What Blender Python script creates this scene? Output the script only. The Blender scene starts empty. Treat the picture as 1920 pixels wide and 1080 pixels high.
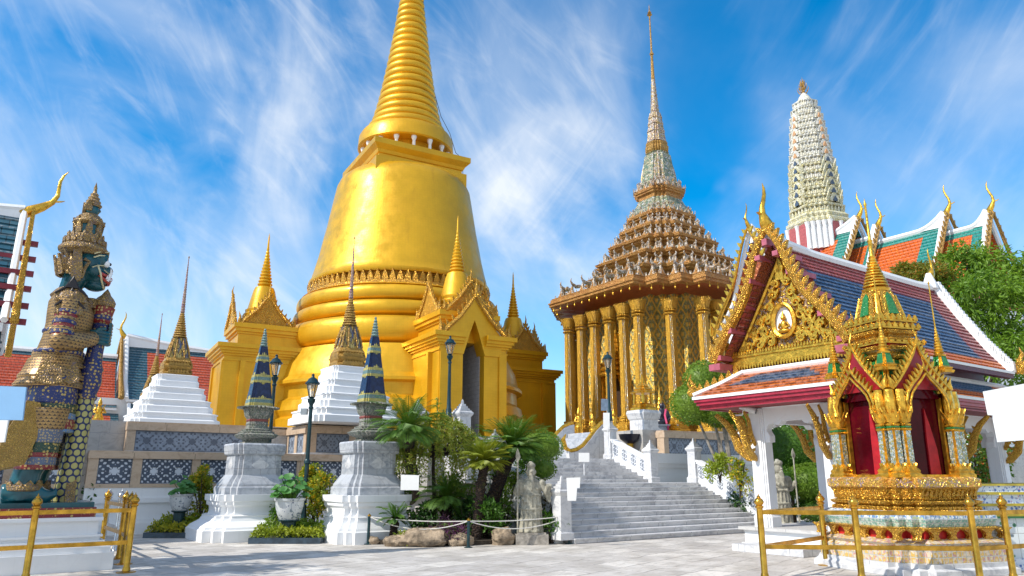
import bpy, math, random
from mathutils import Vector, Matrix, noise
random.seed(7)
S = bpy.context.scene
COL = S.collection
PI = math.pi
R = math.radians
# ------------------------------------------------------------------ camera
F = 1364.0; TILT = R(14.6); EYE = 1.6
cd = bpy.data.cameras.new('camera'); cam = bpy.data.objects.new('camera', cd); COL.objects.link(cam)
cam.location = (0, 0, EYE); cam.rotation_euler = (PI/2 + TILT, 0, 0)
cd.sensor_width = 36; cd.lens = 36*F/1920; cd.clip_end = 3000; cd.clip_start = .05
S.camera = cam
# ------------------------------------------------------------------ sun and sky
SUN_AZ = Vector((-.87, -.49)).normalized(); SUN_EL = R(43)
sv = Vector((SUN_AZ.x*math.cos(SUN_EL), SUN_AZ.y*math.cos(SUN_EL), math.sin(SUN_EL)))
sl = bpy.data.lights.new('sun', 'SUN'); so = bpy.data.objects.new('sun', sl); COL.objects.link(so)
sl.energy = 4.3; sl.angle = R(.5); sl.color = (1, .94, .84)
so.rotation_euler = sv.to_track_quat('Z', 'Y').to_euler(); so.location = sv*80
W = bpy.data.worlds.new('World'); S.world = W; W.use_nodes = True
def world():
    nt = W.node_tree; N = nt.nodes; L = nt.links
    N.clear()
    out = N.new('ShaderNodeOutputWorld'); bg = N.new('ShaderNodeBackground'); bg.inputs[1].default_value = .15
    L.new(bg.outputs[0], out.inputs[0])
    sk = N.new('ShaderNodeTexSky'); sk.sky_type = 'NISHITA'; sk.sun_disc = False
    sk.sun_elevation = SUN_EL; sk.sun_rotation = math.atan2(SUN_AZ.x, SUN_AZ.y); sk.air_density = 1.0; sk.dust_density = .4; sk.ozone_density = 3
    hs = N.new('ShaderNodeHueSaturation'); hs.inputs['Saturation'].default_value = 1.5; hs.inputs['Value'].default_value = 1.25; hs.inputs['Hue'].default_value = .494
    L.new(sk.outputs[0], hs.inputs['Color'])
    tc = N.new('ShaderNodeTexCoord'); sp = N.new('ShaderNodeSeparateXYZ'); L.new(tc.outputs['Generated'], sp.inputs[0])
    def m(op, a, b=None, c=None, clamp=False):
        n = N.new('ShaderNodeMath'); n.operation = op; n.use_clamp = clamp
        for i, v in enumerate((a, b, c)):
            if v is None: continue
            if isinstance(v, (int, float)): n.inputs[i].default_value = v
            else: L.new(v, n.inputs[i])
        return n.outputs[0]
    az = m('ARCTAN2', sp.outputs['X'], sp.outputs['Y']); el = m('ARCSINE', sp.outputs['Z'])
    cb = N.new('ShaderNodeCombineXYZ'); L.new(az, cb.inputs[0]); L.new(el, cb.inputs[1])
    def layer(rot, sx, sy, scale, det, lo, hi, dist, off, rough=.52):
        mp = N.new('ShaderNodeMapping'); mp.inputs['Rotation'].default_value = (0, 0, rot); mp.inputs['Location'].default_value = off
        L.new(cb.outputs[0], mp.inputs[0])
        m2 = N.new('ShaderNodeMapping'); m2.inputs['Scale'].default_value = (sx, sy, 1); L.new(mp.outputs[0], m2.inputs[0])
        n = N.new('ShaderNodeTexNoise'); n.inputs['Scale'].default_value = scale; n.inputs['Detail'].default_value = det; n.inputs['Roughness'].default_value = rough; n.inputs['Distortion'].default_value = dist
        L.new(m2.outputs[0], n.inputs['Vector'])
        r = N.new('ShaderNodeMapRange'); r.interpolation_type = 'SMOOTHSTEP'; r.inputs[1].default_value = lo; r.inputs[2].default_value = hi
        L.new(n.outputs[0], r.inputs[0]); return r.outputs[0]
    def blob(u, v, r0, r1):                          # where in the sky the cirrus lies thick
        x = (u-960)/F; y = -(v-540)/F; d = Vector((x, math.cos(TILT)-y*math.sin(TILT), math.sin(TILT)+y*math.cos(TILT))).normalized()
        n = N.new('ShaderNodeVectorMath'); n.operation = 'DOT_PRODUCT'; n.inputs[1].default_value = d; L.new(tc.outputs['Generated'], n.inputs[0])
        r = N.new('ShaderNodeMapRange'); r.interpolation_type = 'SMOOTHSTEP'; r.inputs[1].default_value = math.cos(R(r1)); r.inputs[2].default_value = math.cos(R(r0))
        L.new(m('ADD', n.outputs['Value'], m('MULTIPLY', m('SUBTRACT', warp, .5), .11)), r.inputs[0]); return r.outputs[0]
    wn = N.new('ShaderNodeTexNoise'); wn.inputs['Scale'].default_value = 3.2; wn.inputs['Detail'].default_value = 5; L.new(tc.outputs['Generated'], wn.inputs['Vector']); warp = wn.outputs[0]
    def mxs(*a):
        o = a[0]
        for q in a[1:]: o = m('MAXIMUM', o, q)
        return o
    w1 = layer(R(50), .8, 1.5, 2.7, 9, .38, .78, 1.9, (3.1, 1.7, 0), .54); w2 = layer(R(42), .7, 2.1, 6.5, 10, .42, .80, 2.2, (7.3, .4, 0), .58)
    r1_ = layer(R(-50), .45, 1.6, 2.6, 9, .40, .80, 1.1, (1.3, 4.4, 0), .54); r2_ = layer(R(-44), .5, 2.2, 6.5, 10, .44, .82, 1.5, (2.9, .9, 0), .58)
    soft = layer(R(20), .8, 1.3, 1.9, 6, .34, .74, .8, (.6, 5.2, 0))
    lm = mxs(blob(480, 170, 2, 19), m('MULTIPLY', blob(250, 330, 3, 22), .8), m('MULTIPLY', blob(900, 300, 0, 19), .8), m('MULTIPLY', blob(120, 620, 2, 16), .55))
    rm_ = mxs(m('MULTIPLY', blob(1680, 200, 2, 15), .85), m('MULTIPLY', blob(1420, 380, 1, 10), .8), m('MULTIPLY', blob(1900, 330, 2, 12), .6), m('MULTIPLY', blob(1060, 420, 1, 9), .75))
    cl = m('MULTIPLY', m('ADD', m('MULTIPLY', w1, .52), m('ADD', m('MULTIPLY', w2, .26), m('MULTIPLY', soft, .42))), lm)
    cr = m('MULTIPLY', m('ADD', m('MULTIPLY', r1_, .44), m('ADD', m('MULTIPLY', r2_, .26), m('MULTIPLY', soft, .30))), rm_)
    c = m('ADD', m('ADD', cl, cr), m('MULTIPLY', soft, .10))
    haze = N.new('ShaderNodeMapRange'); haze.inputs[1].default_value = .36; haze.inputs[2].default_value = -.02; haze.inputs[4].default_value = .26; L.new(sp.outputs['Z'], haze.inputs[0])
    bn = N.new('ShaderNodeVectorMath'); bn.operation = 'DOT_PRODUCT'; bn.inputs[1].default_value = Vector((.25, -.80, .50)).normalized(); L.new(tc.outputs['Generated'], bn.inputs[0])   # unseen bank of white cloud, added behind the viewer as neutral fill light
    br = N.new('ShaderNodeMapRange'); br.interpolation_type = 'SMOOTHSTEP'; br.inputs[1].default_value = .12; br.inputs[2].default_value = .75; L.new(bn.outputs['Value'], br.inputs[0])
    c = m('ADD', c, m('MULTIPLY', br.outputs[0], m('ADD', .45, m('MULTIPLY', soft, .5))))
    c = m('ADD', c, haze.outputs[0], clamp=True)
    c = m('MULTIPLY', c, .86)
    mx = N.new('ShaderNodeMix'); mx.data_type = 'RGBA'; L.new(c, mx.inputs[0]); L.new(hs.outputs[0], mx.inputs[6]); mx.inputs[7].default_value = (5.9, 6.1, 6.3, 1)
    L.new(mx.outputs[2], bg.inputs[0])
world()
S.view_settings.view_transform = 'Standard'; S.view_settings.look = 'None'; S.view_settings.exposure = 0.22; S.view_settings.gamma = 1
# ------------------------------------------------------------------ where things stand
# the temple court is laid out on two axes: a runs right and away, b left and away
ROT = R(35); CA, SA = math.cos(ROT), math.sin(ROT)
def W3(a, b, z=0): return Vector((a*CA - b*SA, a*SA + b*CA, z))
def AB(p): return (p[0]*CA + p[1]*SA, -p[0]*SA + p[1]*CA)
_c, _s = math.cos(TILT), math.sin(TILT)
def ray(u, v):
    x = (u-960)/F; y = -(v-540)/F
    return Vector((x, _c - y*_s, _s + y*_c))
E0 = Vector((0, 0, EYE))
def at(u, v, y): r = ray(u, v); return E0 + r*(y/r.y)
def gnd(u, v, z=0): r = ray(u, v); return E0 + r*((z-EYE)/r.z)
def onb(u, v, b): r = ray(u, v); return E0 + r*(b/AB(r)[1])
def ona(u, v, a): r = ray(u, v); return E0 + r*(a/AB(r)[0])
# ------------------------------------------------------------------ mesh builder
def circ(n, off=0.): return [(math.cos(2*PI*(i+off)/n), math.sin(2*PI*(i+off)/n)) for i in range(n)]
def sq(): return [(-1, -1), (1, -1), (1, 1), (-1, 1)]
def redent(k=3, w=.16):                                # square with stepped (redented) corners, counter-clockwise
    q = []; x = 1.0; y = 1.0 - w*k
    q.append((x, y))
    for i in range(k):
        x -= w; q.append((x, y)); y += w; q.append((x, y))
    out = []
    for r in range(4):
        c, s = ((1, 0), (0, 1), (-1, 0), (0, -1))[r]
        for (px, py) in q: out.append((px*c - py*s, px*s + py*c))
    return out
class MB:
    def __init__(s): s.v = []; s.f = []; s.m = []; s.uv = {}; s.M = Matrix(); s.mi = 0
    def P(s, p): s.v.append(s.M @ Vector(p)); return len(s.v)-1
    def F(s, idx, uv=None):
        if uv: s.uv[len(s.f)] = uv
        s.f.append(idx); s.m.append(s.mi)
    def quad(s, a, b, c, d, uv=None): s.F([s.P(a), s.P(b), s.P(c), s.P(d)], uv)
    def tri(s, a, b, c): s.F([s.P(a), s.P(b), s.P(c)])
    def box(s, x0, y0, z0, x1, y1, z1):
        s.loft([(x0, y0), (x1, y0), (x1, y1), (x0, y1)], [(1, z0), (1, z1)]); return s
    def loft(s, poly, prof, c=(0, 0), cap=True, twist=0.):
        """stack of scaled outlines; prof = [(scale, z)] or [(sx, sy, z)]"""
        n = len(poly); rows = []
        for k, pr in enumerate(prof):
            sx, sy, z = (pr[0], pr[0], pr[1]) if len(pr) == 2 else pr
            if abs(sx) < 1e-6: rows.append([s.P((c[0], c[1], z))]*n)
            else: rows.append([s.P((c[0]+px*sx, c[1]+py*sy, z)) for px, py in poly])
        for a, b in zip(rows, rows[1:]):
            for i in range(n):
                j = (i+1) % n
                q = [a[i], a[j], b[j], b[i]]
                q = list(dict.fromkeys(q))
                if len(q) > 2: s.F(q)
        if cap:
            if abs(prof[0][0]) > 1e-6: s.F(rows[0][::-1])
            if abs(prof[-1][0]) > 1e-6: s.F(rows[-1][:])
        return s
    def lathe(s, prof, n=32, c=(0, 0), cap=True): return s.loft(circ(n), prof, c, cap)
    def prism(s, pts, t, o=(0, 0, 0), ux=(1, 0, 0), uy=(0, 0, 1), two=True):
        """flat outline pts (counter-clockwise seen from the front) extruded by t about o"""
        o = Vector(o); ux = Vector(ux); uy = Vector(uy); nn = ux.cross(uy).normalized()
        A = [s.P(o + ux*x + uy*y + nn*t/2) for x, y in pts]; B = [s.P(o + ux*x + uy*y - nn*t/2) for x, y in pts]
        s.F(A); s.F(B[::-1]); n = len(pts)
        for i in range(n): j = (i+1) % n; s.F([A[i], B[i], B[j], A[j]])
        return s
    def tube(s, path, rad, n=8, flat=1., up=None):
        """round tube along path; rad = number or list; flat squeezes it along the side axis"""
        path = [Vector(p) for p in path]; k = len(path)
        if not isinstance(rad, (list, tuple)): rad = [rad]*k
        rows = []; prev = None
        for i, p in enumerate(path):
            d = (path[min(i+1, k-1)] - path[max(i-1, 0)])
            d = d.normalized() if d.length > 1e-9 else Vector((0, 0, 1))
            if prev is None:
                ref = Vector(up) if up else (Vector((0, 0, 1)) if abs(d.z) < .9 else Vector((1, 0, 0)))
                sdv = d.cross(ref).normalized()
            else:
                sdv = (prev - d*prev.dot(d)).normalized()
            prev = sdv; u2 = sdv.cross(d).normalized()
            if rad[i] < 1e-5: rows.append([s.P(p)]*n)
            else: rows.append([s.P(p + sdv*math.cos(2*PI*j/n)*rad[i]*flat + u2*math.sin(2*PI*j/n)*rad[i]) for j in range(n)])
        for a, b in zip(rows, rows[1:]):
            for i in range(n):
                j = (i+1) % n; q = list(dict.fromkeys([a[i], a[j], b[j], b[i]]))
                if len(q) > 2: s.F(q)
        if rad[0] > 1e-5: s.F(rows[0][::-1])
        if rad[-1] > 1e-5: s.F(rows[-1][:])
        return s
    def ball(s, c, r, n=12, m=8, sq=(1, 1, 1)):
        c = Vector(c); pr = []
        rows = []
        for i in range(m+1):
            t = PI*i/m; z = -math.cos(t)*r*sq[2]; q = math.sin(t)*r
            if i in (0, m): rows.append([s.P(c+Vector((0, 0, z)))]*n)
            else: rows.append([s.P(c+Vector((q*math.cos(2*PI*j/n)*sq[0], q*math.sin(2*PI*j/n)*sq[1], z))) for j in range(n)])
        for a, b in zip(rows, rows[1:]):
            for i in range(n):
                j = (i+1) % n; q = list(dict.fromkeys([a[i], a[j], b[j], b[i]]))
                if len(q) > 2: s.F(q)
        return s
    def leaf(s, o, h, w, t, ux=(1, 0, 0), uy=(0, 0, 1), lean=0.):
        """pointed flame leaf standing on o"""
        pts = [(-.42*w, 0), (.42*w, 0), (.5*w, .28*h), (.30*w+lean*.4, .62*h), (lean, h), (-.26*w+lean*.25, .62*h), (-.5*w, .28*h)]
        return s.prism(pts, t, o, ux, uy)
    def build(s, name, mats, parent=None, smooth=None, loc=None, rotz=None):
        me = bpy.data.meshes.new(name); me.from_pydata([tuple(v) for v in s.v], [], s.f)
        mats = mats if isinstance(mats, (list, tuple)) else [mats]
        for m_ in mats: me.materials.append(m_)
        me.polygons.foreach_set('material_index', s.m)
        if s.uv:
            ul = me.uv_layers.new(name='UVMap')
            for fi, uv in s.uv.items():
                st = me.polygons[fi].loop_start
                for k, q in enumerate(uv): ul.data[st+k].uv = q
        if smooth is not None:
            me.polygons.foreach_set('use_smooth', [True]*len(s.f)); me.update()
            if smooth < 179: me.set_sharp_from_angle(angle=R(smooth))
        me.update()
        o = bpy.data.objects.new(name, me); COL.objects.link(o)
        if parent: o.parent = parent
        if loc is not None: o.location = loc
        if rotz is not None: o.rotation_euler = (0, 0, rotz)
        return o
def loose(mb, name, mats, parent, smooth=None):
    """build every separate piece of mb as an object of its own"""
    par = list(range(len(mb.v)))
    def find(i):
        while par[i] != i: par[i] = par[par[i]]; i = par[i]
        return i
    for f in mb.f:
        for j in f[1:]: par[find(j)] = find(f[0])
    groups = {}
    for k, f in enumerate(mb.f): groups.setdefault(find(f[0]), []).append(k)
    for ks in groups.values():
        q = MB(); mp = {}
        for k in ks:
            idx = []
            for i in mb.f[k]:
                if i not in mp: mp[i] = len(q.v); q.v.append(mb.v[i])
                idx.append(mp[i])
            q.f.append(idx); q.m.append(mb.m[k])
        q.build(name, mats, parent, smooth)
def tag(o, label, cat, group=None):
    o['label'] = label; o['category'] = cat
    if group: o['group'] = group
    return o
def thing(name, label, cat, loc=(0, 0, 0), rotz=ROT, group=None, scale=1.):
    o = bpy.data.objects.new(name, None); COL.objects.link(o); o.location = loc; o.rotation_euler = (0, 0, rotz); o.scale = (scale,)*3
    o.empty_display_size = .2
    return tag(o, label, cat, group)
def struct(o, kind='structure'): o['kind'] = kind; return o
KIDS = {}
def dup(root, loc, label, rotz=None, scale=None, group=None):
    def cp(o, par):
        c = o.copy(); COL.objects.link(c)
        if par: c.parent = par
        for ch in [q for q in list(COL.objects) if q.parent == o]: cp(ch, c)
        return c
    r = cp(root, None); r.location = loc; r['label'] = label
    if rotz is not None: r.rotation_euler = (0, 0, rotz)
    if scale is not None: r.scale = (scale,)*3
    if group: r['group'] = group
    return r
# ------------------------------------------------------------------ materials
class Nt:
    def __init__(s, name):
        s.mat = bpy.data.materials.new(name); s.mat.use_nodes = True; s.t = s.mat.node_tree; s.b = s.t.nodes['Principled BSDF']; s._tc = None
    def n(s, t, **kw):
        x = s.t.nodes.new(t)
        for k, v in kw.items(): setattr(x, k, v)
        return x
    def l(s, a, b): s.t.links.new(a, b)
    def inp(s, sock, v):
        if isinstance(v, bpy.types.NodeSocket): s.l(v, sock)
        elif isinstance(v, (tuple, list)) and len(v) == 3 and sock.type == 'RGBA': sock.default_value = (*v, 1)
        else: sock.default_value = v
    def co(s, kind='Object'):
        if s._tc is None: s._tc = s.n('ShaderNodeTexCoord')
        return s._tc.outputs[kind]
    def pos(s): return s.n('ShaderNodeNewGeometry').outputs['Position']
    def mp(s, v, scale=(1, 1, 1), rot=(0, 0, 0), loc=(0, 0, 0)):
        x = s.n('ShaderNodeMapping'); s.l(v, x.inputs[0]); x.inputs['Scale'].default_value = scale; x.inputs['Rotation'].default_value = rot; x.inputs['Location'].default_value = loc; return x.outputs[0]
    def noise(s, v, scale, det=4, rough=.55, dist=0):
        x = s.n('ShaderNodeTexNoise'); s.l(v, x.inputs['Vector']); x.inputs['Scale'].default_value = scale; x.inputs['Detail'].default_value = det; x.inputs['Roughness'].default_value = rough; x.inputs['Distortion'].default_value = dist; return x
    def vor(s, v, scale, feat='F1', rnd=1.):
        x = s.n('ShaderNodeTexVoronoi'); x.feature = feat; s.l(v, x.inputs['Vector']); x.inputs['Scale'].default_value = scale; x.inputs['Randomness'].default_value = rnd; return x
    def rmp(s, v, lo, hi, a=0., b=1.):
        x = s.n('ShaderNodeMapRange'); x.interpolation_type = 'SMOOTHSTEP'; s.l(v, x.inputs[0])
        for i, q in zip((1, 2, 3, 4), (lo, hi, a, b)): x.inputs[i].default_value = q
        return x.outputs[0]
    def mix(s, f, a, b, mode='MIX'):
        x = s.n('ShaderNodeMix', data_type='RGBA', blend_type=mode); s.inp(x.inputs[0], f); s.inp(x.inputs[6], a); s.inp(x.inputs[7], b); return x.outputs[2]
    def math(s, op, a, b=0., c=0.):
        x = s.n('ShaderNodeMath', operation=op); s.inp(x.inputs[0], a); s.inp(x.inputs[1], b); s.inp(x.inputs[2], c); return x.outputs[0]
    def sep(s, v): x = s.n('ShaderNodeSeparateXYZ'); s.l(v, x.inputs[0]); return x.outputs
    def comb(s, x, y, z=0.):
        n = s.n('ShaderNodeCombineXYZ'); s.inp(n.inputs[0], x); s.inp(n.inputs[1], y); s.inp(n.inputs[2], z); return n.outputs[0]
    def brick(s, v, w, h, mortar=.02, off=.5, c1=(1, 1, 1), c2=(0, 0, 0), cm=(0, 0, 0), smooth=.1):
        x = s.n('ShaderNodeTexBrick'); s.l(v, x.inputs['Vector']); x.offset = off
        x.inputs['Color1'].default_value = (*c1, 1); x.inputs['Color2'].default_value = (*c2, 1); x.inputs['Mortar'].default_value = (*cm, 1)
        x.inputs['Scale'].default_value = 1; x.inputs['Brick Width'].default_value = w; x.inputs['Row Height'].default_value = h; x.inputs['Mortar Size'].default_value = mortar; x.inputs['Mortar Smooth'].default_value = smooth
        return x
    def bump(s, h, st, d=.02, n=None):
        x = s.n('ShaderNodeBump'); x.inputs['Strength'].default_value = st; x.inputs['Distance'].default_value = d; s.l(h, x.inputs['Height'])
        if n is not None: s.l(n, x.inputs['Normal'])
        return x.outputs[0]
    def fin(s, col, rough=.6, metal=0., nrm=None, spec=None):
        s.inp(s.b.inputs['Base Color'], col); s.inp(s.b.inputs['Roughness'], rough); s.inp(s.b.inputs['Metallic'], metal)
        if nrm is not None: s.l(nrm, s.b.inputs['Normal'])
        if spec is not None: s.b.inputs['Specular IOR Level'].default_value = spec
        return s.mat
def mul(c, k): return tuple(x*k for x in c)
def plain(name, col, rough=.6, metal=0., var=.25, scale=6, bump=.15, bs=40, bd=.01):
    t = Nt(name); v = t.co(); n = t.noise(v, scale, 6, .6)
    c = t.mix(t.rmp(n.outputs[0], .3, .7), mul(col, 1-var), mul(col, 1+var*.5))
    b = t.bump(t.noise(v, bs, 4).outputs[0], bump, bd)
    return t.fin(c, rough, metal, b)
def filigree(name, gold, dark, scale, metal=.75, rough=.3, d=.03, st=.9, thr=(.12, .55), accent=None, ascale=.5):
    """carved gilding: raised curls over a darker ground"""
    t = Nt(name); v = t.co(); w = t.noise(v, scale*.8, 2)
    vv = t.n('ShaderNodeVectorMath', operation='ADD'); t.l(v, vv.inputs[0])
    sc = t.n('ShaderNodeVectorMath', operation='SCALE'); t.l(w.outputs['Color'], sc.inputs[0]); sc.inputs[3].default_value = .9/scale; t.l(sc.outputs[0], vv.inputs[1])
    e = t.vor(vv.outputs[0], scale*1.35, 'DISTANCE_TO_EDGE'); f = t.vor(vv.outputs[0], scale*3.1, 'SMOOTH_F1'); h = t.math('ADD', t.rmp(e.outputs[0], thr[0]*.3, thr[1]*.5), t.math('MULTIPLY', f.outputs['Distance'], -.9))
    g = t.mix(t.rmp(t.noise(v, scale*.35, 4).outputs[0], .3, .7), mul(gold, .78), mul(gold, 1.1)); g = t.mix(t.rmp(f.outputs['Distance'], .35, .75, 0, .45), g, mul(gold, .38))
    dk = dark
    if accent:
        p = t.vor(v, scale*ascale); dk = t.mix(t.rmp(t.sep(p.outputs['Color'])[0], .45, .5), dark, accent)
    k = t.rmp(e.outputs[0], thr[0]*.12, thr[0]*.62)
    c = t.mix(k, t.mix(.3, dk, gold), g)
    return t.fin(c, rough, t.math('MULTIPLY', k, metal), t.bump(h, st, d))
def florets(name, ground, gold, s, rnd=.3, size=.40, metal=.3):
    """rows of small gilt flowers on a coloured ground"""
    t = Nt(name); v = t.co(); p = t.vor(v, s, 'F1', rnd); q = t.vor(v, s*2.6); n = t.noise(v, s*2.2, 2).outputs[0]
    d = t.math('ADD', p.outputs['Distance'], t.math('MULTIPLY', t.math('SUBTRACT', n, .5), .35)); k = t.rmp(d, size+.05, size-.04); core = t.rmp(p.outputs['Distance'], .13, .09)
    k2 = t.math('MULTIPLY', t.rmp(q.outputs['Distance'], .26, .2), .6); k = t.math('MAXIMUM', k, k2)
    c = t.mix(k, ground, gold); c = t.mix(core, c, mul(gold, .5))
    return t.fin(c, .38, t.math('MULTIPLY', k, metal), t.bump(k, .7, .012))
def scales(name, gold, dark, w, h, cx=0.):
    """overlapping gilt scales in rows round the z axis"""
    t = Nt(name); x, y, z = t.sep(t.co()); ang = t.math('MULTIPLY', t.math('ARCTAN2', y, t.math('SUBTRACT', x, cx)), .5)
    zz = t.math('DIVIDE', z, h); row = t.math('FLOOR', zz); u = t.math('ADD', t.math('DIVIDE', ang, w), t.math('MULTIPLY', row, .5)); fx = t.math('SUBTRACT', t.math('FRACT', u), .5); fz = t.math('FRACT', zz)
    edge = t.math('ADD', t.math('MULTIPLY', t.math('POWER', t.math('ABSOLUTE', fx), 2.), 2.6), t.math('MULTIPLY', t.math('SUBTRACT', 1., fz), .0)); d = t.math('SUBTRACT', fz, edge)
    k = t.rmp(d, .02, .14); core = t.rmp(t.math('ADD', t.math('POWER', t.math('MULTIPLY', fx, 3.2), 2.), t.math('POWER', t.math('MULTIPLY', t.math('SUBTRACT', fz, .58), 3.2), 2.)), .5, .3)
    n = t.noise(t.co(), 5, 4).outputs[0]; g = t.mix(t.rmp(n, .3, .7), mul(gold, .72), mul(gold, 1.12)); c = t.mix(k, dark, g); c = t.mix(t.math('MULTIPLY', core, .35), c, mul(dark, 2.5))
    return t.fin(c, .36, t.math('MULTIPLY', k, .3), t.bump(t.math('ADD', k, t.math('MULTIPLY', core, -.5)), .7, .012))
def mosaic(name, cols, scale, rough=.25, metal=.4, grout=(.12, .09, .05), rnd=.7, st=.6, d=.01, stretch=(1, 1, 1)):
    """glass and mirror mosaic: random coloured cells"""
    t = Nt(name); v = t.mp(t.co(), stretch); p = t.vor(v, scale, 'F1', rnd); e = t.vor(v, scale, 'DISTANCE_TO_EDGE', rnd)
    r = t.n('ShaderNodeValToRGB'); r.color_ramp.interpolation = 'CONSTANT'; el = r.color_ramp.elements
    while len(el) < len(cols): el.new(.5)
    for i, c in enumerate(cols): el[i].position = i/len(cols); el[i].color = (*c, 1)
    t.l(t.sep(p.outputs['Color'])[0], r.inputs[0])
    k = t.rmp(e.outputs[0], .02, .09)
    return t.fin(t.mix(k, grout, r.outputs[0]), rough, metal, t.bump(t.rmp(e.outputs[0], 0, .2), st, d))
GOLD = (.71, .39, .014)
def gold_tile(name, col=GOLD, tw=.16, metal=.45, rough=.36, big=False):
    """small gold glass tiles, slightly uneven, streaked by rain"""
    t = Nt(name); v = t.co(); x, y, z = t.sep(v)
    ang = t.math('MULTIPLY', t.math('ARCTAN2', y, x), 5.0) if big else t.math('ADD', x, y)
    uvv = t.comb(ang, z)
    br = t.brick(uvv, tw, tw, .012, 0., (1, 1, 1), (.8, .8, .8), (.55, .55, .55), .3)
    n1 = t.noise(v, .55, 5, .6).outputs[0]; n2 = t.noise(t.mp(v, (2.2, 2.2, .22)), 1.2, 5, .6).outputs[0]
    c = t.mix(t.rmp(n1, .3, .7), mul(col, .90), mul(col, 1.06))
    c = t.mix(t.rmp(n2, .56, .80, 0, .5), c, (.50, .25, .015))
    c = t.mix(.14, c, t.mix(1., c, br.outputs['Color'], 'MULTIPLY'))
    h = t.math('ADD', t.math('MULTIPLY', t.sep(br.outputs['Color'])[0], .5), t.math('MULTIPLY', t.noise(v, 3.2, 5, .65).outputs[0], 1.6))
    rg = t.rmp(t.noise(v, 1.4, 5).outputs[0], .3, .7, rough*.8, rough*1.35)
    return t.fin(c, rg, metal, t.bump(h, .17, .03))
def whitewash(name, col=(.78, .79, .80), dirt=.35, dcol=(.42, .40, .36)):
    t = Nt(name); v = t.co(); n = t.noise(v, 1.3, 6, .65).outputs[0]; s2 = t.noise(t.mp(v, (3.5, 3.5, .3)), 1.6, 5, .6).outputs[0]
    c = t.mix(t.rmp(n, .3, .75), col, mul(col, .95)); c = t.mix(t.rmp(s2, .56, .80, 0, dirt), c, dcol); s3 = t.noise(t.mp(v, (9, 9, .25)), 1.3, 6, .7).outputs[0]; c = t.mix(t.rmp(s3, .60, .78, 0, dirt*.9), c, mul(dcol, 1.1)); cr = t.vor(t.mp(v, (1, 1, .6)), .9, 'DISTANCE_TO_EDGE').outputs['Distance']; c = t.mix(t.rmp(cr, .008, .003, 0, dirt*.3), c, mul(dcol, .9))
    return t.fin(c, .75, 0, t.bump(t.noise(v, 14, 5).outputs[0], .15, .02))
def marble(name, base, vein, w, h, joint=(.3, .3, .32), vs=2.2, rough=.5, world=False, rot=0.):
    """grey-veined marble slabs with thin joints"""
    t = Nt(name); v = t.pos() if world else t.co()
    if world: v = t.mp(v, rot=(0, 0, rot))
    x, y, z = t.sep(v); uvv = t.comb(t.math('ADD', x, t.math('MULTIPLY', y, 1.0)), z)
    br = t.brick(uvv, w, h, .008, .37, (1, 1, 1), (0, 0, 0), (.5, .5, .5))
    slab = t.sep(br.outputs['Color'])[0]
    n = t.noise(t.mp(v, (1, 1, 1.5)), vs, 8, .68, 1.6).outputs[0]
    c = t.mix(t.rmp(n, .42, .66), base, vein)
    c = t.mix(t.math('MULTIPLY', slab, .42), c, t.mix(t.rmp(n, .3, .6), mul(vein, .95), mul(base, .72)))
    c = t.mix(br.outputs['Fac'], c, joint)
    st = t.noise(t.mp(v, (2.5, 2.5, .35)), 1.1, 5).outputs[0]
    c = t.mix(t.rmp(st, .58, .85, 0, .35), c, (.33, .28, .22))
    return t.fin(c, rough, 0, t.bump(t.math('ADD', t.math('MULTIPLY', br.outputs['Fac'], -1.), t.math('MULTIPLY', n, .2)), .35, .012))
def rooftile(name, c1, c2, w=.17, h=.2, rough=.32, dark=None):
    """glazed tiles laid in overlapping rows, in UV metres"""
    t = Nt(name); v = t.co('UV'); br = t.brick(v, w, h, .012, .5, (1, 1, 1), (0, 0, 0), (.5, .5, .5), .2)
    k = t.sep(br.outputs['Color'])[0]; x, y, z = t.sep(v)
    c = t.mix(k, c1, c2); n = t.noise(v, 1.1, 5).outputs[0]; c = t.mix(t.rmp(n, .35, .75, 0, .35), c, mul(c1, .55))
    c = t.mix(t.rmp(t.noise(v, 4.5, 6).outputs[0], .62, .8, 0, .35), c, (.5, .46, .4))
    c = t.mix(br.outputs['Fac'], c, dark or mul(c2, .25))
    lip = t.math('FRACT', t.math('DIVIDE', y, h)); c = t.mix(t.math('MULTIPLY', t.rmp(lip, .30, .06), t.rmp(t.noise(v, 6, 4).outputs[0], .38, .62, .1, .6)), c, t.mix(.5, mul(c1, 1.6), (.62, .60, .58)))  # broken highlights on the lower edge of each row, painted into the tile colour
    fr = t.math('SUBTRACT', t.math('FRACT', t.math('DIVIDE', y, h)), .5)
    arch = t.math('SUBTRACT', t.math('FRACT', t.math('DIVIDE', x, w)), .5)
    hh = t.math('ADD', t.math('MULTIPLY', fr, -1.), t.math('MULTIPLY', t.math('ABSOLUTE', arch), -.6))
    hh = t.math('SUBTRACT', hh, t.math('MULTIPLY', br.outputs['Fac'], .8))
    return t.fin(c, rough, 0, t.bump(hh, .7, .03))
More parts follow.
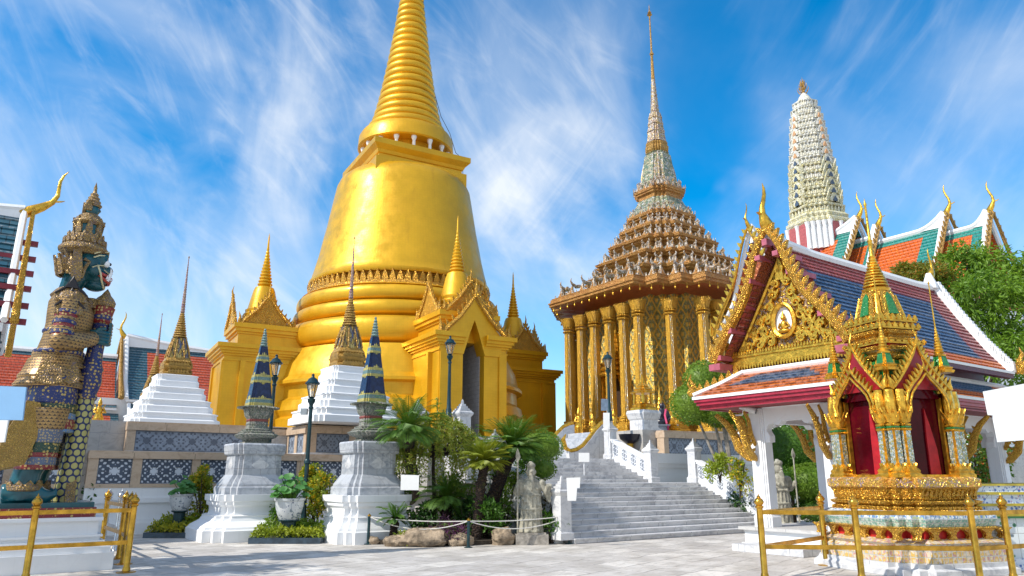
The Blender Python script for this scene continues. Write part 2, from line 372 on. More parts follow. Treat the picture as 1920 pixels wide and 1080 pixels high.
def leafmat(name, c1, c2, c3=None, rough=.5, trans=.35, sc=1.2):
    t = Nt(name); oi = t.co('Object'); n = t.noise(oi, sc, 4, .6).outputs[0]; n2 = t.n('ShaderNodeTexWhiteNoise'); t.l(t.mp(oi, (9, 9, 9)), n2.inputs['Vector'])
    vr = t.vor(oi, 14); k = t.sep(vr.outputs['Color'])[0]
    c = t.mix(t.rmp(n, .3, .7), c1, c2); c = t.mix(t.math('MULTIPLY', k, .55), c, mul(c2, 1.25))
    if c3: c = t.mix(t.rmp(t.sep(vr.outputs['Color'])[1], .80, .86), c, c3)
    t.fin(c, rough, 0)
    tr = t.n('ShaderNodeBsdfTranslucent'); t.l(t.mix(1., c, (1.3, 1.25, .5), 'MULTIPLY'), tr.inputs[0]); ms = t.n('ShaderNodeMixShader'); ms.inputs[0].default_value = trans
    t.l(t.b.outputs[0], ms.inputs[1]); t.l(tr.outputs[0], ms.inputs[2]); t.l(ms.outputs[0], t.t.nodes['Material Output'].inputs[0])
    return t.mat
# ------------------------------------------------------------------ shared materials
gold_big = gold_tile('gold_chedi_tile', GOLD, .17, big=True)
gold_wall = gold_tile('gold_wall_tile', (.70, .375, .010), .15, .40, .36)
carved = filigree('carved_gold', (.76, .42, .05), (.20, .06, .012), 9, .7, .32)
carved_fine = filigree('carved_gold_fine', (.80, .46, .06), (.30, .09, .015), 16, .8, .25, .02)
gilt = plain('gilt', (.76, .43, .05), .28, .8, .4, 9, .45, 22, .025)
gilt_dull = filigree('dull_gilt', (.56, .33, .08), (.14, .05, .015), 7, .45, .45, .04, .9)
white = whitewash('whitewash'); white_clean = whitewash('white_paint', (.80, .81, .82), .16)
marble_w = marble('white_marble', (.72, .72, .72), (.42, .43, .46), 1.3, 4.0)
marble_g = marble('grey_marble', (.52, .54, .57), (.24, .27, .32), .62, .46)
marble_step = marble('step_marble', (.74, .73, .72), (.42, .42, .44), 1.15, 50., vs=1.6)
tan = marble('tan_stone', (.60, .46, .33), (.44, .30, .19), 1.7, 3.0, (.2, .15, .1))
def lattice(name, base, light, s, thr=.5):
    t = Nt(name); x, y, z = t.sep(t.co('UV'))
    fx = t.math('ABSOLUTE', t.math('SUBTRACT', t.math('FRACT', x), .5)); fy = t.math('ABSOLUTE', t.math('SUBTRACT', t.math('FRACT', y), .5))
    g1 = t.math('MULTIPLY', t.math('SINE', t.math('MULTIPLY', fx, s)), t.math('SINE', t.math('MULTIPLY', fy, s)))
    g2 = t.math('SINE', t.math('MULTIPLY', t.math('ADD', fx, fy), s*1.25)); g3 = t.math('COSINE', t.math('MULTIPLY', t.math('SUBTRACT', fx, fy), s*.8))
    f = t.math('ADD', t.math('ADD', g1, t.math('MULTIPLY', g2, .6)), t.math('MULTIPLY', g3, .5))
    k = t.rmp(f, thr, thr+.08)
    star = t.math('MINIMUM', t.math('ADD', t.math('MAXIMUM', fx, t.math('MULTIPLY', fy, 2.4)), 0.), t.math('MAXIMUM', fy, t.math('MULTIPLY', fx, 2.4)))
    k = t.math('MAXIMUM', k, t.rmp(star, .17, .14))
    n = t.noise(t.co(), 5, 5).outputs[0]
    c = t.mix(t.rmp(n, .3, .7), base, mul(base, .7)); c = t.mix(k, c, light)
    return t.fin(c, .6, 0, t.bump(k, .8, -.03))
panel_dark = lattice('panel_slate', (.075, .10, .145), (.58, .62, .68), 26, .62)
panel_blue = lattice('panel_bluegrey', (.27, .32, .40), (.10, .12, .16), 22, .55)
# ------------------------------------------------------------------ plaza
def ground():
    t = Nt('flagstones'); v = t.mp(t.pos(), rot=(0, 0, R(-52)))
    w = t.noise(v, .9, 2); vd = t.n('ShaderNodeVectorMath', operation='ADD'); t.l(v, vd.inputs[0]); ws = t.n('ShaderNodeVectorMath', operation='SCALE'); t.l(w.outputs['Color'], ws.inputs[0]); ws.inputs[3].default_value = .22; t.l(ws.outputs[0], vd.inputs[1]); br = t.brick(vd.outputs[0], 1.05, .66, .016, .43, (1, 1, 1), (0, 0, 0), (.5, .5, .5), .3)
    k = t.sep(br.outputs['Color'])[0]; n = t.noise(v, 1.2, 8, .68).outputs[0]; n2 = t.noise(t.mp(v, (.6, 3, 1)), 1.6, 7, .7).outputs[0]
    c = t.mix(k, (.70, .66, .60), (.47, .44, .41)); c = t.mix(t.rmp(n, .38, .64, 0, .75), c, (.36, .33, .29)); c = t.mix(t.rmp(n2, .54, .74, 0, .5), c, (.72, .70, .66))
    fl = t.noise(v, 7, 6, .75).outputs[0]; c = t.mix(t.rmp(fl, .58, .70, 0, .75), c, (.26, .23, .20)); f2 = t.noise(t.mp(v, (1, 4, 1)), 2.6, 7, .72).outputs[0]; c = t.mix(t.rmp(f2, .54, .64, 0, .65), c, (.29, .26, .23))
    c = t.mix(t.math('MULTIPLY', br.outputs['Fac'], t.rmp(t.noise(v, 1.8, 4).outputs[0], .35, .6, .25, .95)), c, (.20, .18, .16))
    m = t.fin(c, .8, 0, t.bump(t.math('ADD', t.math('MULTIPLY', br.outputs['Fac'], -1.2), t.math('ADD', n, t.math('MULTIPLY', fl, .6))), .5, .02))
    b = MB(); b.quad((-900, -900, 0), (900, -900, 0), (900, 900, 0), (-900, 900, 0))
    struct(b.build('ground', m))
ground()
# ------------------------------------------------------------------ terraces (a, b frame)
ZT, ZP = 2.28, 3.42
paving = marble('terrace_paving', (.50, .48, .45), (.36, .34, .32), 1.0, 1.0)
def block(name, poly, z0, z1, m):
    b = MB(); b.loft([tuple(W3(*p)[:2]) for p in poly], [(1, z0), (1, z1)]); return struct(b.build(name, m))
block('lower_terrace', [(-60, 24.82), (11.6, 24.82), (11.6, 21.3), (19.75, 21.3), (19.75, 19.72), (70, 19.72), (70, 130), (-60, 130)], .004, ZT, paving)
block('upper_terrace', [(-60, 27.25), (9.0, 27.25), (9.0, 25.5), (12.2, 25.5), (12.2, 31), (20.6, 31), (20.6, 20.6), (70, 20.6), (70, 128), (-60, 128)], ZT+.004, ZP-.02, paving)
def wall(label, p0, p1, z0, kind, panels, h_base, h_pan, h_cop, group, plinth=True, base_m=None):
    """parapet / retaining wall: moulded white base, panels between stone pilasters, coping"""
    A = W3(*p0); B = W3(*p1); d = B-A; Ln = d.length; rz = math.atan2(d.y, d.x)
    t = thing('panelled_wall', label, 'wall', (A.x, A.y, z0), rz, group)
    m = MB()
    if h_base > .5:
        for (o, za, zb) in ((.16, 0, h_base*.22), (.10, h_base*.22, h_base*.30), (.03, h_base*.30, h_base*.62), (.10, h_base*.62, h_base*.72), (.05, h_base*.72, h_base)): m.box(0, -o, za, Ln, .35, zb)
    else: m.box(0, -.06, 0, Ln, .35, h_base)
    m.build('base', base_m or white_clean, t)
    z1 = h_base; z2 = h_base+h_pan
    c = MB(); c.box(-.02, -.09, z2, Ln+.02, .40, z2+h_cop*.75); c.box(-.01, -.05, z2+h_cop*.75, Ln+.01, .36, z2+h_cop)
    if h_base > .5: c.box(-.01, -.07, z1-.11, Ln+.01, -.051, z1)
    c.build('coping', tan, t)
    x = 0.
    for i, w in enumerate(panels):
        pw = .26
        q = MB(); q.box(x, -.035, z1, x+pw, .33, z2); q.build('pilaster', tan, t)
        x0 = x+pw; x1 = x+w; k = max(1, round((x1-x0)/h_pan))
        q = MB(); q.quad((x0, 0, z1), (x1, 0, z1), (x1, 0, z2), (x0, 0, z2), uv=[(0, 0), (k, 0), (k, 1), (0, 1)])
        q.quad((x1, .3, z1), (x0, .3, z1), (x0, .3, z2), (x1, .3, z2), uv=[(0, 0), (k, 0), (k, 1), (0, 1)])
        fr = .03
        for (a0, c0, a1, c1) in ((x0, z1, x1, z1+fr), (x0, z2-fr, x1, z2), (x0, z1+fr, x0+fr, z2-fr), (x1-fr, z1+fr, x1, z2-fr)): q.box(a0, -.02, c0, a1, .02, c1)
        q.build('pierced_panel', kind, t); x = x1
    q = MB(); q.box(x, -.035, z1, max(x+.26, Ln), .33, z2); q.build('pilaster', tan, t)
    return t
def even(L, n): return [(L-.26)/n]*n
G1 = 'panelled walls of the terraces'
wall('long lower terrace wall with dark pierced panels behind the hedges and the cone plinths', (2.35, 24.6), (12.0, 24.6), 0, panel_dark, [1.15]+even(8.5, 5), 1.42, .72, .22, G1)
wall('lower terrace wall with dark pierced panels seen behind the legs of the demon guardian', (-9.0, 24.72), (2.2, 24.72), 0, panel_dark, even(11.2, 7), 1.42, .72, .22, G1)
H2 = (.16, .66, .28)
for lab, p0, p1, n in (
    ('upper parapet under the left of the two large white chedi bases, tan frame and blue-grey panels', (3.55, 26.9), (7.6, 26.9), 1),
    ('set-back parapet behind the head end of the club, left of the large white chedi base', (-8, 27.6), (3.4, 27.6), 6),
    ('short set-back parapet between the left white chedi base and the marble cone plinth', (7.7, 27.3), (9.1, 27.3), 1),
    ('upper parapet facing the viewer under the front white chedi base, beside the lamp post', (9.0, 25.15), (12.2, 25.15), 2),
    ('receding side parapet running back from the corner by the lamp post', (8.95, 27.3), (8.95, 25.2), 2),
    ('parapet with blue-grey panels right of the staircase, in front of the gold pillared shrine', (21.3, 20.2), (31, 20.2), 6)):
    L_ = math.dist(p0, p1); wall(lab, p0, p1, ZT, panel_blue, even(L_, n), *H2, G1, base_m=marble_w)
# corner piers of the left chedi parapet
# ------------------------------------------------------------------ the great staircase
def stairs():
    t = thing('marble_staircase', 'broad grey marble staircase climbing to the terrace between white balustrades', 'staircase', W3(12.2, 14.7), ROT)
    n = 11; r = 1.43/n; tr = .30; w = 8.1
    for i in range(n):
        m = MB(); m.M = Matrix.Translation((0, 0, 0)); z = r*(i+1)
        m.box(0, tr*i, r*i if i else .004, w, tr*n+1.2, z-.035); m.box(-.01, tr*i-.03, z-.035, w+.01, tr*n+1.2+.004*i, z)
        m.build('step', marble_step, t)
    y0 = tr*n+1.2; n2 = 7; r2 = (ZT-1.43)/n2; w2 = 7.35
    for i in range(n2):
        m = MB(); z = 1.43+r2*(i+1); m.box(0, y0+tr*i, 1.43+r2*i+.002, w2, y0+tr*n2+.2, z-.035); m.box(-.01, y0+tr*i-.03, z-.035, w2+.01, y0+tr*n2+.2+.004*i, z)
        m.build('step', marble_step, t)
stairs()
def ornate(name, base, light):
    t = Nt(name); x, y, z = t.sep(t.co('UV')); fx = t.math('ABSOLUTE', t.math('SUBTRACT', t.math('FRACT', x), .5)); fy = t.math('ABSOLUTE', t.math('SUBTRACT', y, .5))
    r2 = t.math('ADD', t.math('POWER', t.math('MULTIPLY', fx, 2.5), 2.), t.math('POWER', t.math('MULTIPLY', fy, 2.2), 2.)); ins = t.rmp(r2, 1.02, .95)
    g = t.math('ADD', t.math('SINE', t.math('MULTIPLY', fx, 34)), t.math('ADD', t.math('SINE', t.math('MULTIPLY', fy, 25)), t.math('SINE', t.math('MULTIPLY', t.math('ADD', fx, fy), 30)))); k = t.math('MULTIPLY', t.rmp(g, .0, .25), ins)
    rim = t.math('MULTIPLY', t.rmp(r2, .78, .83), ins); k = t.math('MULTIPLY', k, t.math('SUBTRACT', 1., rim))
    return t.fin(t.mix(k, base, light), .6, 0, t.bump(k, .8, -.03))
orn = ornate('carved_balustrade', (.66, .68, .71), (.20, .22, .26))
def newel(m, x, y, z0, h, s):
    m.loft(sq(), [(s*1.25, z0), (s*1.25, z0+.16), (s*1.05, z0+.2), (s, z0+.26), (s, z0+h*.68), (s*1.12, z0+h*.70), (s*1.3, z0+h*.735), (s*1.3, z0+h*.76), (s*1.05, z0+h*.78), (s*1.05, z0+h*.80), (s*.85, z0+h*.80), (s*.85, z0+h*.83), (s*.62, z0+h*.83), (s*.62, z0+h*.87), (s*.42, z0+h*.87), (s*.4, z0+h*.91), (s*.2, z0+h*.91), (s*.13, z0+h*.97), (.001, z0+h)], (x, y))
def balustrade(label, a, b0, z0, b1, z1, hh=.78, hn=1.55):
    o = W3(a, b0); t = thing('stair_balustrade', label, 'balustrade', (o.x, o.y, 0), ROT, 'carved balustrades of the staircase'); d = b1-b0; k = (z1-z0)/d
    P = lambda y, h: (y, z0+k*y+h)
    y0, y1 = .12, d-.12
    m = MB()
    def slab(ya, yb, h0, h1, x0, x1): m.prism([P(ya, h0), P(yb, h0), P(yb, h1), P(ya, h1)], x1-x0, ((x0+x1)/2, 0, 0), (0, 1, 0), (0, 0, 1))
    slab(y0, y1, -.15, .16, -.13, .13); slab(y0, y1, .16, .22, -.10, .10); slab(y0, y1, hh-.06, hh, -.12, .12); slab(y0, y1, hh, hh+.07, -.15, .15)
    m.build('rail', white_clean, t)
    n = max(3, round((y1-y0)/.42)); q = MB()
    for sx in (-1, 1):
        A = [(sx*.07, *P(y0, .22)), (sx*.07, *P(y1, .22)), (sx*.07, *P(y1, hh-.06)), (sx*.07, *P(y0, hh-.06))]; uv = [(0, 0), (n, 0), (n, 1), (0, 1)]
        if sx < 0: A = A[::-1]; uv = uv[::-1]
        q.quad(*A, uv=uv)
    q.build('carved_infill', orn, t)
    for y, z in ((0, z0), (d, z1)):
        p = MB(); newel(p, 0, y, z, hn, .17); p.build('newel_post', marble_w, t)
balustrade('lower right balustrade of the staircase, white with carved ovals, sloping down to the pavilion', 20.5, 14.95, .1, 18.0, 1.43)
balustrade('upper right balustrade of the staircase ending at the lamp post on the terrace', 19.55, 19.2, 1.43, 21.3, ZT, .75, 1.5)
balustrade('lower left balustrade of the staircase, mostly hidden by clipped bushes and the stone warrior', 12.0, 14.95, .1, 18.0, 1.43)
def landing_wall():
    o = W3(19.75, 19.35); t = thing('landing_wall', 'plain white retaining wall facing the landing between the two right balustrades', 'wall', o, ROT)
    m = MB(); 
    for (d, za, zb) in ((.10, 1.0, 1.65), (.02, 1.65, 1.95), (.08, 1.95, 2.1), (.14, 2.1, 2.46)): m.box(-.0, -d, za, 14, .36, zb)
    m.build('masonry', white_clean, t); m = MB(); m.box(.9, -.02, .004, 14, .36, 1.0); m.build('footing', white, t)
landing_wall()
# ------------------------------------------------------------------ the great golden chedi
CH = at(750, 560, 47.0); CHR = R(30)
def chedi():
    t = thing('golden_chedi', 'giant bell-shaped golden stupa with a ringed spire rising out of the picture', 'stupa', (CH.x, CH.y, ZP), CHR)
    D = 47.0
    def rz(px, v):
        p = at(750, v, D); dc = D*_c + (p.z-EYE)*_s
        return (px*dc/F, p.z-ZP)
    b = MB()
    pr = [(242, 845), (242, 822), (243, 800), (236, 796), (240, 786), (236, 770), (228, 764), (226, 744), (236, 741), (236, 736), (228, 728), (222, 706), (212, 690), (206, 679)]
    P = [rz(*q) for q in pr]; P[0] = (P[0][0], -.1); b.lathe(P, 8 if False else 64); b.build('base_tier', gold_big, t, 30)
    b = MB(); P = [rz(206, 680)]
    def ring(r0, v0, v1, bulge):
        for k in range(9):
            a = -PI/2 + PI*k/8; P.append(rz(r0 + bulge*math.cos(a), (v0+v1)/2 - (v1-v0)/2*math.sin(a)*-1*-1))
    for r0, v0, v1, bu in ((193, 632, 674, 13), (184, 604, 628, 8), (178, 578, 602, 8)):
        P.append(rz(r0-3, v1+2)); ring(r0, v0, v1, bu); P.append(rz(r0-2, v0-1)); P.append(rz(r0+1, v0-2))
    P.sort(key=lambda q: q[1]); P.append(rz(169, 572)); b.lathe(P, 96); b.build('ring_moulding', gold_big, t, 40)
    b = MB(); P = [rz(*q) for q in ((169, 573), (168, 570), (168, 567))]; b.lathe(P, 96)
    r0, z0 = rz(160, 568); r1, z1 = rz(165, 549); n = 84
    b.lathe([(r0, z0), (r0, z1)], 96)
    for i in range(n):                                  # lotus petals round the foot of the bell
        a = 2*PI*i/n; c, s = math.cos(a), math.sin(a)
        b.leaf((c*(r0+.10), s*(r0+.10), z0), (z1-z0)*.98, .38, .24, (-s, c, 0), (c*.18, s*.18, 1))
    b.build('petal_band', carved, t)
    b = MB(); P = [rz(*q) for q in ((165, 551), (167, 548), (167, 544), (163, 541), (161, 532), (158, 522), (151, 497), (145, 470), (138, 440), (132, 410), (127, 385), (123, 366), (117, 354), (108, 347), (92, 343), (60, 341))]
    b.lathe(P, 128); b.build('bell', gold_big, t, 50)
    z = lambda v: at(750, v, D).z - ZP
    h = MB()
    h.loft(sq(), [(3.2, z(395)), (3.2, z(340)), (2.95, z(339)), (2.95, z(333)), (3.03, z(332)), (3.12, z(327)), (3.24, z(324)), (3.4, z(320)), (3.4, z(311))])
    h.build('square_throne', gold_wall, t)
    zt = z(311); zr = z(289)
    m = MB(); m.lathe([(2.35, zt), (2.35, zr)], 40); m.build('drum', gold_wall, t, 30)
    for i in range(16):
        a = 2*PI*(i+.5)/16; m = MB(); x, y = 2.95*math.cos(a), 2.95*math.sin(a)
        m.lathe([(.16, zt), (.16, zt+.12), (.11, zt+.16), (.10, zr-.3), (.13, zr-.25), (.18, zr-.1), (.18, zr+.02)], 10, (x, y)); m.build('column', white_clean, t, 40)
    m = MB(); rr = 87*52/F; m.lathe([(2.0, zr), (rr*.97, zr), (rr, zr+.08), (rr*.985, z(268)), (rr*.94, z(261)), (2.85, z(257))], 64); m.build('crown_ring', gold_wall, t, 30)
    for i in range(24):
        a = 2*PI*i/24; m.M = Matrix()
    s = MB(); N = 27; P = []; v0 = 244.; zz0 = z(257); zz1 = zz0 + 15.0; r0, r1 = 2.82, .30
    for i in range(N):
        f0 = 1-(1-i/N)**1.06; f1 = 1-(1-(i+1)/N)**1.06; za = zz0+(zz1-zz0)*f0; zb = zz0+(zz1-zz0)*f1; ra = r0+(r1-r0)*(f0**.68); rb_ = r0+(r1-r0)*(f1**.68); hh = zb-za
        P.append((ra*.87, za))
        for q in range(7):
            an = -PI/2+PI*q/6; P.append((ra*.90+hh*.33*math.cos(an)*.95, za+hh*.52+hh*.42*math.sin(an)))
    s.lathe(P, 56); s.build('ringed_spire', gold_big, t, 45)
    m = MB(); m.lathe([(.28, zz1-.02), (.26, zz1+.5), (.22, zz1+3), (.34, zz1+3.2), (.2, zz1+3.5), (.12, zz1+6), (.001, zz1+6.6)], 20); m.build('finial', gold_wall, t, 40)
    m = MB(); pts = []
    for i in range(40): pts.append((math.cos(R(-28))*1, 0, 0))
    # lightning cable down the right flank
    a = R(-30); path = []
    for (r, zz) in [(.75, zz1-3), (1.45, zz0+5), (2.4, zz0+1.6), (3.05, zz0+.3), (3.5, zr+.1), (4.0, zr-.35), (4.05, z(346))]: path.append((r*math.cos(a), r*math.sin(a), zz))
    m.tube(path, .022, 5); m.build('cable', plain('cable_dark', (.10, .09, .08), .7), t)
    # porches
    for k, (rz_, door) in enumerate(((R(-90), True), (R(180), False), (0, False), (R(90), False))):
        porch(t, rz_, door)
dark_in = marble('porch_brick', (.42, .43, .45), (.30, .31, .33), .42, .22, (.22, .22, .23))
def minichedi(m, c, z0, z1, r):
    h = z1-z0; P = [(1.0, 0), (1.0, .05), (.93, .06), (.95, .09), (.86, .11), (.88, .14), (.78, .16), (.80, .185), (.70, .20), (.66, .24), (.58, .32), (.50, .39), (.44, .42), (.30, .435)]
    for i in range(12):
        f = i/12; rr = .30*(1-f)**1.1+.045; zz = .44+.40*f; P += [(rr*.8, zz), (rr, zz+.012), (rr, zz+.022)]
    P += [(.05, .85), (.035, .95), (.001, 1.0)]
    m.lathe([(a*r, z0+b*h) for a, b in P], 28, c)
def pediment(m, w, h, o, ux, ny, lv=1, field=True):
    """gilded gable: carved field, serrated flame edge, curled ends; faces ny"""
    o = Vector(o); ux = Vector(ux); ny = Vector(ny); uz = Vector((0, 0, 1))
    m.mi = 1
    if field: m.prism([(-w, 0), (w, 0), (w*.52, h*.42), (0, h), (-w*.52, h*.42)], .14, o, ux, uz)
    m.mi = 0
    for sx in (-1, 1):
        ed = [(w*1.12, -.02*h), (w*.98, .14*h), (w*.55, .48*h), (w*.22, .86*h), (0, 1.13*h)]
        path = [o + ux*(sx*x) + uz*z + ny*.08 for x, z in ed]
        m.tube(path, [.10*h**.5, .10*h**.5, .09*h**.5, .085*h**.5, .06], 6)
        n = 9*lv
        for i in range(n):
            f = (i+.5)/n*(len(ed)-1); a = int(f); g = f-a; x = ed[a][0]+(ed[a+1][0]-ed[a][0])*g; z = ed[a][1]+(ed[a+1][1]-ed[a][1])*g
            m.leaf(o + ux*(sx*x) + uz*(z+.03) + ny*.08, .17*h, .10*h, .08, ux, uz + ux*(sx*.5), 0)
        x = w*1.12; m.tube([o+ux*(sx*x)+ny*.08, o+ux*(sx*(x+.09*h))+uz*.06*h+ny*.08, o+ux*(sx*(x+.07*h))+uz*.22*h+ny*.08, o+ux*(sx*(x+.13*h))+uz*.42*h+ny*.08], [.07*h, .07*h, .045*h, .005], 6)
    m.tube([o+uz*1.05*h+ny*.08, o+uz*1.22*h+ny*.10, o+uz*1.40*h+ny*.16, o+uz*1.62*h+ny*.08], [.07*h, .05*h, .03*h, .004], 6)
def porch(par, rz_, door):
    """a porch running out along local -x after turning by rz_ (front face at -x)"""
    Mx = Matrix.Rotation(rz_ + PI, 4, 'Z') @ Matrix.Identity(4)
    M0 = Matrix.Rotation(rz_, 4, 'Z')
    X0, X1, Wd = 10.9, 4.5, 1.95                        # front, back, half width: along +x of the turned frame
    def mk(): m = MB(); m.M = M0; return m
    zc, zw, za, zt = 5.4, 4.75, 6.25, 6.7
    m = mk()
    if door:
        # side walls and front piers leave a pointed doorway
        m.box(X1, -Wd, -.1, X0, -.62, zw); m.box(X1, .62, -.1, X0, Wd, zw)
        arch = [(-.62, zw-.4), (-.5, zw-.02), (-.26, zw+.75), (0, zw+1.45), (.26, zw+.75), (.5, zw-.02), (.62, zw-.4), (1.6, zw-.4), (1.6, zc), (.85, zc+.85), (0, zc+1.9), (-.85, zc+.85), (-1.6, zc), (-1.6, zw-.4)]
        m.prism([(y, z) for y, z in arch][::-1], .9, (X0-.37, 0, 0), (0, 1, 0), (0, 0, 1))
    else: m.box(X1, -Wd, -.1, X0, Wd, zw)
    # base and string courses
    bs = (((-Wd-.22, -.62), (.62, Wd+.22)) if door else ((-Wd-.22, Wd+.22),))
    for (y0, y1) in bs:
        m.box(X1, y0, -.1, X0+.22, y1, .35); m.box(X1, y0*.97 if y0 < -1 else y0, .35, X0+.14, y1*.97 if y1 > 1 else y1, .62)
        for (o, z0, z1) in ((.06, zw-.28, zw-.2), (.10, zw, zw+.12), (.22, zw+.12, zw+.25), (.32, zw+.25, zw+.42), (.44, zw+.42, zc)):
            m.box(X1, y0+.22-o if y0 < -1 else y0, z0, X0+o, y1-.22+o if y1 > 1 else y1, z1)
        if not door: pass
    # corner pilasters
    for sy in (-1, 1):
        for (xx, yy) in ((X0+.05, sy*(Wd-.25)), (X0-.9, sy*(Wd+.03))):
            m.box(xx-.22, yy-.22, .62, xx+.05, yy+.22, zw-.28)
    m.build('porch', gold_wall, par)
    a = mk()
    wa = Wd-.45; xa = X0-.7
    a.box(X1-.5, -wa, zc-.3, xa, wa, za-.15)
    for (o, z0, z1) in ((.08, za-.15, za-.02), (.2, za-.02, za+.18), (.30, za+.18, zt)): a.box(X1-.5, -wa-o, z0, xa+o, wa+o, z1)
    a.build('porch_attic', gold_wall, par)
    p = mk()
    pediment(p, 1.25, 1.55, (xa+.16, 0, zt), (0, 1, 0), (1, 0, 0))
    for sy in (-1, 1): pediment(p, 1.25, 1.55, (xa-1.5, sy*(wa+.12), zt), (-sy, 0, 0), (0, sy, 0))
    if door: pediment(p, 1.65, 1.95, (X0+.12, 0, zc-.05), (0, 1, 0), (1, 0, 0), 1, False)
    p.build('pediment', [carved, carved], par)
    c = mk(); minichedi(c, (xa-1.5, 0), zt, zt+6.1, 1.25); c.build('small_spire', gold_wall, par, 40)
    if door:
        d = mk(); d.box(X0-3.2, -.7, 0, X0-3.0, .7, 6.2); d.box(X0-3.0, -.66, -.05, X0-.5, -.60, 5.4); d.box(X0-3.0, .60, -.05, X0-.5, .66, 5.4); d.box(X0-.2, -1.2, -.1, X0+.6, 1.2, .18)
        d.build('doorway', dark_in, par)
chedi()
# ------------------------------------------------------------------ the pillared shrine with the tiered spire (mondop)
MO = at(1246, 545, 47.0)
mirror = mosaic('mirror_mosaic', [(.75, .50, .12), (.62, .64, .66), (.85, .60, .16), (.40, .44, .48), (.55, .36, .08), (.78, .78, .74)], 22, .22, .55, (.20, .12, .03))
tier_mat = filigree('tier_cornice', (.56, .27, .07), (.12, .035, .012), 6, .25, .5, .04, .9, (.12, .55), (.30, .20, .05))
antefix_mat = mosaic('antefix_mosaic', [(.46, .38, .29), (.56, .50, .42), (.34, .23, .13), (.62, .57, .50), (.48, .29, .10), (.38, .36, .34)], 9, .55, .08, (.14, .08, .05))
green_mosaic = mosaic('green_glass_mosaic', [(.20, .26, .16), (.36, .36, .24), (.12, .20, .14), (.46, .42, .26), (.50, .50, .46)], 8, .35, .2, (.14, .10, .05))
spire_mosaic = mosaic('spire_mosaic', [(.46, .36, .26), (.58, .50, .40), (.34, .22, .15), (.56, .42, .16), (.44, .42, .42)], 11, .35, .3, (.12, .06, .03))
def diamond():
    t = Nt('diamond_wall'); x, y, z = t.sep(t.co()); s = t.math('ADD', x, y)
    u = t.math('MULTIPLY', s, 1.35); w = t.math('MULTIPLY', z, .95)
    f1 = t.math('ABSOLUTE', t.math('SUBTRACT', t.math('FRACT', t.math('ADD', u, w)), .5)); f2 = t.math('ABSOLUTE', t.math('SUBTRACT', t.math('FRACT', t.math('SUBTRACT', u, w)), .5))
    line = t.rmp(t.math('MAXIMUM', f1, f2), .38, .43); dot = t.rmp(t.math('ADD', f1, f2), .26, .20)
    p = t.vor(t.co(), 16); r = t.n('ShaderNodeValToRGB'); r.color_ramp.interpolation = 'CONSTANT'; e = r.color_ramp.elements; e[0].color = (.36, .32, .10, 1); e[1].position = .5; e[1].color = (.22, .24, .13, 1); q = e.new(.75); q.color = (.5, .46, .26, 1)
    t.l(t.sep(p.outputs['Color'])[0], r.inputs[0])
    k = t.math('MAXIMUM', line, dot); c = t.mix(k, r.outputs[0], (.88, .55, .09)); c = t.mix(t.rmp(t.noise(t.co(), .8, 4).outputs[0], .4, .7, 0, .25), c, (.42, .26, .04))
    return t.fin(c, .33, .55, t.bump(t.math('ADD', k, t.math('MULTIPLY', p.outputs['Distance'], 2.)), .8, .03))
dia = diamond()
col_gold = filigree('antique_gold', (.74, .43, .05), (.22, .09, .02), 20, .65, .3, .015, .7)
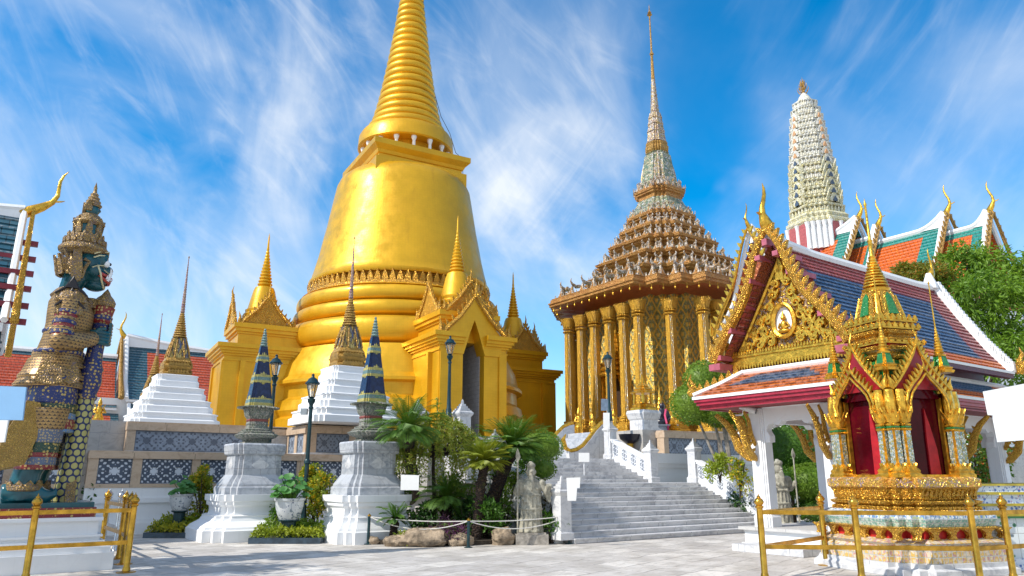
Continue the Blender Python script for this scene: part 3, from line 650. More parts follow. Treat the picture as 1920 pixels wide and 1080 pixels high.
def mondop():
    t = thing('tiered_spire_shrine', 'gold pillared shrine hall with a stack of brown roofs and a needle spire', 'temple', (MO.x, MO.y, ZP), ROT)
    z = lambda v, d=47.: at(1222, v, d).z - ZP
    rd = redent(3, .14)
    b = MB(); b.loft(rd, [(6.5, -.1), (6.5, .22), (6.35, .25), (6.35, .4), (6.15, .45), (6.2, .6)]); b.build('base', marble_w, t)
    b = MB(); b.loft(rd, [(5.3, .6), (5.25, .8), (4.9, 1.0), (5.05, 1.15), (4.8, 1.3)]); b.build('gilded_base', carved, t)
    b = MB(); ri = redent(3, .11); b.loft(ri, [(4.5, 1.3), (4.5, 8.9)]); b.build('wall', dia, t)
    # columns on the stepped outline
    h0, h1 = .6, 8.15; k = 5.72; q = redent(3, .15)
    cpts = []
    for i in range(len(q)):
        if i % 7 in (0, 6): cpts.append((q[i][0]*k, q[i][1]*k))
        elif i % 7 == 3: cpts.append((q[i][0]*k*1.12, q[i][1]*k*1.12))
    for r in range(4):
        c, s = ((1, 0), (0, 1), (-1, 0), (0, -1))[r]
        for w in (-.335, -.115, .115, .335): cpts.append((k*c - w*k*s, k*s + w*k*c))
    rc = redent(2, .22); proto = None
    for (x, y) in cpts:
        if proto is None:
            m = MB()
            m.loft(sq(), [(.52, h0), (.52, h0+.15), (.46, h0+.2), (.46, h0+.45), (.36, h0+.6)])
            for a in range(5): m.loft(rc, [(.46-.02*a, h0+.2+.16*a), (.50-.025*a, h0+.28+.16*a), (.42-.015*a, h0+.34+.16*a)])
            st = len(m.f); m.loft(rc, [(.29, h0+.95), (.255, h1-.9)], cap=False)
            for i in range(st, len(m.f)): m.m[i] = 1 if (i-st) % 20 in (1, 3, 6, 8, 11, 13, 16, 18) else 0
            for zz in (h1-.95, h1-.75): m.loft(rc, [(.31, zz), (.36, zz+.06), (.31, zz+.12)])
            m.loft(circ(12), [(.29, h1-.75), (.31, h1-.45), (.40, h1-.05), (.34, h1)])
            for ring, (rr, hh, nn) in enumerate(((.34, .62, 14), (.38, .42, 14))):
                for a in range(nn):
                    an = 2*PI*(a+ring*.5)/nn; c, s = math.cos(an), math.sin(an)
                    m.leaf((rr*c, rr*s, h1-.6+.18*ring), hh, .15, .03, (-s, c, 0), (c*.30, s*.30, 1))
            proto = m.build('column', [col_gold, mirror], t); proto.location = (x, y, 0)
        else:
            o = proto.copy(); COL.objects.link(o); o.location = (x, y, 0)
    # doors with small tiered crowns on each face
    for r in range(4):
        m = MB(); m.M = Matrix.Rotation(r*PI/2, 4, 'Z')
        m.box(-.65, -4.68, 1.3, .65, -4.51, 4.2); m.mi = 1; m.box(-.48, -4.72, 1.4, .48, -4.682, 4.0); m.mi = 0
        for sx in (-1, 1):
            for a in range(3): m.loft(sq(), [(.14, 1.0), (.14, 1.5), (.09, 1.6), (.09, 3.6), (.15, 3.9), (.16, 4.1)], (sx*(.62+.24*a), -4.78-.1*a))
        for a in range(8): s_ = 1-.11*a; m.loft(redent(2, .2), [(1.05*s_, 4.1+.34*a), (1.12*s_, 4.2+.34*a), (.82*s_, 4.44+.34*a)], (0, -4.6))
        m.lathe([(.12, 6.8), (.08, 7.4), (.001, 8.2)], 10, (0, -4.6))
        m.build('doorway', [gilt, plain('door_dark', (.05, .03, .02), .5)], t)
    # eave: soffit, cornice, bells
    ze = z(578)
    m = MB(); m.loft(rd, [(4.6, ze-.35), (6.6, ze-.12), (6.7, ze)]); m.build('soffit', plain('red_soffit', (.36, .10, .03), .6), t)
    m = MB(); m.loft(rd, [(6.6, ze-.16), (6.72, ze-.12), (6.72, ze+.04), (6.78, ze+.05), (6.78, ze+.14), (6.65, ze+.2), (6.65, ze+.36)]); m.build('eave_cornice', tier_mat, t)
    def along(poly, s, step):
        pts = []
        n = len(poly)
        for i in range(n):
            a = Vector(poly[i])*s; b_ = Vector(poly[(i+1) % n])*s; L_ = (b_-a).length; k_ = max(1, round(L_/step)); d = (b_-a).normalized(); nn = Vector((d.y, -d.x))
            for j in range(k_): pts.append((a.lerp(b_, (j+.5)/k_), d, nn))
        return pts
    m = MB(); m.tube([(0, 0, -.14), (0, 0, -.36)], .012, 4); m.ball((0, 0, -.40), .06, 6, 5, (1, 1, 1.4)); bell = None
    for p, d, nn in along(rd, 6.65, .68):
        if bell is None: bell = m.build('wind_bell', gilt, t)
        else: o = bell.copy(); COL.objects.link(o); bell2 = o
        (bell if p is None or len(bell.users_collection) and bell.location.length == 0 else bell2).location = (p.x, p.y, ze)
    # stacked roofs
    lv = [(6.65, ze+.34), (4.55, z(532)), (3.85, z(501)), (3.1, z(468)), (2.45, z(440)), (1.98, z(414)), (1.45, z(364))]
    for i, (s, zz) in enumerate(lv):
        last = i == len(lv)-1
        s2, z2 = (lv[i+1] if not last else (1.0, zz+1.2))
        m = MB()
        if i:
            m.mi = 0
            m.loft(rd, [(s*.88, zz-.75), (s*.88, zz-.35), (s*.98, zz-.30), (s*.98, zz-.18), (s*1.03, zz-.16), (s*1.05, zz-.02), (s, zz), (s, zz+.07)])
        top = (s2*.90, z2-.72) if not last else (1.05, zz+.35)
        m.mi = 2
        m.loft(rd, [(s*.99, zz+.05), (s*.80+top[0]*.2, zz+.05+(top[1]-zz)*.28), (top[0]*1.12, zz+(top[1]-zz)*.72), (top[0], top[1]+.05)])
        m.build('roof_tier', [tier_mat, antefix_mat, green_mosaic], t)
        # little gables with upturned tips standing along the tier
        g = MB(); hh = (.76, .52, .50, .48, .44, .40, .46)[i]
        k_ = 0
        for p, d, nn in along(rd, s*.955, (1.0, .95, .9, .85, .75, .7, .6)[i]):
            k_ += 1; o = Vector((p.x, p.y, zz+.06)); ux = Vector((d.x, d.y, 0)); ny = Vector((nn.x, nn.y, 0)); w = hh*.40
            g.mi = 0
            g.prism([(-w, 0), (w, 0), (w*.40, hh*.42), (0, hh*.95), (-w*.40, hh*.42)], .12, o, ux, Vector((0, 0, 1))-ny*.22)
            g.mi = 1; g.prism([(-w*.5, .02), (w*.5, .02), (0, hh*.55)], .16, o, ux, Vector((0, 0, 1))-ny*.22)
            g.mi = 0
            back = o - ny*hh*1.0 + Vector((0, 0, hh*.95)); tip = o + Vector((0, 0, hh*1.05)) - ny*.1
            g.tube([back, tip.lerp(back, .5)-Vector((0, 0, .12)), tip, tip+ny*.10+Vector((0, 0, .22*hh)), tip+ny*.02+Vector((0, 0, .5*hh))], [.18*hh, .17*hh, .08, .05, .006], 5)
            for sx in (-1, 1): g.tube([o+ux*sx*w, o+ux*sx*(w+.10)+Vector((0, 0, .06))+ny*.08, o+ux*sx*(w+.12)+Vector((0, 0, .30))+ny*.08], [.06, .05, .006], 5)
        g.mi = 1; g.loft(rd, [(s*.99, zz+.06), (s*.99, zz+.10), (s*.90, zz+.10), (s*.90, zz+.06)], cap=False)
        g.build('gable_crest', [antefix_mat, tier_mat], t)
    # spire
    zc = z(357)
    s = MB(); rs = redent(3, .17); s.loft(rs, [(1.22, zc), (1.28, zc+.2), (1.12, zc+.35), (1.02, zc+1.0), (.86, zc+2.4), (.72, z(293)), (.78, z(291)), (.66, z(289))]); s.build('spire_bell', green_mosaic, t)
    s = MB()
    for q in range(4):
        for w in (-.28, 0, .28):
            s.M = Matrix.Rotation(q*PI/2+PI/4, 4, 'Z'); s.tube([(1.22+.0-abs(w)*.55, w, zc+.2), (1.08-abs(w)*.5, w*.9, zc+1.2), (.78-abs(w)*.4, w*.66, z(293))], [.10, .09, .07], 6)
    s.build('spire_rib', spire_mosaic, t)
    s = MB(); s.loft(rs, [(.62, z(289)), (.74, z(285)), (.76, z(279)), (.66, z(276)), (.72, z(272)), (.58, z(269))]); s.build('spire_band', gilt_dull, t)
    s = MB(); P = []
    for v0, v1, r0, r1 in ((269, 250, .58, .50), (249, 236, .51, .44), (235, 224, .45, .39), (223, 213, .40, .33)): P += [(r0*1.08, z(v0)), (r0, z(v0)+.12), (r1, z(v1))]
    s.loft(redent(2, .2), P); s.build('fluted_spire', spire_mosaic, t)
    s = MB(); P = []
    N = 9
    for i in range(N):
        f = i/N; v = 212-62*f; r = .31-.17*f; P += [(r*.8, z(v)), (r, z(v)+.15), (r*.98, z(v)+.3), (r*.8, z(v-5.5))]
    s.lathe(P, 14); s.build('ringed_spire', spire_mosaic, t, 40)
    s = MB(); s.lathe([(.12, z(151)), (.13, z(148)), (.085, z(104)), (.14, z(103)), (.16, z(101)), (.10, z(99)), (.07, z(96)), (.05, z(40)), (.06, z(31))], 10)
    s.lathe([(.05, z(31)), (.20, z(28)), (.06, z(26)), (.15, z(24)), (.05, z(21)), (.03, z(15)), (.001, z(7))], 10); s.build('finial', gilt_dull, t, 40)
mondop()
# ------------------------------------------------------------------ white corn-cob tower (prang)
prang_mat = mosaic('porcelain_mosaic', [(.74, .73, .66), (.68, .68, .62), (.78, .74, .60), (.64, .60, .46), (.74, .73, .70), (.50, .52, .52)], 5.5, .5, 0, (.48, .44, .34), .9, .8, .03)
prang_low = mosaic('yellow_porcelain', [(.72, .69, .48), (.76, .73, .58), (.64, .58, .30), (.68, .64, .46), (.50, .52, .42)], 5.5, .5, 0, (.42, .37, .20), .9, .8, .03)
def prang():
    D = 62.; C = at(1524, 330, D); t = thing('white_prang', 'white corn-cob tower with a trident finial and a red and white striped base', 'tower', (C.x, C.y, ZP), R(22))
    z = lambda v: at(1520, v, D).z - ZP
    def r_(v, px): p = at(1520, v, D); return px*(D*_c+(p.z-EYE)*_s)/F/1.15
    rd = redent(4, .13)
    b = MB(); b.loft(rd, [(r_(470, 62), -.1), (r_(470, 60), z(455)), (r_(470, 60), z(432))], cap=True); b.build('red_base', plain('prang_red', (.42, .10, .10), .6), t)
    m = MB(); q = r_(450, 60)
    n = len(rd)
    for i in range(n):
        a = Vector(rd[i])*q; c = Vector(rd[(i+1) % n])*q; k = max(1, round((c-a).length/1.5))
        for j in range(k): p = a.lerp(c, j/k); m.lathe([(.20, z(480)), (.17, z(470)), (.15, z(440)), (.2, z(434)), (.24, z(431))], 8, (p.x, p.y))
    m.build('pilasters', white, t)
    m = MB(); m.loft(rd, [(r_(430, 58), z(432)), (r_(430, 62), z(428)), (r_(430, 62), z(424)), (r_(420, 55), z(420)), (r_(420, 58), z(415)), (r_(410, 52), z(410))]); m.build('cornice', prang_low, t)
    N = 15; vs = [410 - (410-192)*(i/N)**.93 for i in range(N+1)]
    def wid(v):
        tab = [(410, 54), (380, 51), (340, 47), (300, 42), (260, 37), (230, 32.5), (210, 27), (200, 22), (191, 13)]
        for (a, x), (b_, y) in zip(tab, tab[1:]):
            if v >= b_: return x+(y-x)*(a-v)/(a-b_)
        return 12
    for i in range(N):
        v0, v1 = vs[i], vs[i+1]; r0, r1 = r_(v0, wid(v0)), r_(v1, wid(v1)); z0, z1 = z(v0), z(v1); h = z1-z0
        m = MB(); m.loft(rd, [(r0*.86, z0), (r0*.86, z0+h*.55), (r0*.98, z0+h*.6), (r0*1.0, z0+h*.74), (r0*.93, z0+h*.78), (r1*.95, z0+h*.9), (r1*.86, z1+.01)])
        m.mi = 1
        for k in range(n):
            a = Vector(rd[k])*r0*.90; c = Vector(rd[(k+1) % n])*r0*.90; L_ = (c-a).length; kk = max(1, round(L_/.42)); d = (c-a).normalized(); nn = Vector((d.y, -d.x))
            for j in range(kk):
                p = a.lerp(c, (j+.5)/kk); m.mi = 1; m.leaf((p.x, p.y, z0), h*.66, L_/kk*.78, .12, (d.x, d.y, 0), (nn.x*.12, nn.y*.12, 1))
        m.build('tower_tier', [prang_mat if i > 5 else prang_low, prang_mat if i > 3 else prang_low], t)
    dk = plain('niche_dark', (.06, .09, .14), .5); ng = plain('niche_orange', (.55, .30, .14), .6)
    for i in range(1, N-2):
        v0 = vs[i]; r0 = r_(v0, wid(v0)); z0, z1 = z(v0), z(vs[i+1]); h = (z1-z0)
        for q in range(4):
            c, s = math.cos(q*PI/2), math.sin(q*PI/2); m = MB(); o = Vector((c*r0*.93, s*r0*.93, z0)); ux = Vector((-s, c, 0))
            m.mi = 1; m.leaf(o, h*1.15, r0*.50, .3, ux); m.mi = 0; m.leaf(o+Vector((c, s, 0))*.10, h*.62, r0*.20, .3, ux)
            if i < 6:
                m.mi = 1
                for sx in (-1, 1): m.leaf(o+ux*(sx*r0*.34), h*1.35, .3, .12, ux, Vector((c*.35, s*.35, 1)))
            m.build('niche', [dk if i < 7 else ng, prang_low if i < 6 else prang_mat], t)
    m = MB(); zt = z(192); m.lathe([(r_(192, 16), zt-.15), (r_(192, 15), zt+.15), (r_(192, 11), zt+.5), (r_(192, 6), zt+.8), (.16, zt+.95)], 16); m.build('cap', prang_mat, t, 40)
    m = MB(); m.lathe([(.14, zt+.7), (.08, zt+1), (.16, zt+1.1), (.06, zt+1.3), (.05, zt+1.9), (.001, z(143))], 8)
    for lvl, (zz, rr) in enumerate(((zt+1.05, .50), (zt+1.45, .34), (zt+1.8, .2))):
        for q in range(6):
            a = 2*PI*q/6; c, s = math.cos(a), math.sin(a); m.tube([(0, 0, zz-.2), (c*rr*.7, s*rr*.7, zz-.05), (c*rr, s*rr, zz+.25), (c*rr*.92, s*rr*.92, zz+.6)], [.05, .05, .04, .005], 5)
    m.build('trident_finial', gilt_dull, t)
prang()
# ------------------------------------------------------------------ tiled roofs
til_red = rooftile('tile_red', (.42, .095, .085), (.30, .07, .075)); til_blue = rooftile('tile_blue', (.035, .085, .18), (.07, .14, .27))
til_orange = rooftile('tile_orange', (.74, .19, .015), (.58, .12, .015)); til_teal = rooftile('tile_teal', (.02, .12, .14), (.03, .19, .19), .3, .35)
til_rust = rooftile('tile_rust', (.52, .085, .025), (.42, .06, .02), .30, .36); til_far = rooftile('tile_far_orange', (.66, .13, .012), (.55, .10, .012), .3, .36)
til_green = rooftile('tile_green', (.02, .20, .17), (.03, .27, .22), .3, .36)
til_navy = rooftile('tile_slate_blue', (.025, .085, .12), (.035, .11, .15), .3, .36)
crimson = plain('crimson_paint', (.36, .022, .045), .4, 0, .25, 5, .1); plum = plain('plum_paint', (.10, .015, .035), .5)
def slope(m, A, B, Ct, Dt, bands, rows, n0=0):
    """tiled slope: eave A->B, ridge D->C (A below D); bands = function (s, t) -> material index; rows of overlapping tiles"""
    A, B, Cc, Dd = map(Vector, (A, B, Ct, Dt)); nn = (B-A).cross(Dd-A).normalized(); hgt = ((Dd-A).length+(Cc-B).length)/2
    for i in range(rows):
        f0, f1 = i/rows, (i+1)/rows
        a0, b0 = A.lerp(Dd, f0), B.lerp(Cc, f0); a1, b1 = A.lerp(Dd, f1), B.lerp(Cc, f1)
        cuts = bands((f0+f1)/2)                         # [(s0, s1, mat), ...]
        for s0, s1, k in cuts:
            p, q, r, s = a0.lerp(b0, s0), a0.lerp(b0, s1), a1.lerp(b1, s1), a1.lerp(b1, s0)
            up = nn*.035; m.mi = k; W_ = (b0-a0).length
            m.quad(p+up, q+up, r, s, uv=[(s0*W_, f0*hgt), (s1*W_, f0*hgt), (s1*W_, f1*hgt), (s0*W_, f1*hgt)])
            m.quad(p, q, q+up, p+up, uv=[(s0*W_, f0*hgt), (s1*W_, f0*hgt), (s1*W_, f0*hgt), (s0*W_, f0*hgt)])
def framed(w, h, side=.1, low=.18, top=.16, tri=False):
    """border of tile 0 round a field of tile 1"""
    def f(t):
        if t < low or t > 1-top: return [(0, 1, 0)]
        if tri: a = side + (1-t)*.0; return [(0, a, 0), (a, 1-a, 1), (1-a, 1, 0)]
        return [(0, side, 0), (side, 1-side, 1), (1-side, 1, 0)]
    return f
def chofa(m, base, fwd, h, mat=0, r=.16, sweep=1.):
    """slender horn finial rising from base and curling towards fwd at the beak"""
    b = Vector(base); f = Vector(fwd).normalized(); u = Vector((0, 0, 1)); m.mi = mat
    pts = [(-.02, -.12), (.02, .0), (.10, .12), (.16, .26), (.145, .42), (.08, .58), (.03, .74), (.03, .88), (.07, 1.0)]
    rad = [1.1, 1.25, 1.0, .62, .46, .40, .34, .24, .03]
    pts = [(x+(sweep-1)*.62*min(1, y)*(1-.35*max(0, y)), y*(1-.18*(sweep-1))) for x, y in pts]; m.tube([b+f*(x*h)+u*(y*h) for x, y in pts], [q*r for q in rad], 7, .8)
    m.leaf(b+f*(.17*h+(sweep-1)*.15*h)+u*(.22*h), .16*h, .10*h, r*.5, f, u*.3+f)
def kranok(m, o, f, u, h, mat=0, t=.1):
    """curled flame bundle at the foot of a bargeboard"""
    o = Vector(o); f = Vector(f); u = Vector(u); m.mi = mat; sd = f.cross(u).normalized()
    for k, (a, s) in enumerate(((.0, 1.), (.30, .72), (-.26, .62))):
        p = [o+f*(a*h*.5), o+f*(a*h*.5+.16*h*s)+u*.22*h*s, o+f*(a*h*.5+.05*h*s)+u*.5*h*s, o+f*(a*h*.5+.20*h*s)+u*.78*h*s, o+f*(a*h*.5+.12*h*s)+u*1.02*h*s]
        m.tube(p, [.13*h*s, .15*h*s, .11*h*s, .07*h*s, .006], 6, .55)
def bargeboard(m, ends, apex, ny, th=.16, flames=14, fh=.26, mat=0, curl=True, wd=.2, both=(0, 1)):
    """gilded gable verge: stepped curved boards from apex to the two ends with a serrated flame edge; ny looks out of the gable"""
    ap = Vector(apex); ny = Vector(ny); m.mi = mat
    for k, e in enumerate(ends):
        if k not in both: continue
        e = Vector(e); d = e-ap; L_ = d.length; dn = d.normalized(); out = ny.cross(dn); out = out if out.z > 0 else -out
        if out.z < .001: out = Vector((0, 0, 1))
        # waving spine (naga body)
        path = []; rad = []
        for i in range(25):
            f = i/24; w = math.sin(f*PI*2*1.5)*.10*(1-.2*f); sag = -.10*math.sin(f*PI)*L_*.25
            path.append(ap+d*f+out*(w*.7+sag)+ny*.06); rad.append(wd*(.62+.42*f))
        m.tube(path, rad, 7, .7, up=ny)
        for i in range(flames):
            f = (i+.6)/flames*24; a = min(int(f), 23); g = f-a; p = path[a].lerp(path[a+1], g); r = rad[a]
            m.leaf(p+out*r*.6, fh*(.85+.3*(i/flames)), fh*.62, .09, -dn, out*1.0-dn*.35)
        if curl:
            p = path[-1]; kranok(m, p+out*.05, dn*1.0-Vector((0, 0, dn.z)), (0, 0, 1), fh*2.9)
# ------------------------------------------------------------------ open pavilion (sala)
stone_floor = marble('pavilion_floor', (.60, .59, .57), (.44, .43, .42), .8, .8)
scroll_blue = plain('gable_blue', (.02, .04, .16), .4)
def spiral(m, o, ux, uz, ny, r, turns, sgn, rad):
    pts = []; rr = []
    for i in range(16):
        f = i/15; a = f*turns*2*PI; q = r*(1-f*.86); pts.append(o+ux*(sgn*math.cos(a)*q)+uz*(math.sin(a)*q)+ny*.05); rr.append(rad*(1-.5*f))
    m.tube(pts, rr, 6)
def sala():
    O = W3(15.3, 10.35); t = thing('open_pavilion', 'white columned open pavilion with a blue and red tiled roof and gilded carved gable', 'pavilion', O, ROT)
    LX = 8.0; zf = .48; zc = 3.22
    m = MB(); m.box(-.42, -1.42, 0, LX+.5, 1.42, .12); m.box(-.36, -1.36, .12, LX+.44, 1.36, zf-.07); m.build('plinth', white_clean, t)
    m = MB(); m.box(-.46, -1.46, zf-.07, LX+.54, 1.46, zf); m.build('floor', stone_floor, t)
    m = MB(); m.box(-1.3, -.8, .004, -.42, 1.0, .16); m.build('step', marble_w, t)
    xs = [0, 2.65, 5.3, LX]; rc = redent(2, .16)
    for x in xs:
        for y in (-.95, .95):
            m = MB(); m.loft(rc, [(.25, zf), (.25, zf+.22), (.21, zf+.28), (.20, zc)], (x, y)); m.build('column', white_clean, t)
    def arch(p, q, nrm):
        p = Vector(p); q = Vector(q); L_ = (q-p).length; ux = (q-p).normalized(); a = .2
        pts = [(a, 2.05), (a+.12, 2.06), (a+.13, 2.20), (a+.05, 2.34), (a+.10, 2.46), (a+.24, 2.50), (a+.34, 2.44), (a+.42, 2.46), (a+.50, 2.54)]
        r_ = [(L_-x, z) for x, z in pts[::-1]]
        m = MB(); m.prism(pts + r_ + [(L_-.0, 2.05), (L_, 2.95), (0, 2.95), (0, 2.05)], .2, (p.x, p.y, zf-.12), ux, (0, 0, 1)); m.build('arched_beam', white_clean, t)
        m = MB(); m.tube([Vector((p.x, p.y, zf-.12+2.9)), Vector((q.x, q.y, zf-.12+2.9))], .14, 4); m.build('beam_trim', white_clean, t)
    for x0, x1 in zip(xs, xs[1:]):
        for y in (-.95, .95): arch((x0, y, 0), (x1, y, 0), None)
    for x in (0, LX): arch((x, -.95, 0), (x, .95, 0), None)
    # naga brackets
    for x, y, d in [(0, .95, (-.5, .9)), (0, .95, (-1, .05)), (0, -.95, (-1, -.1)), (0, -.95, (-.2, -1))] + [(x, -.95, (0, -1)) for x in xs[1:]] + [(x, .95, (0, 1)) for x in xs[1:]]:
        d = Vector((d[0], d[1], 0)).normalized(); o = Vector((x, y, 0))+d*.2; m = MB(); u = Vector((0, 0, 1))
        m.tube([o+u*2.0, o+d*.10+u*2.06, o+d*.34+u*2.30, o+d*.42+u*2.60, o+d*.60+u*2.90, o+d*.84+u*3.12], [.03, .10, .11, .10, .08, .05], 8, .6)
        m.tube([o+d*.02+u*2.35, o+d*.16+u*2.62, o+d*.20+u*2.95, o+d*.34+u*3.14], [.05, .08, .06, .04], 8, .6)
        for k in range(5): m.leaf(o+d*(.16+.09*k)+u*(2.20+.15*k), .18, .13, .05, d, u*.5-d*.6)
        m.build('naga_bracket', carved_fine, t)
    # skirt roof
    X0, X1, Y = -1.12, LX+1.12, 2.02; x0, x1, y = -.12, LX+.25, 1.22; ze, zt = 3.52, 4.10
    m = MB()
    for (a, b_, za, zb) in ((0, 0, ze-.30, ze-.20), (.05, .05, ze-.20, ze-.12), (.09, .09, ze-.12, ze-.05)):
        for (p, q, r, s) in ((X0+.1-a, -Y+.1-a, X1-.1+a, -Y+.2), (X0+.1-a, Y-.2, X1-.1+a, Y-.1+a), (X0+.1-a, -Y+.2, X0+.2, Y-.2), (X1-.2, -Y+.2, X1-.1+a, Y-.2)): m.box(p, q, za, r, s, zb)
    m.build('fascia', crimson, t)
    m = MB(); m.loft([(X0+.1, -Y+.1), (X1-.1, -Y+.1), (X1-.1, Y-.1), (X0+.1, Y-.1)], [(1, zc+.02), (1, zc+.06)]); m.build('soffit', plain('soffit_red', (.24, .03, .03), .6), t)
    m = MB()
    for (p, q, r, s) in ((X0-.02, -Y-.02, X1+.02, -Y+.12), (X0-.02, Y-.12, X1+.02, Y+.02), (X0-.02, -Y+.12, X0+.12, Y-.12), (X1-.12, -Y+.12, X1+.02, Y-.12)): m.box(p, q, ze-.05, r, s, ze+.02)
    for (sx, sy) in ((0, -1), (0, 1), (1, -1), (1, 1)):
        a = Vector((X1 if sx else X0, sy*Y, ze+.05)); b_ = Vector((x1 if sx else x0, sy*y, zt+.05)); m.tube([a, a.lerp(b_, .5)-Vector((0, 0, .03)), b_], .075, 6)
    for (p, q) in (((x0, -y), (x1, -y)), ((x1, y), (x0, y)), ((x0, y), (x0, -y)), ((x1, -y), (x1, y))): m.tube([(p[0], p[1], zt+.04), (q[0], q[1], zt+.04)], .07, 6)
    m.build('white_edging', white_clean, t)
    def bnd(f):
        if f < .46: return [(0, 1, 0)]
        if f > .90: return [(0, 1, 0)]
        e = .12+.30*(f-.45); return [(0, e, 0), (e, 1-e, 1), (1-e, 1, 0)]
    def bnd2(f):
        if f < .46 or f > .93: return [(0, 1, 0)]
        e = .06+.06*f; return [(0, e, 0), (e, 1-e, 1), (1-e, 1, 0)]
    m = MB()
    slope(m, (X0, Y, ze), (X0, -Y, ze), (x0, -y, zt), (x0, y, zt), bnd, 7); slope(m, (X0, -Y, ze), (X1, -Y, ze), (x1, -y, zt), (x0, -y, zt), bnd2, 7)
    slope(m, (X1, -Y, ze), (X1, Y, ze), (x1, y, zt), (x1, -y, zt), bnd, 7); slope(m, (X1, Y, ze), (X0, Y, ze), (x0, y, zt), (x1, y, zt), bnd2, 7)
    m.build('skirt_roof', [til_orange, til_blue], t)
    # upper roof
    Ye, zE, zR, xa, xb = 1.72, 4.42, 7.20, -.30, 7.75
    m = MB(); m.box(.0, -1.2, zt, xb-.4, 1.2, zE+.05); m.build('clerestory', plum, t)
    m = MB()
    for sy in (-1, 1): m.box(xa+.1, sy*Ye-.10, zE-.16, xb-.05, sy*Ye+.10, zE-.03)
    m.build('eave_board', plum, t)
    for sy in (-1, 1):
        m = MB()
        def bu(f):
            if f < .14 : return [(0, 1, 2)]
            if f > .80: return [(0, 1, 0)]
            return [(0, .10, 0), (.10, .87, 1), (.87, 1, 0)]
        knee = [(Ye, zE), (1.22, 5.10), (.62, 6.10), (.0, zR)]
        tot = 0
        for k, ((y0, z0), (y1, z1)) in enumerate(zip(knee, knee[1:])):
            f0, f1 = (z0-zE)/(zR-zE), (z1-zE)/(zR-zE); g = lambda f, a=f0, b_=f1: bu(a+(b_-a)*f)
            A, B = ((xa, -y0, z0), (xb, -y0, z0)) if sy < 0 else ((xb, y0, z0), (xa, y0, z0)); C_, D_ = ((xb, -y1, z1), (xa, -y1, z1)) if sy < 0 else ((xa, y1, z1), (xb, y1, z1))
            slope(m, A, B, C_, D_, g, (6, 8, 9)[k])
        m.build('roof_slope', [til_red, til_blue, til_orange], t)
    m = MB(); m.tube([(xa+.05, 0, zR+.22), (xa+.6, 0, zR+.06), (1.5, 0, zR), (xb-1, 0, zR), (xb-.1, 0, zR+.06)], [.16, .15, .13, .13, .14], 8)
    for sy in (-1, 1):
        pr = [(Ye+.03, zE-.02), (1.24, 5.10), (.64, 6.10), (.06, zR)]
        m.tube([(xb+.0, sy*y_, z_+.04) for y_, z_ in pr], .10, 6); m.tube([(xb+.22, sy*y_, z_+.22) for y_, z_ in pr], .09, 6)
        for i in range(26):
            f = i/26*3; k = int(f); g = f-k; y_ = pr[k][0]+(pr[k+1][0]-pr[k][0])*g; z_ = pr[k][1]+(pr[k+1][1]-pr[k][1])*g; m.box(xb+.10, sy*y_-.05, z_+.05, xb+.24, sy*y_+.05, z_+.36)
        m.box(xa, sy*Ye-.12 if sy < 0 else sy*Ye-.03, zE-.04, xb, sy*Ye+.03 if sy < 0 else sy*Ye+.12, zE+.03)
    m.loft(circ(10), [(.22, zR+.0), (.20, zR+.15), (.10, zR+.42), (.07, zR+.5)], (xb-.1, 0))
    m.build('ridge_cap', white_clean, t)
    m = MB(); chofa(m, (xa, 0, zR+.42), (-1, 0, 0), 1.15, 0, .16); m.build('ridge_horn', gilt, t, 60)
    m = MB(); chofa(m, (xb+.05, 0, zR+.5), (1, 0, 0), .85, 0, .10); m.build('ridge_horn', gilt, t, 60)
    m = MB(); bargeboard(m, [(xa-.06, -Ye-.12, zE+.02), (xa-.06, Ye+.12, zE+.02)], (xa-.06, 0, zR+.36), (-1, 0, 0), flames=17, fh=.215, wd=.17); m.build('bargeboard', carved_fine, t)
    m = MB(); bargeboard(m, [(xb+.3, -Ye-.12, zE+.02), (xb+.3, Ye+.12, zE+.02)], (xb+.3, 0, zR+.2), (1, 0, 0), flames=2, fh=.01, wd=.06)
    for sy in (-1, 1): kranok(m, (xb+.25, sy*(Ye+.15), zE), (0, sy, 0), (0, 0, 1), .7)
    m.build('rear_bargeboard', carved_fine, t)
    # gable: red soffit boards, purlin ends, field with scrolls
    m = MB()
    for sy in (-1, 1): m.quad((xa-.02, sy*Ye, zE-.02), (.55, sy*(Ye-.12), zE-.02), (.55, 0, zR-.2), (xa-.02, 0, zR-.04))
    m.build('gable_soffit', filigree('red_soffit_carved', (.36, .10, .03), (.16, .02, .02), 10, .1, .5), t)
    m = MB()
    for sy in (-1, 1):
        for f in (.02, .25, .46, .66, .85): y_ = Ye*(1-f)*.98; z_ = zE+(zR-zE)*f+.06; m.box(xa-.20, sy*y_-.075, z_-.06, .5, sy*y_+.075, z_+.06)
        m.box(xa-.3, sy*Ye-.17, zE-.20, .5, sy*Ye+.17, zE-.04); 
    m.box(xa-.22, -.07, zR-.1, .5, .07, zR+.06)
    loose(m, 'purlin', plain('purlin_rose', (.42, .10, .14), .5), t)
    m = MB(); m.prism([(-1.5, 4.62), (1.5, 4.62), (0, 6.95)], .1, (.12, 0, 0), (0, -1, 0), (0, 0, 1)); m.build('gable_field', filigree('gable_relief', (.80, .48, .08), (.02, .04, .16), 5.5, .7, .3, .05, .9, (.22, .5)), t)
    m = MB(); nx = Vector((-1, 0, 0)); uy = Vector((0, -1, 0)); uz = Vector((0, 0, 1)); o0 = Vector((.06, 0, 0))
    def pl(y_, z_): return o0+uy*y_+uz*z_
    rng = random.Random(4)
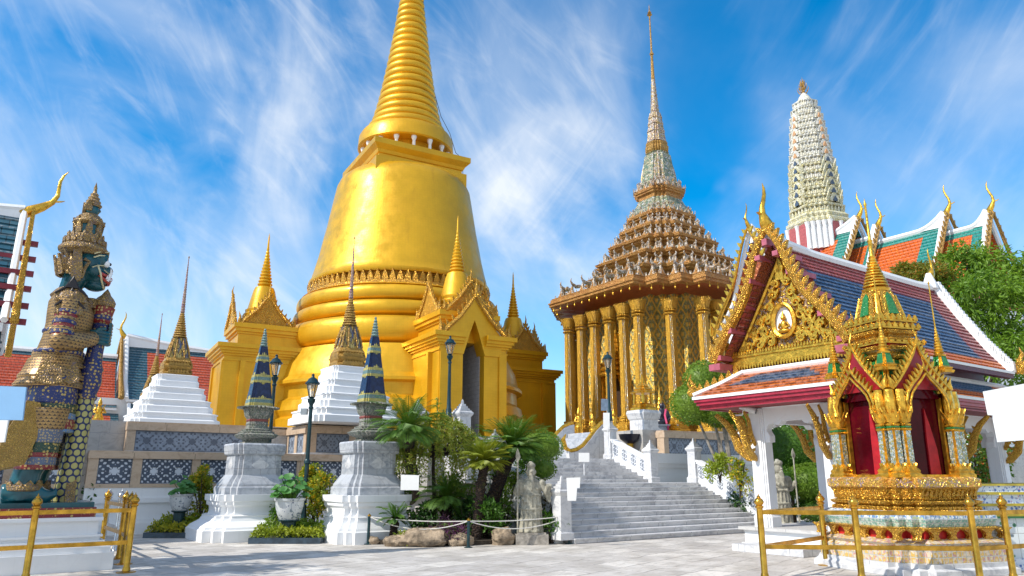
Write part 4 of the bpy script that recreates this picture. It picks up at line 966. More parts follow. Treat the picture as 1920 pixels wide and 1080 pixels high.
    for sg in (-1, 1):
        for (y_, z_, r) in ((.42, 4.82, .17), (.75, 4.80, .17), (1.06, 4.76, .13), (.62, 5.08, .16), (.90, 5.02, .13), (.46, 5.36, .15), (.68, 5.34, .10), (.36, 5.66, .13), (.24, 5.95, .12), (.15, 6.22, .11), (.30, 4.98, .11), (1.25, 4.72, .08)):
            spiral(m, pl(sg*y_, z_), uy, uz, nx, r, 1.3, sg, .055)
            for k in range(3): m.leaf(pl(sg*(y_+rng.uniform(-.1, .1)), z_+rng.uniform(-.08, .1))+nx*.05, r*1.3, r*.7, .07, uy, uz+uy*sg*rng.uniform(-.8, .8))
        m.tube([pl(sg*1.42, 4.62)+nx*.02, pl(0, 6.86)+nx*.02], .05, 6)
    for z_ in (6.3, 6.5): m.leaf(pl(0, z_)+nx*.06, .4, .24, .08, uy, uz)
    ring = [pl(.30*math.sin(a)*(1 if True else 1), 5.22+.34*math.cos(a)*(1.35 if math.cos(a) > 0 else 1))+nx*.10 for a in [2*PI*i/24 for i in range(25)]]
    m.tube(ring, .06, 6)
    m.build('gable_scrollwork', gilt, t, 50)
    m = MB(); m.prism([(.26*math.sin(a), 5.22+.30*math.cos(a)*(1.35 if math.cos(a) > 0 else 1)) for a in [2*PI*i/20 for i in range(20)]][::-1], .05, (.05, 0, 0), (0, -1, 0), (0, 0, 1)); m.build('niche_ground', white_clean, t)
    m = MB(); o = pl(0, 5.0)+nx*.1
    m.ball(o+uz*.02, .17, 12, 6, (.6, 1.05, .35)); m.ball(o+uz*.16, .10, 10, 8, (.7, .85, 1.2)); m.ball(o+uz*.34, .065, 10, 8); m.lathe([(.045, .38), (.02, .46), (.001, .54)], 8, (o.x, 0), False); 
    for sg in (-1, 1): m.tube([o+uz*.22+uy*sg*.09, o+uz*.12+uy*sg*.14, o+uz*.06+uy*sg*.04+nx*.08], .03, 6)
    m.v = [Vector((v.x, v.y, v.z if v.z > 1 else v.z+5.0)) for v in m.v]
    m.build('niche_figure', gilt, t, 60)
    m = MB()
    m.box(-.02, -1.62, 4.26, .3, 1.62, 4.34); m.box(-.08, -1.66, 4.34, .3, 1.66, 4.44); m.box(-.02, -1.62, 4.44, .3, 1.62, 4.54); m.box(-.06, -1.6, 4.54, .3, 1.6, 4.6)
    for i in range(40):
        y_ = -1.58+3.16*i/39; m.leaf((-.09, y_, 4.34), -.14, .07, .05, (0, -1, 0)); m.leaf((-.06, y_, 4.60), .10, .06, .05, (0, -1, 0))
    m.build('gilded_beam', gilt, t)
    # crest of little flames on the left hip of the skirt
    m = MB()
    for i in range(7): f = i/7; m.leaf((X0+(x0-X0)*f, Y+(y-Y)*f, ze+(zt-ze)*f+.06), .22, .16, .05, (.8, -.6, 0), (0, 0, 1))
    kranok(m, (X0+.1, Y+.02, ze+.05), (-.6, .8, 0), (0, 0, 1), .55); m.build('hip_crest', carved_fine, t)
sala()
# ------------------------------------------------------------------ far and near halls with tiled roofs
def hall(name, label, O, rz, secs, mats, skirts=(), wall_m=None, z_base=0., gold=None, purlins=False, chofa_h=2., vw=.25, sweep=1., gus=1.):
    """gabled hall along local x. secs: (x0, x1, half width, eave z, ridge z, horn at x0, horn at x1)"""
    gold = gold or gilt_dull
    t = thing(name, label, 'temple hall', O, rz)
    fr, fi = mats
    m = MB()
    for (x0, x1, w, ze, zr, h0, h1) in secs:
        hh = zr-ze
        for sy in (-1, 1):
            kn = [(w, ze), (w*.60, ze+hh*.30), (.0, zr)]
            for k, ((y0, z0), (y1, z1)) in enumerate(zip(kn, kn[1:])):
                L_ = abs(x1-x0); sd = min(.3, vw*4.5/L_) if h0 or h1 else .02
                def b_(f, k=k, sd=sd, h0=h0, h1=h1):
                    g = f*.3 if k == 0 else .3+.7*f
                    if g < .07 or g > .91: return [(0, 1, 0)]
                    return [(0, sd if h0 else .01, 0), (sd if h0 else .01, 1-(sd if h1 else .01), 1), (1-(sd if h1 else .01), 1, 0)]
                A, B, C_, D_ = ((x0, -y0, z0), (x1, -y0, z0), (x1, -y1, z1), (x0, -y1, z1)) if sy < 0 else ((x1, y0, z0), (x0, y0, z0), (x0, y1, z1), (x1, y1, z1))
                slope(m, A, B, C_, D_, b_, 6 if k == 0 else 14)
    m.build('roof', [fr, fi], t)
    m = MB()
    for (x0, x1, w, ze, zr, h0, h1) in secs:
        r = vw*.62; pts = []; hh = zr-ze
        for i in range(13):
            f = i/12; e = 0
            if h1: e += max(0, f-.62)**2*hh*1.15*gus
            if h0: e += max(0, .38-f)**2*hh*1.15*gus
            pts.append((x0+(x1-x0)*f, 0, zr+.05+e))
        m.tube(pts, r, 6)
        for (ex, hq, sg) in ((x0, h0, -1), (x1, h1, 1)):
            if hq:
                e = .1444*hh*1.15*gus
                # white upswept gusset below the horn
                m.prism([(0, -.1), (-.30*(x1-x0)*1.0, -.02), (-.16*(x1-x0), .06+e*.22), (0, e+.1)] if sg > 0 else [(0, -.1), (0, e+.1), (.16*(x1-x0), .06+e*.22), (.30*(x1-x0), -.02)], r*1.2, (ex, 0, zr), (1, 0, 0), (0, 0, 1))
                for sy in (-1, 1):
                    m.tube([(ex, 0, zr+e*.9), (ex, sy*w*.58, ze+hh*.32+.05), (ex, sy*(w+.1), ze+.05)], r*.85, 6)
        for sy in (-1, 1): m.box(x0, sy*w-.06*1, ze-.22, x1, sy*w+.06, ze-.02)
    m.build('white_edging', white_clean, t)
    for (x0, x1, w, ze, zr, h0, h1) in secs:
        for (ex, hq, sg) in ((x0, h0, -1), (x1, h1, 1)):
            if not hq: continue
            hh = zr-ze; e = .1444*hh*1.15*gus
            g = MB(); bargeboard(g, [(ex+sg*vw*.9, -w*1.06, ze), (ex+sg*vw*.9, w*1.06, ze)], (ex+sg*vw*.9, 0, zr+e*.8), (sg, 0, 0), flames=16, fh=hh*.07, wd=vw*.55); g.build('bargeboard', gold, t)
            g = MB(); chofa(g, (ex+sg*vw*.6, 0, zr+e+.02), (sg, 0, 0), chofa_h, 0, chofa_h*(.085 if sweep == 1 else .075), sweep); g.build('ridge_horn', gilt, t, 60)
            g = MB(); g.prism([(-w*.92, ze), (w*.92, ze), (w*.5, ze+hh*.34), (0, zr-.1), (-w*.5, ze+hh*.34)], .1, (ex-sg*.5, 0, 0), (0, 1, 0), (0, 0, 1)); g.build('gable', filigree('gable_red', (.45, .13, .04), (.13, .015, .03), 3, .2, .5), t)
            if purlins:
                for sy in (-1,):
                    for f in (.02, .17, .34, .5, .66, .84):
                        y_ = w*(1-f); g = MB(); zz = ze+hh*(f*.9); g.box(min(ex-sg*.5, ex+sg*.46), sy*y_-.08, zz-.07, max(ex-sg*.5, ex+sg*.46), sy*y_+.08, zz+.07); g.build('purlin', plum_red, t)
    m = MB(); m2 = MB(); m3 = MB()
    x0 = min(s[0] for s in secs)+.3; x1 = max(s[1] for s in secs)-.3; w = secs[0][2]; ze = secs[0][3]
    for i, (sx0, sx1, wi, zi, wo, zo) in enumerate(skirts):
        def b2(f):
            if f < .12 or f > .9: return [(0, 1, 0)]
            return [(0, .05, 0), (.05, .95, 1), (.95, 1, 0)]
        for sy in (-1, 1):
            A, B, C_, D_ = ((sx0, -wo, zo), (sx1, -wo, zo), (sx1, -wi, zi), (sx0, -wi, zi)) if sy < 0 else ((sx1, wo, zo), (sx0, wo, zo), (sx0, wi, zi), (sx1, wi, zi))
            slope(m, A, B, C_, D_, b2, 6)
            m3.box(sx0+.02, sy*wo-.1, zo-.32, sx1-.02, sy*wo+.1, zo-.02); m2.box(sx0, sy*wo-.06, zo-.72, sx1, sy*wo+.06, zo-.32)
            m2.tube([(sx0, sy*wo, zo), (sx0, sy*wi, zi)], .16, 6)
    if skirts: m.build('skirt_roof', [fr, fi], t); m2.build('skirt_edging', white_clean, t); m3.build('fascia', plum, t)
    m = MB(); ww = w*.86; m.box(x0, -ww, z_base, x1, ww, ze+.1); m.build('wall', wall_m or white, t)
    return t
plum_red = plain('purlin_crimson', (.22, .015, .03), .45)
# left hall, cut by the frame
P = at(47, 392, 20.)
hall('temple_hall', 'hall cut by the left edge, its gable verge studded with crimson purlin ends', (P.x, P.y, 0), ROT, [(-9, 0, 3.0, P.z-3.9, P.z-.25, 0, 1)], (til_navy, til_teal), gold=carved_fine, purlins=True, chofa_h=1.75, vw=.17, sweep=2., gus=.35)
# long red-tiled gallery far behind on the left
P = at(236, 648, 70.); zr = P.z
hall('temple_hall', 'long red-tiled hall with slate blue borders far behind the white chedis', (P.x, P.y, 0), ROT,
     [(0, 34, 5.0, zr-5.6, zr, 1, 0), (-14, -.6, 4.6, zr-6.4, zr-1.2, 0, 0)], (til_navy, til_rust), chofa_h=2.4, vw=.42,
     skirts=[(.3, 33.5, 4.9, zr-6.0, 6.4, zr-7.5), (.9, 33, 6.3, zr-8.1, 7.6, zr-9.5), (-13.5, -.4, 4.5, zr-6.9, 6.0, zr-8.3), (-13.4, .2, 5.9, zr-8.9, 7.4, zr-10.2)])
# orange-roofed hall behind the tree on the right: gables face -b
def back_right():
    e1 = at(1850, 398, 50.); ux = Vector((SA, -CA, 0)); out = []
    def loc(u):
        lo, hi = -10., 60.
        for _ in range(50):
            md = (lo+hi)/2; p = e1 - ux*md; dc = p.y*_c+(e1.z-EYE)*_s; uu = 960+F*p.x/dc
            if uu > u: lo = md
            else: hi = md
        p = e1-ux*lo; return lo, p
    ends = []
    for (u, v) in ((1850, 398), (1772, 402), (1645, 425), (1612, 410)):
        L_, p = loc(u); ends.append((-L_, at(u, v, p.y).z))
    secs = []
    for i, (x, z) in enumerate(ends):
        nx = ends[i+1][0]+.02 if i < 3 else x-9
        hh = 6.2; secs.append((nx-.5, x, 4.6 if i in (0, 2) else 5.2, z-.9-hh, z-.9, 0, 1))
    hall('temple_hall', 'orange-tiled hall with green borders and four horn-tipped gables behind the leafy tree', (e1.x, e1.y, 0), ROT-PI/2, secs, (til_green, til_far), chofa_h=2.2, vw=.34, gold=gilt_dull, purlins=False)
back_right()
P = at(1400, 440, 33.)
hall('temple_hall', 'small hall behind the pavilion, its dark red gable showing left of the carved gable', (P.x+.2, P.y, 0), ROT, [(0, 7, 2.3, P.z-4.6, P.z-.3, 1, 0)], (til_red, til_orange), chofa_h=1.15, vw=.20, gold=gilt, z_base=ZP)
# ------------------------------------------------------------------ gilded spire shrine close on the right
red_glass = plain('crimson_lacquer', (.075, .002, .007), .12, 0, .5, 1.2, .02, 3); red_glass.node_tree.nodes['Principled BSDF'].inputs['Specular IOR Level'].default_value = .12
green_glass = filigree('green_glass_roof', (.012, .19, .045), (.10, .26, .08), 20, .1, .15, .006, .5, (.12, .4))
frieze = filigree('gold_frieze_blue', (.90, .56, .10), (.10, .10, .38), 11, .7, .3, .03, .9, (.16, .5), (.45, .10, .04))
mirror_blue = mosaic('mirror_panel', [(.30, .42, .42), (.55, .62, .58), (.16, .28, .34), (.70, .72, .66), (.42, .38, .14)], 34, .15, .35, (.30, .22, .05), 1., .5, .006)
def porcelain(name, a, b_, c_, s):
    t = Nt(name); x, y, z = t.sep(t.co()); q = t.math('ADD', x, y)
    fx = t.math('ABSOLUTE', t.math('SUBTRACT', t.math('FRACT', t.math('MULTIPLY', q, s)), .5)); fz = t.math('ABSOLUTE', t.math('SUBTRACT', t.math('FRACT', t.math('MULTIPLY', z, s)), .5))
    g = t.rmp(t.math('MAXIMUM', fx, fz), .40, .46); p = t.vor(t.co(), s*2.3); k = t.sep(p.outputs['Color'])
    c = t.mix(t.rmp(k[0], .42, .5), a, b_); c = t.mix(t.rmp(k[1], .82, .86), c, c_); c = t.mix(g, c, (.45, .47, .45))
    return t.fin(c, .2, 0, t.bump(t.math('ADD', t.math('MULTIPLY', g, -1.), p.outputs['Distance']), .6, .008))
porc_blue = porcelain('porcelain_blue', (.66, .72, .76), (.14, .26, .46), (.50, .56, .30), 11)
porc_green = porcelain('porcelain_green', (.52, .66, .56), (.20, .40, .34), (.62, .64, .60), 13)
porc_pink = porcelain('porcelain_pink', (.62, .52, .38), (.60, .40, .12), (.50, .28, .26), 10)
def floral(name, base, cols, s, dens=.28):
    """painted flowers on glazed tile"""
    t = Nt(name); v = t.co('Object'); x, y, z = t.sep(v); c = base
    br = t.noise(v, s*.55, 3, .5, 1.2).outputs[0]; c = t.mix(t.rmp(t.math('ABSOLUTE', t.math('SUBTRACT', br, .5)), .012, .004, 0, .75), c, (.06, .12, .16))
    for i, (col, sc, th) in enumerate(cols):
        p = t.vor(t.mp(v, loc=(i*3.3, i*1.7, i)), s*sc); k = t.sep(p.outputs['Color'])
        m = t.math('MULTIPLY', t.rmp(p.outputs['Distance'], th, th*.75), t.rmp(k[0], 1-dens-.02, 1-dens+.02)); c = t.mix(m, c, col)
        m = t.math('MULTIPLY', t.rmp(p.outputs['Distance'], th*.4, th*.3), t.rmp(k[0], 1-dens-.02, 1-dens+.02)); c = t.mix(m, c, mul(col, .55))
    g = t.brick(t.comb(t.math('ADD', x, y), z), .62, .62, .006, 0); c = t.mix(g.outputs['Fac'], c, (.4, .42, .42))
    return t.fin(c, .25, 0, t.bump(g.outputs['Fac'], -.3, .01))
flor = floral('painted_tiles', (.70, .76, .78), [((.72, .24, .34), 1.6, .26), ((.06, .22, .12), 2.6, .24), ((.10, .18, .40), 2.0, .22), ((.70, .45, .50), 2.2, .2), ((.10, .30, .16), 3.4, .26)], 2.2, .34)
flor_blue = floral('painted_band', (.66, .74, .82), [((.10, .20, .52), 5, .34), ((.30, .36, .62), 7, .34), ((.60, .30, .42), 6, .22), ((.16, .28, .5), 9, .3)], 2.2, .5)
def shrine():
    C = at(1650, 600, 14.3); rz = R(17); t = thing('gilded_spire_shrine', 'small ornate gold shrine with green glass roof, needle spire and deep red arched windows', 'shrine', (C.x, C.y, 0), rz)
    z = lambda v: at(1680, v, 14.3).z
    rd = redent(3, .12); rd2 = redent(2, .18)
    m = MB(); m.loft(rd, [(1.42, 0), (1.42, .10), (1.34, .13), (1.34, .20)]); m.build('footing', marble_w, t)
    m = MB(); m.loft(rd, [(1.30, .2), (1.30, .42), (1.24, .46), (1.30, .52), (1.16, .58)]); m.build('lower_base', porc_pink, t)
    m = MB(); m.loft(rd, [(1.10, .58), (1.10, .74)]); m.build('red_recess', plain('shrine_red', (.5, .02, .02), .4), t)
    m = MB()
    for q in range(4):                                   # little arcade feet in the red recess
        m.M = Matrix.Rotation(q*PI/2, 4, 'Z')
        for x in (-.95, -.58, -.2, .2, .58, .95):
            m.prism([(-.09, 0), (.09, 0), (.05, .06), (.08, .12), (.19, .18), (-.19, .18), (-.08, .12), (-.05, .06)], .08, (x, -1.16, .57), (1, 0, 0), (0, 0, 1))
    m.M = Matrix(); m.loft(rd, [(1.22, .735), (1.25, .76), (1.18, .78)]); m.build('arcade_foot', carved_fine, t)
    m = MB(); m.loft(rd, [(1.18, .78), (1.23, .90)]); m.build('green_band', porc_green, t)
    m = MB(); m.loft(rd, [(1.235, .90), (1.22, 1.0), (1.12, 1.04)]); m.build('blue_band', porc_blue, t)
    m = MB(); m.loft(rd, [(1.10, 1.04), (1.0, 1.07), (.98, 1.11), (1.06, 1.15), (1.09, 1.19), (.98, 1.22), (.93, 1.26), (1.0, 1.30), (1.04, 1.38), (1.06, 1.42)])
    n = len(rd)
    def edge(s, step):
        out = []
        for i in range(n):
            a = Vector(rd[i])*s; b_ = Vector(rd[(i+1) % n])*s; L_ = (b_-a).length; k = max(1, round(L_/step)); d = (b_-a).normalized(); nn = Vector((d.y, -d.x))
            for j in range(k): out.append((a.lerp(b_, (j+.5)/k), d, nn, L_/k))
        return out
    for s, zz, st, h in ((1.0, 1.27, .10, .13), (1.06, 1.10, .10, -.08), (1.0, 1.235, .05, .05)):
        for p, d, nn, w in edge(s, st): m.leaf((p.x, p.y, zz), h, w*.85, .05, (d.x, d.y, 0), (nn.x*.4, nn.y*.4, 1))
    m.build('lotus_moulding', carved_fine, t)
    m = MB(); m.loft(rd, [(1.06, 1.42), (1.10, 1.44), (1.10, 1.57), (1.06, 1.59), (1.0, 1.61)]); m.build('frieze', frieze, t)
    zb = 1.6; zcap = z(803); zt = z(752)
    m = MB(); m.loft(sq(), [(.62, zb), (.62, zt+.1)])
    for q in range(4): m.M = Matrix.Rotation(q*PI/2, 4, 'Z'); m.prism([(-.45, 0), (.45, 0), (0, .5)], .04, (0, -.70, zt-.02), (1, 0, 0), (0, 0, 1))
    m.M = Matrix()
    for q in range(4):
        pass
    m.build('window_pane', red_glass, t)
    # clusters of three columns at each corner
    for q in range(4):
        for (x, y) in ((.74, .74), (.555, .80), (.80, .555)):
            m = MB(); m.M = Matrix.Rotation(q*PI/2, 4, 'Z') @ Matrix.Translation((x, y, 0)); s = .088
            m.loft(sq(), [(s*1.55, zb), (s*1.55, zb+.05), (s*1.3, zb+.08), (s*1.4, zb+.12), (s*1.1, zb+.16)])
            for k in range(12): a = 2*PI*k/12; c_, s_ = math.cos(a), math.sin(a); m.leaf((c_*s*1.15, s_*s*1.15, zb+.13), .12, .07, .03, (-s_, c_, 0), (c_*.15, s_*.15, 1))
            st = len(m.f); m.loft(rd2, [(s, zb+.16), (s*.92, zcap)], cap=False)
            for i in range(st, len(m.f)): m.m[i] = 1 if (i-st) % 5 == 4 else 0
            for zz in (zcap-.10, zcap-.02, zcap+.05): m.loft(rd2, [(s, zz), (s*1.18, zz+.025), (s, zz+.05)])
            m.mi = 2; m.loft(rd2, [(s*1.12, zcap-.05), (s*1.12, zcap-.025)]); m.mi = 0
            for r_, (rr, hh, nn) in enumerate(((s*.95, .27, 10), (s*1.05, .18, 10))):
                for k in range(nn): a = 2*PI*(k+r_*.5)/nn; c_, s_ = math.cos(a), math.sin(a); m.leaf((c_*rr, s_*rr, zcap+.05), hh, .085, .025, (-s_, c_, 0), (c_*.34, s_*.34, 1))
            m.loft(circ(8), [(s*.95, zcap), (s*1.15, zt-.10), (s*.9, zt+.12)])
            m.build('column', [gilt, mirror_blue, plain('green_band_glass', (.02, .22, .06), .2) if False else green_glass], t)
        Mq = Matrix.Rotation(q*PI/2, 4, 'Z')
        # window jambs, sill, drape
        m = MB(); m.M = Mq
        for sx in (-1, 1): m.box(sx*.45-.025, -.72, zb, sx*.45+.025, -.64, zt)
        m.box(-.48, -.76, zb, .48, -.62, zb+.05); m.build('window_frame', gilt, t)
        m = MB(); m.M = Mq; m.prism([(.02, .05), (.26, .05), (.24, .5), (.14, .95), (.06, 1.25), (.03, .7)], .03, (.05, -.64, zb), (1, 0, 0), (0, 0, 1)); m.build('drape', plain('scarlet_cloth', (.42, .006, .012), .6), t)
        # flaming arches: a pointed window arch and an outer gable on each side
        m = MB(); m.M = Mq
        def flame_rail(y_, half, r, n, fh):
            pts = half + [(-x, z_) for x, z_ in half[-2::-1]]; P = [Vector((x, y_, zt+z_)) for x, z_ in pts]; m.tube(P, r, 7, .8, up=(0, 1, 0)); k = len(P)-1
            for i in range(n):
                f = (i+.5)/n*k; a = int(f); p = P[a].lerp(P[a+1], f-a); d = (P[a+1]-P[a]).normalized(); out = Vector((-d.z, 0, d.x)); out = out if out.z > -.2 and (out.x*p.x >= -.02 or out.z > .6) else -out
                m.leaf(p+out*r*.5, fh, fh*.62, .045, d*(1 if out.z >= 0 else -1), out+Vector((0, 0, .45)))
            for sx in (-1, 1):
                x, z_ = half[0]; o = Vector((sx*abs(x), y_, zt+z_)); m.tube([o, o+Vector((sx*.05, 0, .02)), o+Vector((sx*.05, 0, .12)), o+Vector((sx*.10, 0, .24))], [r, r*1.1, r*.7, .004], 6)
        flame_rail(-.86, [(-.50, -.30), (-.49, -.12), (-.43, .06), (-.30, .22), (-.14, .36), (0, .54)], .042, 20, .10)
        flame_rail(-.90, [(-.44, -.30), (-.43, -.10), (-.36, .05), (-.24, .18), (-.10, .31), (0, .42)], .028, 1, .01)
        flame_rail(-.76, [(-.64, .16), (-.50, .30), (-.36, .46), (-.20, .66), (-.09, .82), (0, 1.0)], .05, 22, .11)
        chofa(m, (0, -.76, zt+1.0), (0, -1, 0), .36, 0, .04); chofa(m, (0, -.86, zt+.54), (0, -1, 0), .22, 0, .028)
        m.build('flame_arch', gilt, t, 50)
        m = MB(); m.M = Mq; m.prism([(-.58, .14), (.58, .14), (.36, .44), (.18, .66), (0, .94), (-.18, .66), (-.36, .44)], .05, (0, -.74, zt), (1, 0, 0), (0, 0, 1)); m.build('gable_field', plain('shrine_gable_red', (.26, .008, .015), .35), t)
        m = MB(); m.M = Mq
        for sx in (-1, 1): m.quad(*[(0, -.70, zt+.96), (sx*.60, -.70, zt+.16), (sx*.60, -.3, zt+.16), (0, -.3, zt+.96)][::sx])
        m.build('green_roof', green_glass, t)
    z1 = z(735); z2 = z(684)
    m = MB(); m.loft(rd2, [(.67, zt+.05), (.66, zt+.30), (.56, z2)])
    m.build('green_roof', green_glass, t)
    m = MB()
    for q in range(4):
        m.M = Matrix.Rotation(q*PI/2, 4, 'Z')
        for w in (.30, .52, .74):
            m.tube([(w*.88, .69, zt+.08), (w*.86, .67, zt+.30), (w*.72, .57, z2)], .028, 5); m.tube([(.69, w*.88, zt+.08), (.67, w*.86, zt+.30), (.57, w*.72, z2)], .028, 5)
    loose(m, 'roof_rib', gilt, t)
    # corner spirelets
    for q in range(4):
        m = MB(); m.M = Matrix.Rotation(q*PI/2, 4, 'Z') @ Matrix.Translation((.66, .66, z(700)-.06)); h = z(540)-z(700)+.1
        P = [(.17, 0), (.19, .04), (.15, .07), (.17, .10), (.13, .13)]
        m.loft(rd2, P); st = len(m.f); m.loft(rd2, [(.125, .13), (.09, .32)], cap=False)
        for i in range(st, len(m.f)): m.m[i] = 1 if (i-st) % 5 == 4 else 0
        Q = [(.11, .32), (.12, .35), (.08, .37)]
        for k in range(9): f = k/9; Q += [(.065*(1-f)+.012, .38+f*.5), (.085*(1-f)+.014, .40+f*.5)]
        Q += [(.014, .9), (.010, h-.08), (.02, h-.06), (.001, h)]; m.lathe(Q, 12); m.build('corner_spirelet', [gilt, green_glass], t)
    # tiered throne, bell and needle
    m = MB(); P = []
    zz = [z2-.04, z(672), z(655), z(640), z(625), z(612)]; ss = [.60, .56, .52, .50, .46, .44]
    for k in range(5):
        h = zz[k+1]-zz[k]; s = ss[k]; P += [(s*.86, zz[k]), (s*.86, zz[k]+h*.3), (s*1.02, zz[k]+h*.45), (s*1.08, zz[k]+h*.7), (s*.94, zz[k]+h*.95)]
    st = len(m.f); m.loft(rd2, P)
    for i in range(st, len(m.f)):
        row = (i-st)//20
        if row in (10, 11): m.m[i] = 1
        if row in (6,): m.m[i] = 2
    m.build('tiered_throne', [carved_fine, plain('red_enamel', (.45, .02, .03), .3), mirror_blue], t)
    m = MB()
    for s, zq, h in ((.54, z(650), .08), (.50, z(622), .10), (.47, z(608), .12)):
        for q in range(4):
            m = MB(); m.M = Matrix.Rotation(q*PI/2, 4, 'Z'); m.box(-s*.9, -s*1.0, zq-.03, s*.9, -s*.93, zq+.005)
            for k in range(7): m.leaf((-s+2*s*(k+.5)/7*1.0, -s*.98, zq), h, s*.22, .04)
            m.build('antefix_row', gilt, t)
    m = MB(); zq = z(610); ze = z(548); st = len(m.f); m.loft(rd2, [(.42, zq), (.38, zq+.10), (.27, ze-.12), (.23, ze)])
    m.build('spire_bell', carved_fine, t)
    for q in range(4):
        for dx in (-.0,):
            m = MB(); m.M = Matrix.Rotation(q*PI/2, 4, 'Z'); hb_ = ze-zq; m.prism([(-.11, .16), (.11, .16), (.065, hb_-.14), (0, hb_-.06), (-.065, hb_-.14)], .05, (0, -.405, zq), (1, 0, 0), (0, .17/hb_, 1)); m.build('green_panel', green_glass, t)
        for (x, y) in ((.36, .36),): m = MB(); m.M = Matrix.Rotation(q*PI/2, 4, 'Z'); m.tube([(.30, -.34, zq+.08), (.22, -.24, ze-.1)], [.03, .02], 6); m.tube([(-.30, -.34, zq+.08), (-.22, -.24, ze-.1)], [.03, .02], 6); loose(m, 'bell_rib', gilt, t)
    m = MB(); P = [(.25, ze-.01), (.27, ze+.05), (.2, ze+.08)]
    zn = z(485)
    for k in range(10): f = k/10; r = .19*(1-f)+.055; zc_ = ze+.08+(zn-ze-.08)*f; P += [(r*.72, zc_), (r, zc_+.025), (r, zc_+.05)]
    zz_ = z(372); P += [(.05, zn), (.07, zn+.03), (.045, zn+.06), (.04, zn+.35), (.055, zn+.38), (.03, zn+.42), (.022, zz_-.18), (.035, zz_-.14), (.015, zz_-.08), (.001, zz_)]
    m.lathe(P, 16); m.build('needle_spire', gilt, t, 40)
shrine()
# ------------------------------------------------------------------ porcelain-clad plinth at the right edge
def porcelain_plinth():
    O = at(1742, 1000, 13.75); t = thing('porcelain_plinth', 'long low plinth of flower-painted porcelain tiles running off the right edge', 'plinth', (O.x+.45, O.y, 0), R(6)); L_ = 7
    z = lambda v: at(1850, v, 13.6).z
    m = MB(); m.box(0, 0, .2, L_, 2.4, .92); m.build('painted_panel', flor, t)
    m = MB(); m.box(-.10, -.14, 0, L_, 2.5, .1); m.box(-.05, -.09, .1, L_, 2.45, .2); m.build('lower_band', flor_blue, t)
    m = MB(); m.box(-.05, -.05, .97, L_, 2.45, 1.10); m.box(-.12, -.12, 1.145, L_, 2.5, 1.30); m.box(-.16, -.16, 1.345, L_, 2.55, 1.455); m.build('painted_band', flor_blue, t)
    m = MB(); m.box(-.08, -.08, .92, L_, 2.46, .97); m.box(-.13, -.13, 1.10, L_, 2.5, 1.145); m.box(-.18, -.18, 1.30, L_, 2.56, 1.345); m.box(-.2, -.2, 1.455, L_, 2.58, 1.485); m.build('gilt_moulding', plain('olive_gilt', (.50, .40, .05), .35, .4), t)
    m = MB(); m.box(-.06, -.06, .885, L_, 2.4, .919); m.build('green_moulding', plain('green_glaze', (.04, .26, .10), .3), t)
porcelain_plinth()
# ------------------------------------------------------------------ brass barriers
brass = plain('polished_brass', (.60, .33, .045), .24, .88, .4, 5, .10, 9)
def barrier(label, pts, h=1.32, rails=(.50, 1.04), post=None):
    O = Vector((pts[0][0], pts[0][1], 0)); t = thing('brass_barrier', label, 'barrier', O, 0, 'brass barriers'); q = [Vector((p[0], p[1], 0))-O for p in pts]
    for p in q:
        m = MB(); m.lathe([(.16, 0), (.16, .015), (.07, .03), (.06, .08), (.052, .10), (.052, h-.22)], 14, (p.x, p.y)); m.lathe([(.052, h-.22), (.072, h-.20), (.072, h-.185), (.05, h-.17), (.078, h-.13), (.082, h-.11), (.06, h-.07), (.03, h-.045), (.034, h-.03), (.012, h-.01), (.001, h+.03)], 14, (p.x, p.y))
        m.build('post', brass, t, 40)
    for a, b_ in zip(q, q[1:]):
        for zr_ in rails:
            d = b_-a; n_ = Vector((-d.y, d.x, 0)).normalized()*.02; m = MB(); A = [a+n_, a-n_, b_-n_, b_+n_]; m.loft([(v.x, v.y) for v in A][::1], [(1, zr_-.035), (1, zr_+.035)]); m.build('rail', brass, t)
    return t
barrier('polished brass barrier round the demon guardian plinth on the left', [(-10.6, 10.3), (-7.86, 12.55), (-6.72, 13.5), (-7.40, 14.72), (-8.0, 15.7), (-9.4, 17.6)])
barrier('polished brass barrier in front of the gilded shrine on the right', [(5.92, 14.55), (4.12, 12.65), (5.62, 12.48), (7.40, 12.28), (8.15, 12.62), (9.8, 13.4)])
tag(barrier('x', [(-8.95, 17.35), (-9.9, 18.6)]), 'slim silver grey stanchions standing behind the brass barrier on the left', 'stanchion')
for ob in [o for o in COL.objects if o.parent and o.parent.get('category') == 'stanchion']: ob.data.materials[0] = plain('steel', (.5, .52, .55), .25, .9) if 'steel' not in bpy.data.materials else bpy.data.materials['steel']
for o in COL.objects:
    if o.get('category') == 'stanchion': o.name = 'stanchion_pair'; del o['group']
# ------------------------------------------------------------------ demon guardian
def band_mat(name, ground, gold, s, thr=(.2, .5)): return florets(name, ground, gold, s*1.05, .55, .36)
armour = scales('armour_scales', (.43, .26, .09), (.07, .04, .025), .062, .058)
unused_ = mosaic('armour_mosaic', [(.50, .33, .13), (.44, .28, .10), (.56, .40, .20), (.48, .31, .11), (.42, .27, .12), (.52, .37, .20)], 17, .38, .25, (.10, .055, .025), .35, .9, .015)
armour_fine = filigree('armour_gold', (.46, .29, .09), (.08, .05, .05), 15, .4, .38, .02, .9, (.2, .5), (.06, .06, .14), .6)
b_navy = band_mat('band_navy', (.012, .022, .12), (.46, .32, .11), 14); b_blue = band_mat('band_blue', (.10, .20, .36), (.40, .38, .24), 20); b_red = band_mat('band_red', (.20, .015, .02), (.52, .36, .13), 15); b_green = band_mat('band_green', (.015, .05, .03), (.56, .40, .12), 15); b_grey = band_mat('band_grey', (.10, .13, .20), (.44, .34, .20), 20)
demon_skin = plain('demon_skin', (.010, .085, .105), .22, 0, .4, 3, .05)
